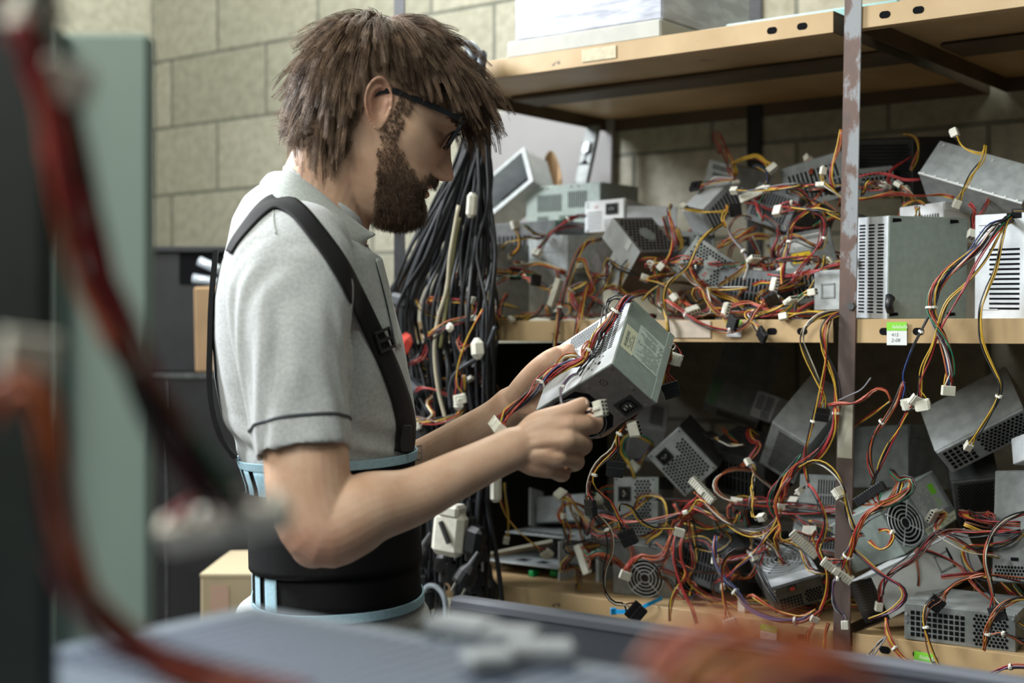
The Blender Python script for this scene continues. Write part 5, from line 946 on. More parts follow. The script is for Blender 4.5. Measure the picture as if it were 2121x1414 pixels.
mb = MB(); mb.box((.08, -.004, h-.085), (w, -.001, h-.012), .001); mb.obj('dark_opening', [M['hole']], o); mb = MB(); mb.box((-.004, -.012, h-.012), (w+.004, .0, h+.002), .002); mb.obj('rim', [M['crate']], o)
for k, (p0, p1) in enumerate((((412, 540), (470, 566)), ((400, 576), (470, 588)))):
    mb = MB(); a, b_ = at(*p0, 3.24), at(*p1, 3.24); mb.cyl(a, b_, .0105, 12); tag(mb.obj('metal_tube', [mat('pale_tube%d' % k, (.55, .60, .66), .3, .3)], None, True), ['pale grey tube sticking out over the black crate, upper one', 'pale grey tube sticking out over the black crate, lower one'][k], 'tube')
cab('cardboard_sheet', 404, 520, 594, 771, 3.10, .015, M['card'], 'brown cardboard sheet standing upright behind the man\'s back', 'cardboard')[0].rotation_euler = (0, -.02, 0)
tag(S.objects['cardboard_sheet'], None)
o, w, h = cab('cardboard_box', 415, 560, 1190, zf(2.75), 2.75, .3, mat('tan_carton', (.40, .32, .20), .8, 0, .12, 9), 'tan cardboard box standing behind the man near the floor', 'box')
mb = MB(); mb.box((.02, -.001, h-.075), (.055, -.0003, h-.02)); mb.obj('faded_print', [mat('faded_pink', (.42, .27, .20), .8)], o); mb = MB(); mb.box((-.001, -.001, h-.004), (w+.001, .3, h+.0015)); mb.obj('top_flap', [mat('carton_edge', (.46, .38, .25), .8)], o)
cab('hi_vis_bottle', 520, 560, 398, 512, 3.30, .06, mat('lime_plastic', (.62, .66, .08), .4), 'lime yellow bottle standing on the black crate, just behind the collar', 'bottle', .02)
# ================================================================== FOREGROUND, out of focus
M['pale_green'] = mat('pale_green_paint', (.23, .30, .258), .55, 0, .10, 5)
d0 = .98; a = at(96, 1000, d0); 
o = MB().box((0, 0, 0), (at(308, 700, d0)[0]-at(96, 700, d0)[0], .02, 1.555), .003).obj('green_metal_panel', [M['pale_green']]); o.location = (at(96, 700, d0)[0], d0, 0); tag(o, 'pale green metal panel standing blurred in the left foreground', 'panel')
o.rotation_euler = (0, 0, -.0); 
mb = MB(); mb.box((0, -.012, 0), (.012, 0, 1.555)); mb.obj('edge_fold', [M['pale_green']], o)
d1 = .60; o = MB().box((0, 0, 0), (.12, .015, 1.62), .004).obj('dark_steel_frame', [mat('dark_green_steel', (.018, .026, .022), .5, .2, .3, 30)]); o.location = (at(104, 700, d1)[0]-.12, d1, 0); tag(o, 'dark green steel frame cut by the left edge of the picture, blurred', 'frame')
mb = MB()
for z in np.arange(1.0, 1.6, .014):
    for x in (.03, .055, .08): mb.box((x, -.0006, z), (x+.012, 0, z+.007))
mb.obj('perforation', [M['hole']], o)
def flead(label, cols, pts, conn=None, d=.55, **k): return lead(label, cols, [P(x, y, dd) for x, y, dd in pts], conn, group='blurred leads in the left foreground', n=44, **k)
flead('dark red and brown bundle hanging blurred at the left down to big ivory board plug', 'mkmnkkmnkmkn', [(20, -40, .50), (60, 60, .50), (110, 200, .505), (165, 420, .51), (215, 600, .515), (270, 740, .52), (350, 900, .53), (430, 1020, .54), (452, 1062, .545)], 'atx', side=np.array([1., 0, -.06]), roll=0, spread=1.15, wob=.6, r=.0013)
flead('yellow brown strand beside the dark red bundle, blurred', 'nyg', [(300, 760, .53), (370, 860, .535), (440, 960, .54), (500, 1046, .545)], r=.0013)
flead('red lead hanging blurred in front of the dark steel frame', 'rmro', [(40, 40, .47), (85, 190, .48), (130, 420, .48), (180, 600, .49), (235, 720, .49)], r=.0013)
flead('orange bundle arching blurred at the left and sweeping along the bottom', 'oonrooko', [(-30, 860, .46), (0, 822, .46), (50, 800, .46), (92, 850, .46), (105, 940, .46), (112, 1040, .47), (130, 1140, .48), (175, 1235, .49), (260, 1320, .5), (380, 1380, .5), (520, 1425, .5), (640, 1450, .5)], r=.0014, wob=.5, spread=1.1)
flead('dark red strand under the orange bundle at the left, blurred', 'mkm', [(105, 1000, .5), (140, 1180, .5), (200, 1290, .5), (300, 1370, .5), (420, 1430, .5)], r=.0014)
flead('yellowish plug end blurred at the left edge above the orange bundle', 'yo', [(40, 842, .47), (52, 800, .47), (56, 770, .47)], 'p8', roll=.3)
flead('pale plug blurred near the top left corner', 'mk', [(30, 120, .5), (52, 90, .5), (60, 66, .5)], 'p8', roll=.8)
flead('pale plug on a red lead blurred below the top left corner', 'mr', [(96, 330, .5), (112, 240, .5), (124, 205, .5)], 'p8', roll=.2)
flead('orange and purple coil of wires blurred at the bottom right corner', 'oyorpoyoor', [(1380, 1450, .40), (1440, 1400, .40), (1510, 1372, .40), (1590, 1366, .40), (1660, 1380, .40), (1730, 1420, .40), (1760, 1470, .40)], spread=1.5, r=.0021)
flead('orange lead blurred at the bottom right corner under the coil', 'ooo', [(1430, 1470, .42), (1520, 1420, .42), (1600, 1412, .42), (1690, 1440, .42)], spread=1.5, r=.0016)
# grey bin and the perforated chassis lying in it
M['bin'] = mat('dark_grey_plastic_bin', (.085, .092, .115), .45, 0, .15, 14, .05)
A = np.array([*P(952, 1240, 1.60)[:2], 0]); zr = 1.048; Lb, Db, th = 1.05, .62, .014
root = empty('plastic_bin', A, RSH); tag(root, 'big dark grey plastic bin standing in front of the rack, its rim rising beside man', 'bin')
mb = MB(); mb.add([(x+(.05 if z == 0 else 0)*(1 if x == 0 else 0), y, z) for x in (0, Lb) for y in (-th, 0) for z in (0, zr)], [(0, 1, 3, 2), (4, 6, 7, 5), (0, 4, 5, 1), (2, 3, 7, 6), (0, 2, 6, 4), (1, 5, 7, 3)]); mb.box((.04, -Db, 0), (.04+th, -th, .86), .003); mb.box((Lb-th, -Db, 0), (Lb, -th, .86), .003); mb.box((.04+th, -Db, 0), (Lb-th, -Db+th, .86), .003); mb.box((.04+th, -Db+th, .60), (Lb-th, -th, .70)); mb.obj('bin_body', [M['bin']], root)
mb = MB(); r_ = .008
mb.box((-.002, -th-.003, zr-.010), (Lb+.002, .004, zr+.005), .004); mb.obj('rim', [mat('bin_rim', (.13, .14, .17), .4)], root)
M['dusty_plastic'] = mat('dusty_plastic', (.30, .32, .34), .6, 0, .2, 40)
M['blue_case'] = mat('blue_grey_case', (.15, .185, .24), .42, .2, .12, 9)
c0 = P(292, 1315, .80); c1 = P(705, 1280, .847); c2 = P(1420, 1400, .705); zt = c1[2]
root = empty('computer_case', (c1[0], c1[1], .70), (0, 0, math.atan2(c2[1]-c1[1], c2[0]-c1[0])))
tag(root, 'blue grey computer case with slotted top lying blurred in the foreground', 'computer case')
Lc = float(np.hypot(c2[0]-c1[0], c2[1]-c1[1])); ang = math.atan2(c2[1]-c1[1], c2[0]-c1[0]); dv = np.array([math.cos(ang), math.sin(ang)]); nv = np.array([-dv[1], dv[0]])
ext = float((c0[:2]-c1[:2])@dv)
mb = MB(); mb.box((ext-.02, -.42, 0), (Lc+.05, 0, zt-.70), .006); mb.obj('case_body', [M['blue_case']], root)
mb = MB()
for i in range(24): x = -.05+i*.0125; mb.box((x, -.17, zt-.70), (x+.0065, -.02, zt-.6995))
mb.obj('top_slots', [mat('slot_blue', (.035, .05, .10), .6)], root)
for i, (px, py, dd, sx, lb) in enumerate(((960, 1318, .795, .04, 'pale plastic plug piece lying blurred on the blue grey case, leftmost'), (1060, 1342, .775, .03, 'pale plastic plug piece lying blurred on the blue grey case, second from left'), (1120, 1372, .755, .035, 'pale plastic plug piece lying blurred on the blue grey case, rightmost'), (1010, 1392, .74, .024, 'pale plastic plug piece lying blurred on the blue grey case, nearest'))):
    p = P(px, py, dd); o = MB().box((-sx/2, -.012, 0), (sx/2, .012, .010), .002).obj('plug_piece', [M['dusty_plastic']]); o.location = (p[0], (H-zt)/((py-CY)/F), zt+.0005); o.location.x = (px-CX)/F*o.location.y; o.rotation_euler.z = .3*i-.6; tag(o, lb, 'plug')
# ================================================================== THE MAN
PSI = math.radians(10); FV = np.array([math.cos(PSI), math.sin(PSI), 0]); LV = np.array([-math.sin(PSI), math.cos(PSI), 0])
DC = 1.78; CXY = np.array([(620-CX)/F*DC, DC])
def Mp(px, py, lat):          # point in the body's own sagittal frame: image column/row at a given sideways offset (+ = his left, away)
    k = (px-CX)/F; bx = CXY+LV[:2]*lat; a = (k*bx[1]-bx[0])/(FV[0]-k*FV[1]); q = bx+FV[:2]*a; return np.array([q[0], q[1], H+(CY-py)/F*q[1]])
man = empty('person', (CXY[0]+.05, CXY[1], 0)); tag(man, 'bearded man in grey polo shirt and black brace, looking down at a power supply', 'person')
minv = inv_of(man)
def remesh(mb, voxel, smooth, keep=None):
    o = mb.obj('tmp', [M['hole']]); m = o.modifiers.new('r', 'REMESH'); m.mode = 'VOXEL'; m.voxel_size = voxel; m.use_smooth_shade = True
    if smooth: s = o.modifiers.new('s', 'SMOOTH'); s.factor = .5; s.iterations = smooth
    dg = bpy.context.evaluated_depsgraph_get(); me = bpy.data.meshes.new_from_object(o.evaluated_get(dg)); old = o.data; bpy.data.objects.remove(o); bpy.data.meshes.remove(old); return me
def getv(me): v = np.empty(len(me.vertices)*3); me.vertices.foreach_get('co', v); return v.reshape(-1, 3)
def getn(me): v = np.empty(len(me.vertices)*3); me.vertices.foreach_get('normal', v); return v.reshape(-1, 3)
def finish(me, v, name, mats, parent):
    v = v@minv[:3, :3].T+minv[:3, 3]; me.vertices.foreach_set('co', v.ravel()); me.materials.clear()
    for m in mats: me.materials.append(m)
    me.polygons.foreach_set('use_smooth', [True]*len(me.polygons)); me.update(); me.name = name
    o = link(bpy.data.objects.new(name, me)); o.parent = parent; return o
def vnoise(p, scale, seed=0):                         # cheap smooth noise from sines
    g = np.random.default_rng(seed); s_ = np.zeros(len(p))
    for i in range(7): k = g.normal(0, 1, 3)*scale*(1+.35*i); s_ += np.sin(p@k+g.uniform(0, 6.28))/(1+.5*i)
    return s_/2.6
def ellring(c, ax, ay, a, b, n, e=2.3):
    t = np.arange(n)*2*np.pi/n; ct, st = np.cos(t), np.sin(t); return c+ax*(a*np.sign(ct)*np.abs(ct)**(2/e))[:, None]+ay*(b*np.sign(st)*np.abs(st)**(2/e))[:, None]
TORSO = [(436, 590, 748, .056), (452, 540, 762, .082), (470, 508, 771, .112), (495, 482, 780, .146), (550, 458, 790, .160), (620, 445, 806, .156), (700, 442, 822, .148), (780, 448, 838, .143), (860, 462, 852, .140), (930, 494, 851, .138),
         (1000, 519, 847, .137), (1080, 528, 850, .137), (1160, 530, 857, .142), (1235, 530, 865, .148), (1262, 490, 884, .158), (1330, 484, 894, .172), (1420, 490, 894, .172), (1500, 500, 888, .168)]
def torso_rings(inset=0., y0=0, y1=9999, n=64, table=TORSO):
    out = []; T_ = np.array(table, float); ys = [y for y in np.unique(np.concatenate([T_[:, 0], np.arange(400, 1500, 20)])) if y0 <= y <= y1]
    for y in ys:
        Lx, Rx, b = [np.interp(y, T_[:, 0], T_[:, i]) for i in (1, 2, 3)]; pl, pr = Mp(Lx, y, 0), Mp(Rx, y, 0); a = np.linalg.norm((pr-pl)[:2])/2; a = math.sqrt(max(a*a-(b*math.tan(PSI))**2*.8, .001))+.004
        c = (pl+pr)/2; c[2] = H+(CY-y)/F*DC; q = ellring(c, FV, LV, a-inset, b-inset, n, 2.35); q[:, 2] -= (q-c)@FV*np.interp(y, (436, 530), (.70, 0)); out.append(q)
    return np.array(out)
def limb(mb, pts, n=20, res=None, flat=None):      # pts: (point, radius) -> smooth tapered closed tube with round ends
    p = np.array([q[0] for q in pts]); r = np.array([q[1] for q in pts]); m = res or max(8, 6*len(pts)); C = spline(np.concatenate([p, r[:, None]], 1), m); 
    q, rr = C[:, :3], C[:, 3]
    T0 = (q[0]-q[1]); T0 /= np.linalg.norm(T0); T1 = (q[-1]-q[-2]); T1 /= np.linalg.norm(T1)
    a = [(q[0]+T0*rr[0]*k, rr[0]*math.sqrt(1-k*k)) for k in (.97, .8, .5)]; b_ = [(q[-1]+T1*rr[-1]*k, rr[-1]*math.sqrt(1-k*k)) for k in (.5, .8, .97)]
    Q = np.array([x[0] for x in a]+list(q)+[x[0] for x in b_]); RR = np.array([x[1] for x in a]+list(rr)+[x[1] for x in b_]); mb.tube(Q, RR, n)
# ---------------- head frame
TH, PH = math.radians(24), math.radians(12)
hx = np.array([math.cos(PH)*math.cos(TH), math.sin(PH)*math.cos(TH), -math.sin(TH)]); hy = np.array([-math.sin(PH), math.cos(PH), 0]); hz = np.cross(hx, hy)
HR = np.stack([hx, hy, hz], 1); EAR = np.array([-.012, -.072, -.012]); HO = P(773, 230, 1.71)-HR@EAR
def hw(p): return np.asarray(p)@HR.T+HO
def head_mesh():
    Z = np.array([-.122, -.118, -.110, -.100, -.092, -.082, -.074, -.066, -.058, -.050, -.042, -.030, -.018, -.006, .006, .018, .028, .040, .055, .070, .085, .098, .108, .114, .117])
    XF = np.array([.045, .070, .088, .097, .0985, .0945, .0915, .0945, .0930, .0945, .0915, .0900, .0895, .0890, .0890, .0915, .0970, .0960, .0930, .0870, .0770, .0610, .0420, .0210, -.004])
    XB = np.array([.005, -.005, -.015, -.022, -.030, -.038, -.045, -.052, -.060, -.066, -.072, -.081, -.088, -.093, -.096, -.098, -.0985, -.098, -.095, -.089, -.079, -.063, -.045, -.027, -.012])
    WD = np.array([.012, .022, .032, .042, .0475, .052, .055, .058, .060, .062, .064, .067, .0695, .0715, .073, .0745, .0755, .0765, .076, .073, .067, .056, .041, .024, .004])
    zz = np.concatenate([np.linspace(-.122, .1165, 170)]); k = np.array([1, 3, 5, 3, 1.])/13
    def sm(a):
        f = np.interp(zz, Z, a); return np.convolve(np.pad(f, 2, 'edge'), k, 'valid')
    xf, xb, wd = sm(XF), sm(XB), sm(WD); n = 180; t = np.arange(n)*2*np.pi/n; R = []
    for i, z in enumerate(zz):
        xc = np.interp(z, (-.12, -.06, 0, .1), (.03, .012, -.006, -.015)); xc = min(max(xc, xb[i]+.004), xf[i]-.004); ct, st = np.cos(t), np.sin(t)
        ef, eb = 2.25, 2.1; e = np.where(ct > 0, ef, eb); x = xc+np.where(ct > 0, (xf[i]-xc), (xc-xb[i]))*np.sign(ct)*np.abs(ct)**(2/e); y = wd[i]*np.sign(st)*np.abs(st)**(2/e)
        fr = np.clip(ct*3, 0, 1); ay = np.abs(y); G = lambda u, c, s_: np.exp(-((u-c)/s_)**2)
        pn = np.interp(z, (-.0475, -.0445, -.041, -.036, -.031, -.022, -.010, .004, .016, .022), (0, .004, .017, .0275, .0285, .0235, .0165, .0095, .0035, 0)); sg = np.interp(z, (-.045, -.034, -.02, .0, .02), (.0095, .0092, .0075, .0066, .0085))
        dx = pn*np.exp(-(ay/sg)**2)
        dx += .0105*G(ay, .0125, .0055)*G(z, -.0365, .0068)-.004*G(ay, .0062, .0035)*G(z, -.0445, .0028)
        dx += -.0125*G(ay, .032, .015)*G(z, .0075, .0105)+.0075*G(ay, .032, .0105)*G(z, .0035, .0075)-.002*G(ay, .032, .010)*G(z, -.0045, .0018)
        dx += .0045*G(ay, .026, .020)*G(z, .0255, .0065)+.003*G(ay, .046, .014)*G(z, -.016, .013)-.004*G(ay, .044, .014)*G(z, -.052, .016)
        dx += .0045*np.exp(-(ay/.021)**4)*G(z, -.0535, .0042)+.0048*np.exp(-(ay/.019)**4)*G(z, -.0668, .0048)-.0050*np.exp(-(ay/.025)**4)*G(z, -.0602, .0020)+.0035*G(ay, 0, .018)*G(z, -.094, .011)
        x = x+dx*fr; dy = (.0035*G(x, .045, .02)*G(z, -.012, .016)-.0035*G(x, .05, .018)*G(z, -.052, .02)-.003*G(x, .062, .02)*G(z, .05, .025))*np.sign(y)*np.clip(ay/.04, 0, 1)
        R.append(np.stack([x, y+dy, np.full(n, z)], 1))
    return np.array(R)
def ear_mb(side):
    mb = MB(); nr, nf = 20, 56; ph = np.arange(nf)*2*np.pi/nf; ti = math.radians(20); rows = []
    def outline(p): s_, c = np.sin(p), np.cos(p); a = np.where(s_ > 0, .0195, .0195-.006*np.abs(s_)**1.3); a = np.where(c > 0, a*.86, a); return a*c, np.where(s_ > 0, .031, .034)*s_
    ox, oz = outline(ph)
    def hgt(r):
        up = np.clip((np.sin(ph)+.75)/.5, 0, 1); back = .5-.5*np.cos(ph); front = np.clip(np.cos(ph), 0, 1)
        h = .003+.013*back*r+.002*np.sin(ph)*r
        h = h+up*(.0042*np.exp(-((r-.90)/.09)**2)-.0020*np.exp(-((r-.74)/.07)**2)+.0034*np.exp(-((r-.57)/.085)**2)*np.clip(back*1.6, 0, 1))
        h = h-.0085*np.exp(-(r/.36)**2)+.0045*front**3*np.exp(-((r-.55)/.18)**2)*np.clip(1-np.abs(np.sin(ph))*1.4, 0, 1); return h
    for r in np.linspace(.02, 1, nr): rows.append(np.stack([ox*r, hgt(r), oz*r], 1))
    rows.append(np.stack([ox*1.02, hgt(1.)-.0016, oz*1.02], 1)); rows.append(np.stack([ox*.98, hgt(1.)-.0040, oz*.98], 1)); rows.append(np.stack([ox*.75, np.minimum(hgt(.75)-.0060, .004), oz*.75], 1)); rows.append(np.stack([ox*.55, np.full(nf, -.012), oz*.55], 1))
    R = np.array(rows); c, s_ = math.cos(ti), math.sin(ti); X = R[..., 0]*c-R[..., 2]*s_; Zz = R[..., 0]*s_+R[..., 2]*c
    pt = np.stack([X-.010, side*(R[..., 1]+.0700), Zz+.000], -1); mb.ring(pt); return mb
mb = MB(); HRINGS = head_mesh(); mb.ring(hw(HRINGS.reshape(-1, 3)).reshape(HRINGS.shape))
for sd in (-1, 1):
    e = ear_mb(sd); mb.add(hw(np.concatenate(e.v)), e.f)
# neck and torso core
limb(mb, [(hw((-.022, 0, .01)), .052), (hw((-.026, 0, -.045)), .0535), (Mp(668, 402, 0), .058), (Mp(650, 450, 0), .064), (Mp(640, 520, 0), .075)], 32)
limb(mb, [(hw((.02, 0, -.085)), .028), (Mp(722, 436, 0), .032), (Mp(700, 480, 0), .04)], 20)
mb.ring(torso_rings(.012, 440, 1330, 40)[::3])
# ---------------- arms and hands
def A3(px, py, d, r): return (P(px, py, d), r)
near = [(Mp(600, 545, -.135), .050), A3(608, 640, 1.585, .050), A3(620, 780, 1.560, .0485), A3(633, 930, 1.540, .0465), A3(645, 1040, 1.528, .0455), A3(672, 1092, 1.525, .0440), A3(715, 1078, 1.530, .0430), A3(765, 1052, 1.538, .0395), A3(850, 1030, 1.556, .0320), A3(950, 982, 1.576, .0268), A3(1030, 944, 1.594, .0243), A3(1068, 926, 1.600, .0240)]
limb(mb, near, 28, 70); mb.ball(P(650, 1126, 1.525), .0262, 20, 14); mb.ball(P(640, 1090, 1.525), .0325, 20, 14)
far = [(Mp(640, 545, .150), .050), A3(690, 700, 1.96, .050), A3(750, 900, 1.975, .046), A3(785, 1000, 1.965, .043), A3(830, 990, 1.955, .042), A3(880, 962, 1.94, .0365), A3(960, 912, 1.91, .031), A3(1030, 866, 1.885, .0265), A3(1062, 838, 1.872, .0255)]
limb(mb, far, 24, 60)
def finger(mb, j, r): limb(mb, [(P(*q), rr) for q, rr in zip(j, r)], 14, 22)
# near (right) hand: loose pinch, thumb on top
Wn = (1070, 926, 1.600)
for mcp, rr in (((1176, 880, 1.598), .0128), ((1172, 912, 1.590), .0132), ((1156, 945, 1.594), .0125), ((1134, 970, 1.606), .0115)): limb(mb, [(P(Wn[0]+10, Wn[1]+(mcp[1]-925)*.35, 1.603), .016), (P((Wn[0]+mcp[0])/2, (Wn[1]+(mcp[1]-925)*.6+mcp[1])/2-4, (1.602+mcp[2])/2), .0150), (P(*mcp), rr)], 16, 20)
mb.ball(P(1118, 922, 1.604), (.032, .016, .026), 20, 14)
finger(mb, [(1176, 880, 1.598), (1210, 878, 1.608), (1231, 881, 1.624), (1233, 866, 1.640), (1222, 856, 1.644)], [.0125, .0106, .0098, .0084, .0074])
finger(mb, [(1172, 912, 1.590), (1194, 914, 1.604), (1209, 921, 1.626), (1199, 930, 1.652), (1180, 926, 1.660)], [.0130, .0110, .0104, .0088, .0078])
finger(mb, [(1156, 945, 1.594), (1178, 949, 1.606), (1194, 955, 1.628), (1184, 962, 1.654), (1166, 956, 1.662)], [.0123, .0104, .0098, .0084, .0074])
finger(mb, [(1134, 970, 1.606), (1152, 976, 1.616), (1166, 982, 1.634), (1156, 984, 1.656), (1140, 976, 1.662)], [.0112, .0092, .0086, .0074, .0066])
limb(mb, [(P(1082, 912, 1.606), .0155), (P(1112, 880, 1.606), .0150), (P(1146, 864, 1.602), .0125), (P(1176, 853, 1.603), .0108), (P(1194, 844, 1.606), .0100), (P(1206, 837, 1.610), .0086)], 16, 34)
# far (left) hand: flat under the supply, thumb up over the slotted plate
def HL(u, v, w): return HM[:3, :3]@np.array([u*HD[0], v*HD[1], w*HD[2]])+HM[:3, 3]
Wf = P(1062, 838, 1.872)
palm = HL(-.13, .52, .50)
thumb_tip = HT(1178, 724, .0085)
for k, (v0, v1) in enumerate(((.86, .92), (.66, .70), (.47, .48), (.28, .27))):
    rr = (.0126, .0128, .0122, .011)[k]; m_ = HL(-.13, v0, .22); pip = HL(.10, v1, -.16); dip = HL(.34, v1, -.135); tip = HL(.50, v1, -.115)
    limb(mb, [(Wf, .020), (palm*.55+m_*.45, .0165), (m_, rr), (pip, rr*.84), (dip, rr*.74), (tip, rr*.62)], 14, 40)
mb.ball(palm*.8+Wf*.2, (.026, .026, .032), 18, 12)
limb(mb, [(Wf, .019), (P(1088, 800, 1.842), .0175), (P(1116, 764, 1.812), .0145), (P(1136, 744, 1.800), .0118), (HT(1158, 732, .011), .0104), (thumb_tip, .0085)], 16, 40)
body_me = remesh(mb, .0020, 3)
v = getv(body_me); nrm = getn(body_me)
# fine relief: tendons, veins, knuckle creases, nails
def seg_d(v, a, b): ab = b-a; t = np.clip(((v-a)@ab)/(ab@ab), 0, 1); return np.linalg.norm(v-a-t[:, None]*ab, axis=1)
hand = np.linalg.norm(v-P(1130, 920, 1.60), axis=1) < .12
dsp = np.zeros(len(v))
for q in ((1176, 880, 1.585), (1172, 912, 1.577), (1156, 945, 1.581), (1134, 970, 1.594)): dsp += .0012*np.exp(-(seg_d(v, P(Wn[0]+16, Wn[1]+(q[1]-925)*.4, 1.588), P(*q))/.0042)**2)*hand
for a_, b_ in (((1078, 930, 1.585), (1150, 905, 1.585)), ((900, 1000, 1.56), (1040, 935, 1.58)), ((1095, 945, 1.588), (1150, 930, 1.583)), ((820, 1020, 1.55), (960, 985, 1.565))): dsp += .0010*np.exp(-(seg_d(v, P(*a_), P(*b_))/.0032)**2)
for a_, b_ in (((880, 955, 1.91), (1040, 850, 1.865)), ((900, 968, 1.915), (1050, 868, 1.865))): dsp += .0012*np.exp(-(seg_d(v, P(*a_), P(*b_))/.004)**2)
for i in range(5): dsp -= .0005*np.exp(-(seg_d(v, P(1056+5*i, 900, 1.585), P(1064+5*i, 950, 1.585))/.0012)**2)
for i in range(4):
    c_ = P(1058+7*i, 812-7*i, 1.85); c2 = P(1072+7*i, 826-7*i, 1.85); dsp -= .0006*np.exp(-(seg_d(v, c_, c2)/.0013)**2)
v = v+nrm*dsp[:, None]
hl = (v-HO)@HR
# skin colour: real reddening of ears, lips, nose, elbow and knuckles, stubble area
tint = np.ones((len(v), 4)); G3 = lambda c, s_: np.exp(-(np.linalg.norm(v-c, axis=1)/s_)**2)
red = .55*np.exp(-(np.linalg.norm((hl-np.array([-.010, -.082, .002]))/np.array([.024, .014, .036]), axis=1))**4)+.5*G3(hw((.118, 0, -.034)), .018)+.75*G3(P(650, 1130, 1.505), .036)+.35*sum(G3(P(*q), .014) for q in ((1231, 880, 1.615), (1209, 921, 1.615), (1194, 955, 1.617), (1166, 982, 1.625), (1176, 866, 1.597)))+.4*G3(thumb_tip, .02)+.30*G3(hw((.085, -.035, -.02)), .03)
lip = np.exp(-(np.abs(hl[:, 1])/.022)**4)*np.exp(-((hl[:, 2]+.060)/.0105)**4)*(hl[:, 0] > .075)
red = np.clip(red+lip*.9, 0, 1); tint[:, 1] = 1-.36*red; tint[:, 2] = 1-.34*red; tint[:, 0] = 1-.08*red
at_ = body_me.attributes.new('tint', 'FLOAT_COLOR', 'POINT'); at_.data.foreach_set('color', tint.ravel())
def skin_mat():
    m = mat('skin', (.56, .36, .245), .5, 0, 0, 1, 0, .4, sss=.12); nt = m.node_tree; b = nt.nodes['Principled BSDF']
    a = nt.nodes.new('ShaderNodeAttribute'); a.attribute_name = 'tint'; tc = nt.nodes.new('ShaderNodeTexCoord'); nz = nt.nodes.new('ShaderNodeTexNoise'); nz.inputs['Scale'].default_value = 30; nz.inputs['Detail'].default_value = 8; nt.links.new(tc.outputs['Object'], nz.inputs['Vector'])
    rp = nt.nodes.new('ShaderNodeValToRGB'); rp.color_ramp.elements[0].color = (.52, .315, .21, 1); rp.color_ramp.elements[1].color = (.61, .405, .285, 1); rp.color_ramp.elements[0].position = .35; rp.color_ramp.elements[1].position = .65; nt.links.new(nz.outputs['Fac'], rp.inputs[0])
    mx = nt.nodes.new('ShaderNodeMix'); mx.data_type = 'RGBA'; mx.blend_type = 'MULTIPLY'; mx.inputs[0].default_value = 1; nt.links.new(rp.outputs[0], mx.inputs[6]); nt.links.new(a.outputs['Color'], mx.inputs[7]); nt.links.new(mx.outputs[2], b.inputs['Base Color'])
    n2 = nt.nodes.new('ShaderNodeTexNoise'); n2.inputs['Scale'].default_value = 420; n2.inputs['Detail'].default_value = 3; nt.links.new(tc.outputs['Object'], n2.inputs['Vector']); bp = nt.nodes.new('ShaderNodeBump'); bp.inputs['Strength'].default_value = .22; bp.inputs['Distance'].default_value = .0008; nt.links.new(n2.outputs['Fac'], bp.inputs['Height']); nt.links.new(bp.outputs[0], b.inputs['Normal']); return m
M['skin'] = skin_mat()
body = finish(body_me, v, 'body', [M['skin']], man)
mn = MB()                        # thumb nail
def nail(c, ax, up, L_, w_):
    ax = ax/np.linalg.norm(ax); up = up-ax*(up@ax); up /= np.linalg.norm(up); sd = np.cross(ax, up); R = []
    for i in range(6):
        x = (i/5-.5)*L_; ww = w_*(1-.5*abs(i/5-.5)**2*2); R.append([c+ax*x+sd*ww*math.sin(t)+up*(.0022*(math.cos(t)-1)) for t in np.linspace(-1.2, 1.2, 7)])
    R = np.array(R); f = [(i*7+j, i*7+j+1, (i+1)*7+j+1, (i+1)*7+j) for i in range(5) for j in range(6)]; mn.add(R.reshape(-1, 3), f)
nail(P(1206, 832, 1.603), P(1214, 830, 1.606)-P(1194, 838, 1.602), np.array([.1, -.75, .65]), .011, .0055)
mn.xf(minv).obj('thumb_nail', [mat('nail', (.66, .46, .38), .3)], man, True)
mb = MB()                        # lash line of the lowered eye
for sd in (-1, 1):
    q = np.array([hw((.0885-.12*abs(y-.032)**1.0*.2, sd*y, -.0035-.25*abs(y-.032))) for y in np.linspace(.020, .045, 10)]); mb.tube(q, .0011, 5)
mb.xf(minv).obj('eyelashes', [mat('lash', (.02, .014, .01), .6)], man, True)
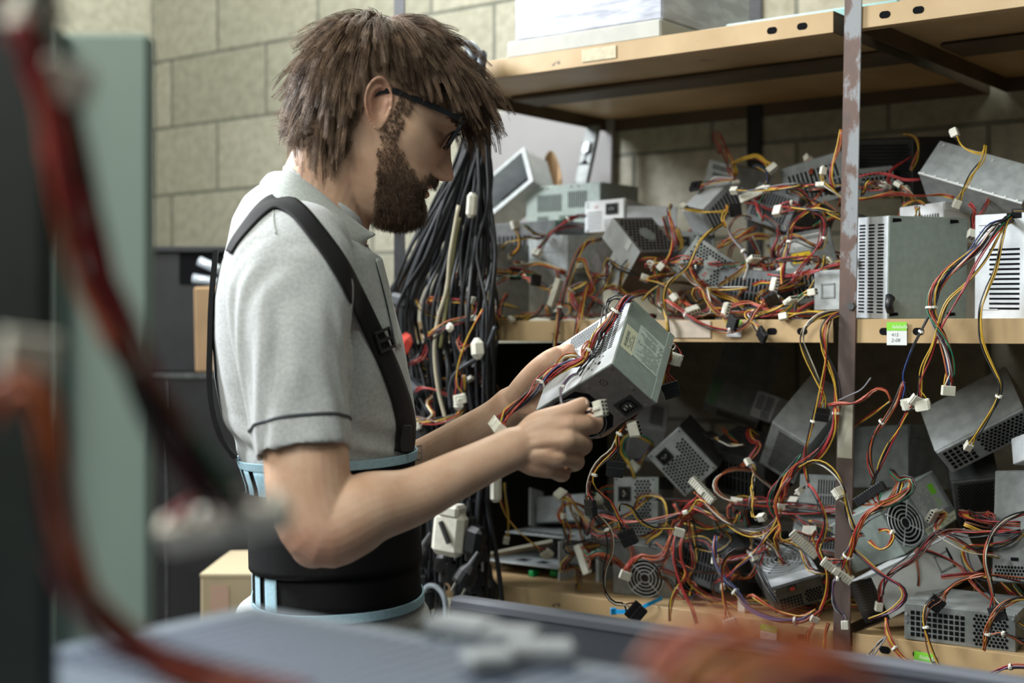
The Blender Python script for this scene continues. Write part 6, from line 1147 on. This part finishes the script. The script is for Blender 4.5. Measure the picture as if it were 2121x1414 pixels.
# ---------------- hair and beard
HB = MB(); HB.ring(HRINGS); hb_v = np.concatenate(HB.v); hbvh = BVHTree.FromPolygons(hb_v.tolist(), HB.f)
M['hair'] = mat('brown_hair', (.25, .165, .108), .55, 0, .55, 45, 0, .28, col2=(.085, .052, .033)); M['beard'] = mat('dark_brown_beard', (.13, .078, .046), .5, 0, .4, 60)
gd = HR.T@np.array([0, 0, -1.]); g = np.random.default_rng(5)
def strands(roots, dirs, lens, steps, grav, rad, off, flow, curl, kids, kr, g, stop_ear=True):
    zmin = 1.588+g.normal(0, .012, 50); mb = MB(); sd = [(math.cos(a), math.sin(a)) for a in (0, 2.094, 4.189)]
    for i in range(len(roots)):
        p = roots[i].copy(); d = dirs[i].copy(); st = lens[i]/steps; path = [p.copy()]; o_ = off*g.uniform(.35, 1.0); ph = g.uniform(0, 6.28, 2); cw = g.normal(0, 1, 3)
        for k in range(steps):
            f = k/steps
            d = d+gd*grav[i]*(.3+f)*1.0+flow[i]*.16+cw*curl*math.sin(ph[0]+f*6.5); d /= np.linalg.norm(d); q = p+d*st
            loc, nn, _, dist = hbvh.find_nearest(Vector(q)); nn = np.array(nn); loc = np.array(loc); sgn = (q-loc)@nn; need = o_*min(1, f*3+.3)
            if sgn < need: q = loc+nn*need; d = q-p; d /= np.linalg.norm(d)+1e-9
            if stop_ear and -.032 < q[0] < .018 and -.050 < q[2] < .029 and abs(q[1]) > .050: break
            if stop_ear and q[0] > .06 and HO[2]+HR[2]@q < zmin[i % len(zmin)]: break
            if stop_ear and q[2] < .026 and -.02 < q[0] < .108: break
            p = q; path.append(p.copy())
        if len(path) < 4: continue
        C = np.array(path); n = len(C); T = np.gradient(C, axis=0); T /= np.linalg.norm(T, axis=1)[:, None]+1e-9; U = np.cross(T, (.3, .2, .9)); U /= np.linalg.norm(U, axis=1)[:, None]+1e-9; V = np.cross(T, U); fr = np.linspace(0, 1, n)
        for c in range(kids):
            a = g.uniform(0, 6.28); rr = kr*math.sqrt(g.uniform(.02, 1)); w = (1-.75*fr**1.5)*rr; wv = .0022*np.sin(fr*g.uniform(4, 9)+g.uniform(0, 6))*fr
            m = n if g.random() < .7 else max(4, n-int(g.integers(1, 3))); Cc = C+U*(w*math.cos(a)+wv)[:, None]+V*(w*math.sin(a)+wv)[:, None]
            if g.random() < .05: Cc = Cc+(cw*.006)[None]*(fr**2)[:, None]
            Cc = Cc[:m]; rads = rad*g.uniform(.7, 1.2)*np.linspace(1, .25, m)
            R = np.stack([Cc+(U[:m]*s0+V[:m]*s1)*rads[:, None] for s0, s1 in sd], 1); mb.ring(R, True, False)
    return mb
flat = HRINGS.reshape(-1, 3); nz_, nt_ = HRINGS.shape[:2]
du = np.roll(HRINGS, -1, 1)-HRINGS; dv_ = np.gradient(HRINGS, axis=0); NN = np.cross(du, dv_); Ar = np.linalg.norm(NN, axis=2).ravel(); NN = (NN.reshape(-1, 3))/(Ar[:, None]+1e-12)
hair_ok = np.where(flat[:, 0] > .062, flat[:, 2] > .050, np.where(flat[:, 0] > -.022, flat[:, 2] > .024+.25*np.clip(flat[:, 0]-.02, 0, 1), flat[:, 2] > -.058))
ids = np.where(hair_ok)[0]; pick = g.choice(ids, 820, p=Ar[ids]/Ar[ids].sum())
rt = flat[pick]; nn = NN[pick]; nn = np.where((np.sum(nn*(rt-np.array([0, 0, .02])), axis=1) < 0)[:, None], -nn, nn)
whorl = np.array([-.050, 0, .110]); aw = rt-whorl; aw -= nn*np.sum(aw*nn, axis=1)[:, None]; aw /= np.linalg.norm(aw, axis=1)[:, None]+1e-9
front = np.clip((rt[:, 0]-.0)/.05, 0, 1)*np.clip((rt[:, 2]-.03)/.03, 0, 1); back = np.clip((-.02-rt[:, 0])/.04, 0, 1)
dr = aw*.95+nn*(.16+.30*front)[:, None]+np.array([.45, 0, 0])*front[:, None]+g.normal(0, .16, rt.shape); dr /= np.linalg.norm(dr, axis=1)[:, None]
ln = .072+.026*front+.024*back+g.uniform(-.014, .016, len(rt)); ln = np.where((np.abs(rt[:, 1]) > .05) & (rt[:, 2] < .07) & (rt[:, 0] > -.02), ln*.70, ln)
gv = .10-.02*front+.03*back+g.normal(0, .02, len(rt)); fl_ = aw
hm = strands(rt, dr, ln, 11, gv, .00040, .0105, fl_, .085, 22, .0058, g)
lowp = np.where((flat[:, 0] < -.04) & (flat[:, 2] < -.028) & (flat[:, 2] > -.062))[0]; pick = g.choice(lowp, 90); rt = flat[pick]; n2 = NN[pick]; n2 = np.where((np.sum(n2*rt, axis=1) < 0)[:, None], -n2, n2)
h2 = strands(rt, n2*.35+np.array([-.25, 0, -.7])+g.normal(0, .2, rt.shape), g.uniform(.030, .050, 90), 9, np.full(90, .06), .0004, .012, np.tile(np.array([-.75, 0, .0]), (90, 1)), .12, 18, .0045, g)
hm.add(np.concatenate(h2.v), h2.f)
cap = [q for q in HB.f[:-2] if all(hair_ok[i] for i in q)]; hm.add(hb_v+np.where((NN*(hb_v-np.array([0, 0, .02]))).sum(1)[:, None] < 0, -NN, NN)*.004, cap)
hm.v = [hw(a) for a in hm.v]; hm.xf(minv).obj('hair', [M['hair']], man, True)
x, y, z = flat.T; ay = np.abs(y)
cheek = (z < -.028-.56*np.clip(x-.022, 0, 1)) & (x > .012+.45*np.clip(-.050-z, 0, .08)) & (ay > .012)
chin_ = (z < -.073) & (x > .05); gside = (z < -.046) & (z > -.080) & (ay > .021) & (ay < .036) & (x > .062); must = (z < -.0425) & (z > -.0525) & (ay < .030) & (x > .07); side = (x > .008) & (x < .028) & (z < .034) & (z > -.035) & (ay > .05)
lipx = (ay < .023) & (z > -.0705) & (z < -.0535) & (x > .07)
bok = (cheek | chin_ | must | side | gside) & ~lipx & (z > -.121); ids = np.where(bok)[0]; NB = 9500; wt = Ar[ids]*np.clip(.30+(-.045-z[ids])/.06, .30, 1.1)*np.where(z[ids] > -.03, 1.6, 1)*np.where(must[ids], 2.2, 1); pick = g.choice(ids, NB, p=wt/wt.sum()); rt = flat[pick]; n3 = NN[pick]; n3 = np.where((np.sum(n3*(rt-np.array([.02, 0, -.03])), axis=1) < 0)[:, None], -n3, n3)
dr = n3*.55+np.array([.25, 0, -.75])+g.normal(0, .28, rt.shape); dr /= np.linalg.norm(dr, axis=1)[:, None]; ln = .0055+.0055*np.clip((-.05-rt[:, 2])/.05, 0, 1)*np.clip(rt[:, 0]/.06, .2, 1)+g.uniform(-.002, .003, NB); ln = np.where(rt[:, 2] > -.03, .0055, ln); ln = np.where((rt[:, 2] > -.055) & (np.abs(rt[:, 1]) < .03), .0085, ln)
hm = strands(rt, dr, ln, 4, np.full(NB, .12), .00026, .003, np.zeros((NB, 3)), .14, 2, .0016, g, False)
hm.v = [hw(a) for a in hm.v]; hm.xf(minv).obj('beard', [M['beard']], man, True)
br = np.where((z > .022) & (z < .031) & (ay > .012) & (ay < .050) & (x > .07))[0]; pick = g.choice(br, 260); rt = flat[pick]
for sg in (-1, 1):
    r2 = rt[np.sign(rt[:, 1]) == sg]; nb = len(r2); hm = strands(r2, np.stack([np.full(nb, .5), np.sign(r2[:, 1])*.8, np.full(nb, .15)], 1), np.full(nb, .008), 4, np.full(nb, .02), .0004, .0015, np.zeros((nb, 3)), .05, 2, .001, g, False); hm.v = [hw(a) for a in hm.v]; hm.xf(minv).obj('eyebrow', [M['beard']], man, True)
# ---------------- glasses: worn, but a thing of their own
gl = empty('eyeglasses', hw((.1, 0, .02))); tag(gl, 'black rimmed eyeglasses on the man\'s face', 'glasses'); gi = inv_of(gl)
M['frame'] = mat('black_acetate', (.012, .013, .015), .25, coat=.3)
gm = bpy.data.materials.new('lens_glass'); gm.use_nodes = True; b = gm.node_tree.nodes['Principled BSDF']; b.inputs['Base Color'].default_value = (.95, .95, .95, 1); b.inputs['Transmission Weight'].default_value = 1; b.inputs['Roughness'].default_value = .02; b.inputs['IOR'].default_value = 1.08
def rimpts(sd, k=1.):
    t = np.linspace(0, 2*np.pi, 37); c, s_ = np.cos(t), np.sin(t); yy = .0385+.0275*k*np.sign(c)*np.abs(c)**.75; zz = .012+.0225*k*np.sign(s_)*np.abs(s_)**.75-.004*(s_ < 0)*0; xx = .0925-.10*np.clip(yy-.03, 0, 1)*.5+.10*(zz-.012); return np.stack([xx, sd*yy, zz], 1)
for sd, nm in ((-1, 'r'), (1, 'l')):
    mb = MB(); q = rimpts(sd); a = hw(q); n_ = hx*.0022; rr = []
    ins = hw(rimpts(sd, .83)); mb.ring(np.stack([a-n_, a+n_, ins+n_, ins-n_], 1), True, False); mb.xf(gi).obj('rim', [M['frame']], gl)
    mb = MB(); q = hw(rimpts(sd, .86))[:-1]; c = q.mean(0); mb.add(np.concatenate([q-hx*.0006, q+hx*.0006]), [tuple(range(36)), tuple(range(71, 35, -1))]+[(i, (i+1) % 36, 36+(i+1) % 36, 36+i) for i in range(36)]); mb.xf(gi).obj('lens', [gm], gl)
    mb = MB(); q = np.array([(.0905, sd*.0665, .026), (.084, sd*.0712, .0262), (.05, sd*.0745, .024), (.0, sd*.0755, .020), (-.014, sd*.0745, .012), (-.024, sd*.073, -.006)]); C = hw(spline(q, 24)); up = hz*.0036; ou = hy*.0011*sd; mb.ring(np.stack([C-up-ou, C+up-ou, C+up+ou, C-up+ou], 1)); mb.xf(gi).obj('temple_arm', [M['frame']], gl)
mb = MB(); mb.tube(hw(spline(np.array([(.093, -.012, .018), (.1000, 0, .0205), (.093, .012, .018)]), 9)), .0018, 8); mb.xf(gi).obj('bridge', [M['frame']], gl, True)
# ---------------- clothes
def shirt_mat(name, c):
    m = mat(name, c, .9, 0, .16, 260, 0, .15); nt = m.node_tree; b = nt.nodes['Principled BSDF']; b.inputs['Sheen Weight'].default_value = .15
    tc = nt.nodes.new('ShaderNodeTexCoord'); vo = nt.nodes.new('ShaderNodeTexNoise'); vo.inputs['Scale'].default_value = 900; nt.links.new(tc.outputs['Object'], vo.inputs['Vector']); bp = nt.nodes.new('ShaderNodeBump'); bp.inputs['Strength'].default_value = .3; bp.inputs['Distance'].default_value = .001; nt.links.new(vo.outputs['Fac'], bp.inputs['Height']); nt.links.new(bp.outputs[0], b.inputs['Normal']); return m
M['shirt'] = shirt_mat('grey_melange_jersey', (.47, .485, .485)); M['shirt2'] = shirt_mat('grey_melange_collar', (.43, .455, .435))
mb = MB(); mb.ring(torso_rings(0, 0, 9999, 72))
def sleeve(pts, n=48):        # hollow sleeve: outer wall down, inner wall back up
    C = np.array([q[0] for q in pts]); a = np.array([q[1] for q in pts]); b_ = np.array([q[2] for q in pts]); m = 36; Q = spline(np.concatenate([C, a[:, None], b_[:, None]], 1), m); C, a, b_ = Q[:, :3], Q[:, 3], Q[:, 4]
    T = np.gradient(C, axis=0); T /= np.linalg.norm(T, axis=1)[:, None]; X = FV-T*(T@FV)[:, None]; X /= np.linalg.norm(X, axis=1)[:, None]; Y = np.cross(T, X); R = [ellring(C[i], X[i], Y[i], a[i], b_[i], n, 2.1) for i in range(m)]
    R += [ellring(C[i], X[i], Y[i], a[i]-.0052, b_[i]-.0052, n, 2.1) for i in range(m-1, m-7, -1)]; mb.ring(np.array(R)); return C, X, Y, a, b_
SLV = sleeve([(Mp(640, 500, -.10), .060, .05), (Mp(606, 522, -.132), .072, .058), (P(600, 585, 1.600), .0715, .060), (P(603, 660, 1.578), .0690, .060), (P(611, 760, 1.560), .0640, .058), (P(620, 860, 1.545), .0560, .055), (P(628, 938, 1.535), .0510, .053)])
sleeve([(Mp(640, 500, .10), .060, .05), (Mp(640, 522, .150), .073, .058), (Mp(660, 620, .185), .071, .062), (Mp(690, 720, .20), .064, .06), (Mp(725, 850, .205), .056, .055), (Mp(745, 930, .205), .052, .053)])
sh_me = remesh(mb, .0032, 6); v = getv(sh_me); nr = getn(sh_me)
# folds of the jersey
d = np.zeros(len(v)); py = CY-(v[:, 2]-H)/v[:, 1]*F; px = CX+v[:, 0]/v[:, 1]*F
near_sl = np.clip((1.66-v[:, 1])/.05, 0, 1)*(py < 960)
ax_ = np.stack([v[:, 0]*60, v[:, 1]*60, v[:, 2]*9], 1)
d += .0034*vnoise(ax_, 1., 3)*np.clip((py-480)/80, 0, 1)*near_sl
tor = (1-near_sl)*(py > 480)*np.clip((965-py)/30, 0, 1)
d += .0042*vnoise(np.stack([v[:, 0]*30+v[:, 2]*14, v[:, 1]*30, v[:, 2]*16], 1), 1., 5)*tor*np.clip((py-500)/200, 0, 1)
d += .0032*np.sin((v[:, 2]*150+v[:, 0]*60))*np.clip((py-840)/80, 0, 1)*np.clip((950-py)/20, 0, 1)*tor
for (a_, b_, amp, w) in (((486, 590), (524, 890), -.0055, .013), ((738, 590), (724, 890), -.0060, .012), ((540, 580), (556, 850), .0038, .011), ((572, 560), (578, 860), -.0022, .010), ((606, 600), (612, 840), .0026, .013), ((690, 580), (704, 830), -.0036, .012), ((755, 720), (765, 900), .003, .014), ((790, 640), (838, 850), .003, .015), ((770, 600), (735, 760), -.003, .012)):
    pa, pb = np.array(a_, float), np.array(b_, float); ab = pb-pa; q = np.stack([px, py], 1); t = np.clip(((q-pa)@ab)/(ab@ab), 0, 1); dist = np.linalg.norm(q-pa-t[:, None]*ab, axis=1)/1750
    d += amp*np.exp(-(dist/w)**2)*np.sin(np.pi*t)*(nr[:, 1] < .3)
v = v+nr*d[:, None]
shirt_bvh = BVHTree.FromPolygons(v.tolist(), [tuple(p.vertices) for p in sh_me.polygons])
shirt = finish(sh_me, v, 'polo_shirt', [M['shirt']], man)
def hit(px_, py_, bvh=None, e=.0015):
    r_ = ray(px_, py_); loc, n_, _, _ = (bvh or shirt_bvh).ray_cast(Vector((0, 0, H)), Vector(r_/np.linalg.norm(r_)))
    if loc is None: return None, None
    n_ = np.array(n_); n_ = -n_ if n_@r_ > 0 else n_; return np.array(loc)+n_*e, n_
def band(pts, wid, m, name, parent, th=.0016, bvh=None, n=50, e=.002):       # strap lying on the shirt along image points
    Q = spline(np.array(pts, float), n); wd = np.interp(np.linspace(0, 1, n), np.linspace(0, 1, len(wid)), wid) if isinstance(wid, (list, tuple)) else np.full(n, wid); rows = []
    tg = np.gradient(Q, axis=0); tg /= np.linalg.norm(tg, axis=1)[:, None]; nm = np.stack([-tg[:, 1], tg[:, 0]], 1); last = None
    for i in range(n):
        row = []; nns = []
        for k in np.linspace(-.5, .5, 7):
            q = Q[i]+nm[i]*wd[i]*k; p_, n_ = hit(q[0], q[1], bvh, e)
            row.append(p_); nns.append(n_)
        if all(p_ is not None for p_ in row): rows.append((np.array(row), np.array(nns)))
    if len(rows) < 3: return None
    A_ = np.array([r[0] for r in rows]); N_ = np.array([r[1] for r in rows]); k = np.array([.25, .5, .25])
    for _ in range(4): A_[1:-1] = A_[:-2]*.25+A_[1:-1]*.5+A_[2:]*.25; N_[1:-1] = N_[:-2]*.25+N_[1:-1]*.5+N_[2:]*.25
    B_ = A_+N_*th; mb = MB(); mb.ring(np.concatenate([B_, A_[:, ::-1]], 1)); o = mb.xf(minv).obj(name, m if isinstance(m, list) else [m], parent, True); return o
M['strap'] = mat('black_webbing', (.010, .010, .011), .75, 0, .25, 300, .1, .25); M['belt'] = mat('black_brace_fabric', (.006, .006, .007), .8, 0, .3, 200, .1, .2); M['trim'] = mat('pale_blue_binding', (.36, .56, .66), .7, 0, .15, 300, .1); M['piping'] = mat('dark_grey_piping', (.06, .065, .075), .7)
band([(478, 524), (488, 504), (514, 470), (540, 440), (562, 422), (582, 420), (610, 434), (648, 478), (690, 535), (724, 592), (752, 648), (776, 700), (797, 745), (818, 800), (834, 855), (838, 905), (832, 938)], [12, 18, 26, 34, 36, 36, 36, 36, 36, 36, 38, 38], M['strap'], 'shoulder_strap', man, n=90)
mb = MB(); q = spline(np.array([Mp(452, 520, -.03), Mp(443, 620, -.03), Mp(440, 710, -.03), Mp(439, 785, -.03), Mp(446, 850, -.03), Mp(464, 908, -.03), Mp(492, 948, -.03)]), 24); w_ = LV*.015; mb.ring(np.stack([q-w_, q+w_, q+w_-FV*.006, q-w_-FV*.006], 1)); mb.xf(minv).obj('shoulder_strap', [M['strap']], man)
bk = []
for px_, py_ in ((790, 705),): 
    p_, n_ = hit(px_, py_, None, .004); t_ = P(805, 745, p_[1])-P(778, 690, p_[1]); t_ -= n_*(t_@n_); t_ /= np.linalg.norm(t_); s_ = np.cross(n_, t_); mb = MB(); Mx = np.eye(4); Mx[:3, 0] = s_; Mx[:3, 1] = t_; Mx[:3, 2] = n_; Mx[:3, 3] = p_
    for a_ in ((-.014, -.013, .014, -.0095), (-.014, .0095, .014, .013), (-.014, -.0095, -.0105, .0095), (.0105, -.0095, .014, .0095), (-.0105, -.002, .0105, .002)): mb.box((a_[0], a_[1], -.001), (a_[2], a_[3], .0035), .0008)
    mb.xf(Mx).xf(minv).obj('strap_buckle', [M['black_plastic']], man)
p_, n_ = hit(828, 905, None, .004); mb = MB(); mb.box((-.011, -.004, -.016), (.011, .002, .016), .001); mb.xf(Matrix.Translation(Vector(p_))).xf(minv).obj('strap_buckle', [M['black_plastic']], man)
# brace: wide elastic belt with pale blue binding, boning strips and a second pull band
def brace(y0, y1, out, name, m, th0=0., th1=6.2832, top=None, bot=None, n=96, rows=14):
    A_ = []
    for i in range(rows):
        f = i/(rows-1); ring = []
        for j in range(n+1):
            t = th0+(th1-th0)*j/n; c, s_ = math.cos(t), math.sin(t); ya = y0 if np.isscalar(y0) else np.interp(c, (-1, 1), y0); yb = y1 if np.isscalar(y1) else np.interp(c, (-1, 1), y1); yy = ya+(yb-ya)*f
            Lx, Rx, b = [np.interp(yy, [q[0] for q in BT], [q[k] for q in BT]) for k in (1, 2, 3)]; pl, pr = Mp(Lx, yy, 0), Mp(Rx, yy, 0); a = np.linalg.norm((pr-pl)[:2])/2; a = math.sqrt(max(a*a-(b*math.tan(PSI))**2*.8, .001))+.0035; cc = (pl+pr)/2; cc[2] = H+(CY-yy)/F*DC; e = 2.35
            ring.append(cc+FV*((a+out)*np.sign(c)*abs(c)**(2/e))+LV*((b+out)*np.sign(s_)*abs(s_)**(2/e)))
        A_.append(ring)
    A_ = np.array(A_); cen = A_.mean((0, 1)); inn = A_-(A_-A_.mean(1, keepdims=True))*np.array([1, 1, 0])*.02; mb = MB(); full = abs(th1-th0) > 6.2; L_ = rows; K = n+1; V = np.concatenate([A_.reshape(-1, 3), inn.reshape(-1, 3)]); o_ = L_*K
    f = [(i*K+j, i*K+j+1, (i+1)*K+j+1, (i+1)*K+j) for i in range(L_-1) for j in range(n)]; f += [tuple(o_+k for k in q[::-1]) for q in f]; f += [(j, o_+j, o_+j+1, j+1) for j in range(n)]+[((L_-1)*K+j, (L_-1)*K+j+1, o_+(L_-1)*K+j+1, o_+(L_-1)*K+j) for j in range(n)]
    if not full: f += [(i*K, (i+1)*K, o_+(i+1)*K, o_+i*K) for i in range(L_-1)]+[(i*K+n, o_+i*K+n, o_+(i+1)*K+n, (i+1)*K+n) for i in range(L_-1)]
    mb.add(V, f); return mb.xf(minv).obj(name, [m], man, True)
BT = [(900, 478, 856, .142), (930, 496, 850, .140), (1000, 519, 847, .138), (1080, 528, 850, .138), (1160, 530, 857, .143), (1240, 531, 865, .150), (1270, 531, 869, .152)]
brace((952, 934), (1238, 1226), .0035, 'brace_belt', M['belt'])
brace((946, 928), (962, 946), .0062, 'top_binding', M['trim']); brace((1232, 1218), (1249, 1235), .0062, 'bottom_binding', M['trim'])
for k, (a0, a1) in enumerate(((3.30, 3.36), (3.50, 3.66), (3.76, 3.98))): brace((950, 936), (1242, 1228), .0058, 'boning_strip', M['trim'], a0, a1, n=6)
brace((1010, 990), (1168, 1150), .0085, 'pull_band', M['belt'], 3.22, 6.35, n=80)
# collar
def leaf(top, low, name, m, th=.003, n=60, rows=9, sgn=1):
    T_ = spline(np.array(top), n); B_ = spline(np.array(low), n); A_ = []
    for i in range(rows):
        f = i/(rows-1); bulge = .006*math.sin(math.pi*f); q = T_*(1-f)+B_*f; out = q-(q.mean(0)*np.array([1, 1, 0])+q*np.array([0, 0, 1])); out /= np.linalg.norm(out, axis=1)[:, None]+1e-9; A_.append(q+out*bulge)
    A_ = np.array(A_); out = A_-A_.mean(1, keepdims=True); out[..., 2] = 0; out /= np.linalg.norm(out, axis=2, keepdims=True)+1e-9; I_ = A_-out*th; mb = MB(); mb.ring(np.concatenate([A_, I_[::-1]], 0).transpose(1, 0, 2)); return mb.xf(minv).obj(name, [m], man, True)
tp = [(553, 360, .0), (572, 354, -.035), (606, 358, -.060), (658, 392, -.071), (705, 432, -.072), (748, 466, -.050), (768, 480, -.022)]
lo = [(541, 404, .0), (546, 402, -.055), (580, 418, -.102), (636, 458, -.128), (682, 500, -.134), (713, 520, -.120), (768, 492, -.040)]
mir = lambda L_: [(x, y, -l) for x, y, l in L_[:0:-1]]
leaf([Mp(*q) for q in mir(tp)+tp], [Mp(*q) for q in mir(lo)+lo], 'collar', M['shirt2'], n=110)
# placket, button, sleeve piping, shoulder seam
band([(766, 486), (786, 560), (806, 640), (822, 720)], 10, M['shirt2'], 'placket', man, .0012, n=24)
p_, n_ = hit(752, 512, None, .003)
if p_ is not None: mb = MB(); mb.cyl(p_-n_*.001, p_+n_*.0025, .0048, 14); mb.xf(minv).obj('button', [mat('button', (.10, .08, .07), .35)], man)
C, X, Y, a, b_ = SLV; i = 31; q = ellring(C[i], X[i], Y[i], a[i]+.0014, b_[i]+.0014, 60, 2.1); q = np.concatenate([q, q[:1]]); 
qq = []
for w_ in q:
    loc, n_, _, _ = shirt_bvh.find_nearest(Vector(w_)); qq.append(np.array(loc)+np.array(n_)*.0003)
MB().tube(np.array(qq), .0019, 6).xf(minv).obj('sleeve_piping', [M['piping']], man, True)
band([(567, 418), (566, 440), (566, 462), (572, 486)], 3.0, M['piping'] if False else M['shirt2'], 'shoulder_seam', man, .0008, n=14, e=.0005)
# trousers and shoes (below the picture, so that he stands on the floor)
M['trouser'] = mat('grey_work_trousers', (.10, .105, .11), .85, 0, .2, 40); hipc = Mp(690, 1430, 0); mb = MB()
TR = torso_rings(-.003, 1400, 9999, 40); mb.ring(TR)
for sd in (-1, 1):
    b0 = hipc+LV*.09*sd; b0[2] = .90; k0 = hipc+LV*.10*sd+FV*.02; k0[2] = .48; a0 = hipc+LV*.10*sd-FV*.02; a0[2] = .075; limb(mb, [(b0, .092), (k0*.5+b0*.5, .084), (k0, .066), (a0*.5+k0*.5, .064), (a0, .058)], 24, 40)
tr_me = remesh(mb, .006, 5); finish(tr_me, getv(tr_me), 'trousers', [M['trouser']], man)
for sd in (-1, 1):
    a0 = hipc+LV*.10*sd-FV*.02; a0[2] = 0; mb = MB(); R = []
    for t_, w_, h_ in ((-.075, .030, .085), (-.05, .040, .10), (.0, .042, .10), (.06, .045, .075), (.12, .048, .058), (.17, .042, .045), (.195, .022, .032)): c_ = a0+FV*t_; R.append([c_+LV*w_*math.cos(u)+np.array([0, 0, h_*max(0, math.sin(u))]) for u in np.linspace(0, 2*np.pi, 20, endpoint=False)])
    mb.ring(np.array(R)); mb.xf(minv).obj('shoe', [M['black_plastic']], man, True)
# tattoo lines on the far forearm
bb = BVHTree.FromPolygons([tuple(q) for q in (getv(body.data)+np.array(man.location))], [tuple(p.vertices) for p in body.data.polygons]); mb = MB()
def skin_line(pts, r_):
    Q = spline(np.array(pts, float), 16); q = [hit(x_, y_, bb, .0003)[0] for x_, y_ in Q]; q = [k for k in q if k is not None]
    if len(q) > 3: mb.tube(np.array(q), r_, 4)
for L_ in ([(854, 954), (860, 952), (872, 951)], [(872, 951), (874, 944), (873, 936)], [(852, 940), (862, 938), (872, 937)], [(853, 928), (862, 925), (871, 922)], [(873, 936), (873, 928), (872, 921)], [(858, 944), (858, 937), (857, 930)]): skin_line(L_, .0005)
if mb.n: mb.xf(minv).obj('forearm_tattoo', [mat('tattoo_ink', (.16, .19, .22), .6)], man)
# ---------------- leads of the supply in his hands
Lh = lambda cols, pts, conn=None, roll=0., **k: lead(None, cols, pts, conn, roll, parent=HELD, **k)
Lh('rmrrkormkrkbyr', [HT(1306, 618, .006), HT(1294, 622, .016), HT(1280, 640, .014), HT(1262, 668, .011), HT(1236, 696, .010), HT(1218, 726, .012), HT(1202, 748, .016), HT(1176, 756, .022), HT(1150, 768, .028), HT(1122, 792, .030), P(1087, 826, 1.668), P(1050, 856, 1.664), P(1036, 874, 1.664)], 'atx', 0, zips=(.17, .42, .74), spread=.95, wob=.5, side=P(1046, 892, 1.64)-P(1026, 880, 1.69))
Lh('kkk', [HT(1300, 620, .004), HT(1276, 617, .014), HT(1258, 628, .012), HT(1251, 660, .010), HT(1247, 690, .009), HT(1236, 720, .008), HT(1220, 744, .006), HT(1206, 762, .006), HT(1196, 776, .008)], None, spread=2.0, wob=.4)
Lh('yywgo', [HT(1200, 742, .012), HT(1190, 738, .022), HT(1172, 738, .026), HT(1158, 746, .026), HT(1146, 758, .026), HT(1134, 772, .028), HT(1124, 786, .03)], None, spread=1.2)
Lh('oro', [HT(1226, 708, .012), HT(1214, 714, .018), HT(1206, 728, .020), HT(1208, 744, .016)], None, spread=1.4)
Lh('pek', [HT(1196, 774, .010), HT(1184, 778, .016), HT(1170, 792, .018), P(1161, 818, 1.668), P(1163, 838, 1.640), P(1176, 852, 1.622), P(1200, 856, 1.622), P(1222, 852, 1.612), P(1236, 848, 1.604)], 'p8', .2, spread=.9, wob=.4, zips=(.30,), side=P(1246, 836, 1.602)-P(1246, 860, 1.602))
EX = HL(.94, .35, -.02)
Lh('nkory', [EX, P(1306, 868, 1.77), P(1296, 884, 1.77), P(1282, 902, 1.77), P(1281, 924, 1.77)], None, zips=(.8,))
Lh('nwk', [P(1282, 900, 1.77), P(1270, 934, 1.77), P(1243, 958, 1.77), P(1224, 988, 1.77), P(1216, 1024, 1.77), P(1234, 1068, 1.77), P(1258, 1100, 1.77), P(1261, 1142, 1.77), P(1250, 1176, 1.77), P(1252, 1226, 1.77), P(1272, 1249, 1.77), P(1298, 1252, 1.77), P(1306, 1258, 1.77)], 'sata', .3, zips=(.52,))
Lh('rky', [P(1281, 922, 1.77), P(1268, 940, 1.768), P(1246, 962, 1.768), P(1230, 988, 1.768), P(1236, 1012, 1.768), P(1264, 1040, 1.768), P(1282, 1078, 1.768), P(1294, 1100, 1.768)], 'sata', .9, zips=(.40,))
Lh('yk', [P(1282, 1058, 1.77), P(1284, 1044, 1.77), P(1304, 1050, 1.77), P(1322, 1074, 1.77), P(1344, 1088, 1.77), P(1374, 1094, 1.77), P(1398, 1100, 1.77)], 'p4', .2)
Lh('kky', [P(1281, 920, 1.77), P(1278, 940, 1.77), P(1276, 956, 1.77)], 'sata', .2)
Lh('rwk', [P(1298, 880, 1.77), P(1300, 888, 1.768), P(1304, 888, 1.766)], 'molex', .3)
Lh('rko', [P(1222, 996, 1.766), P(1220, 1020, 1.764), P(1222, 1036, 1.764)], 'sata', 1.4)
E2 = HL(1.0, .80, .06)
Lh('rkw', [E2, P(1396, 712, 1.83), P(1402, 724, 1.83), P(1400, 732, 1.83)], 'molex', .7)
Lh('rroy', [HL(.97, .85, -.02), P(1386, 752, 1.83), P(1380, 772, 1.83), P(1386, 794, 1.83)], 'sata', .4)
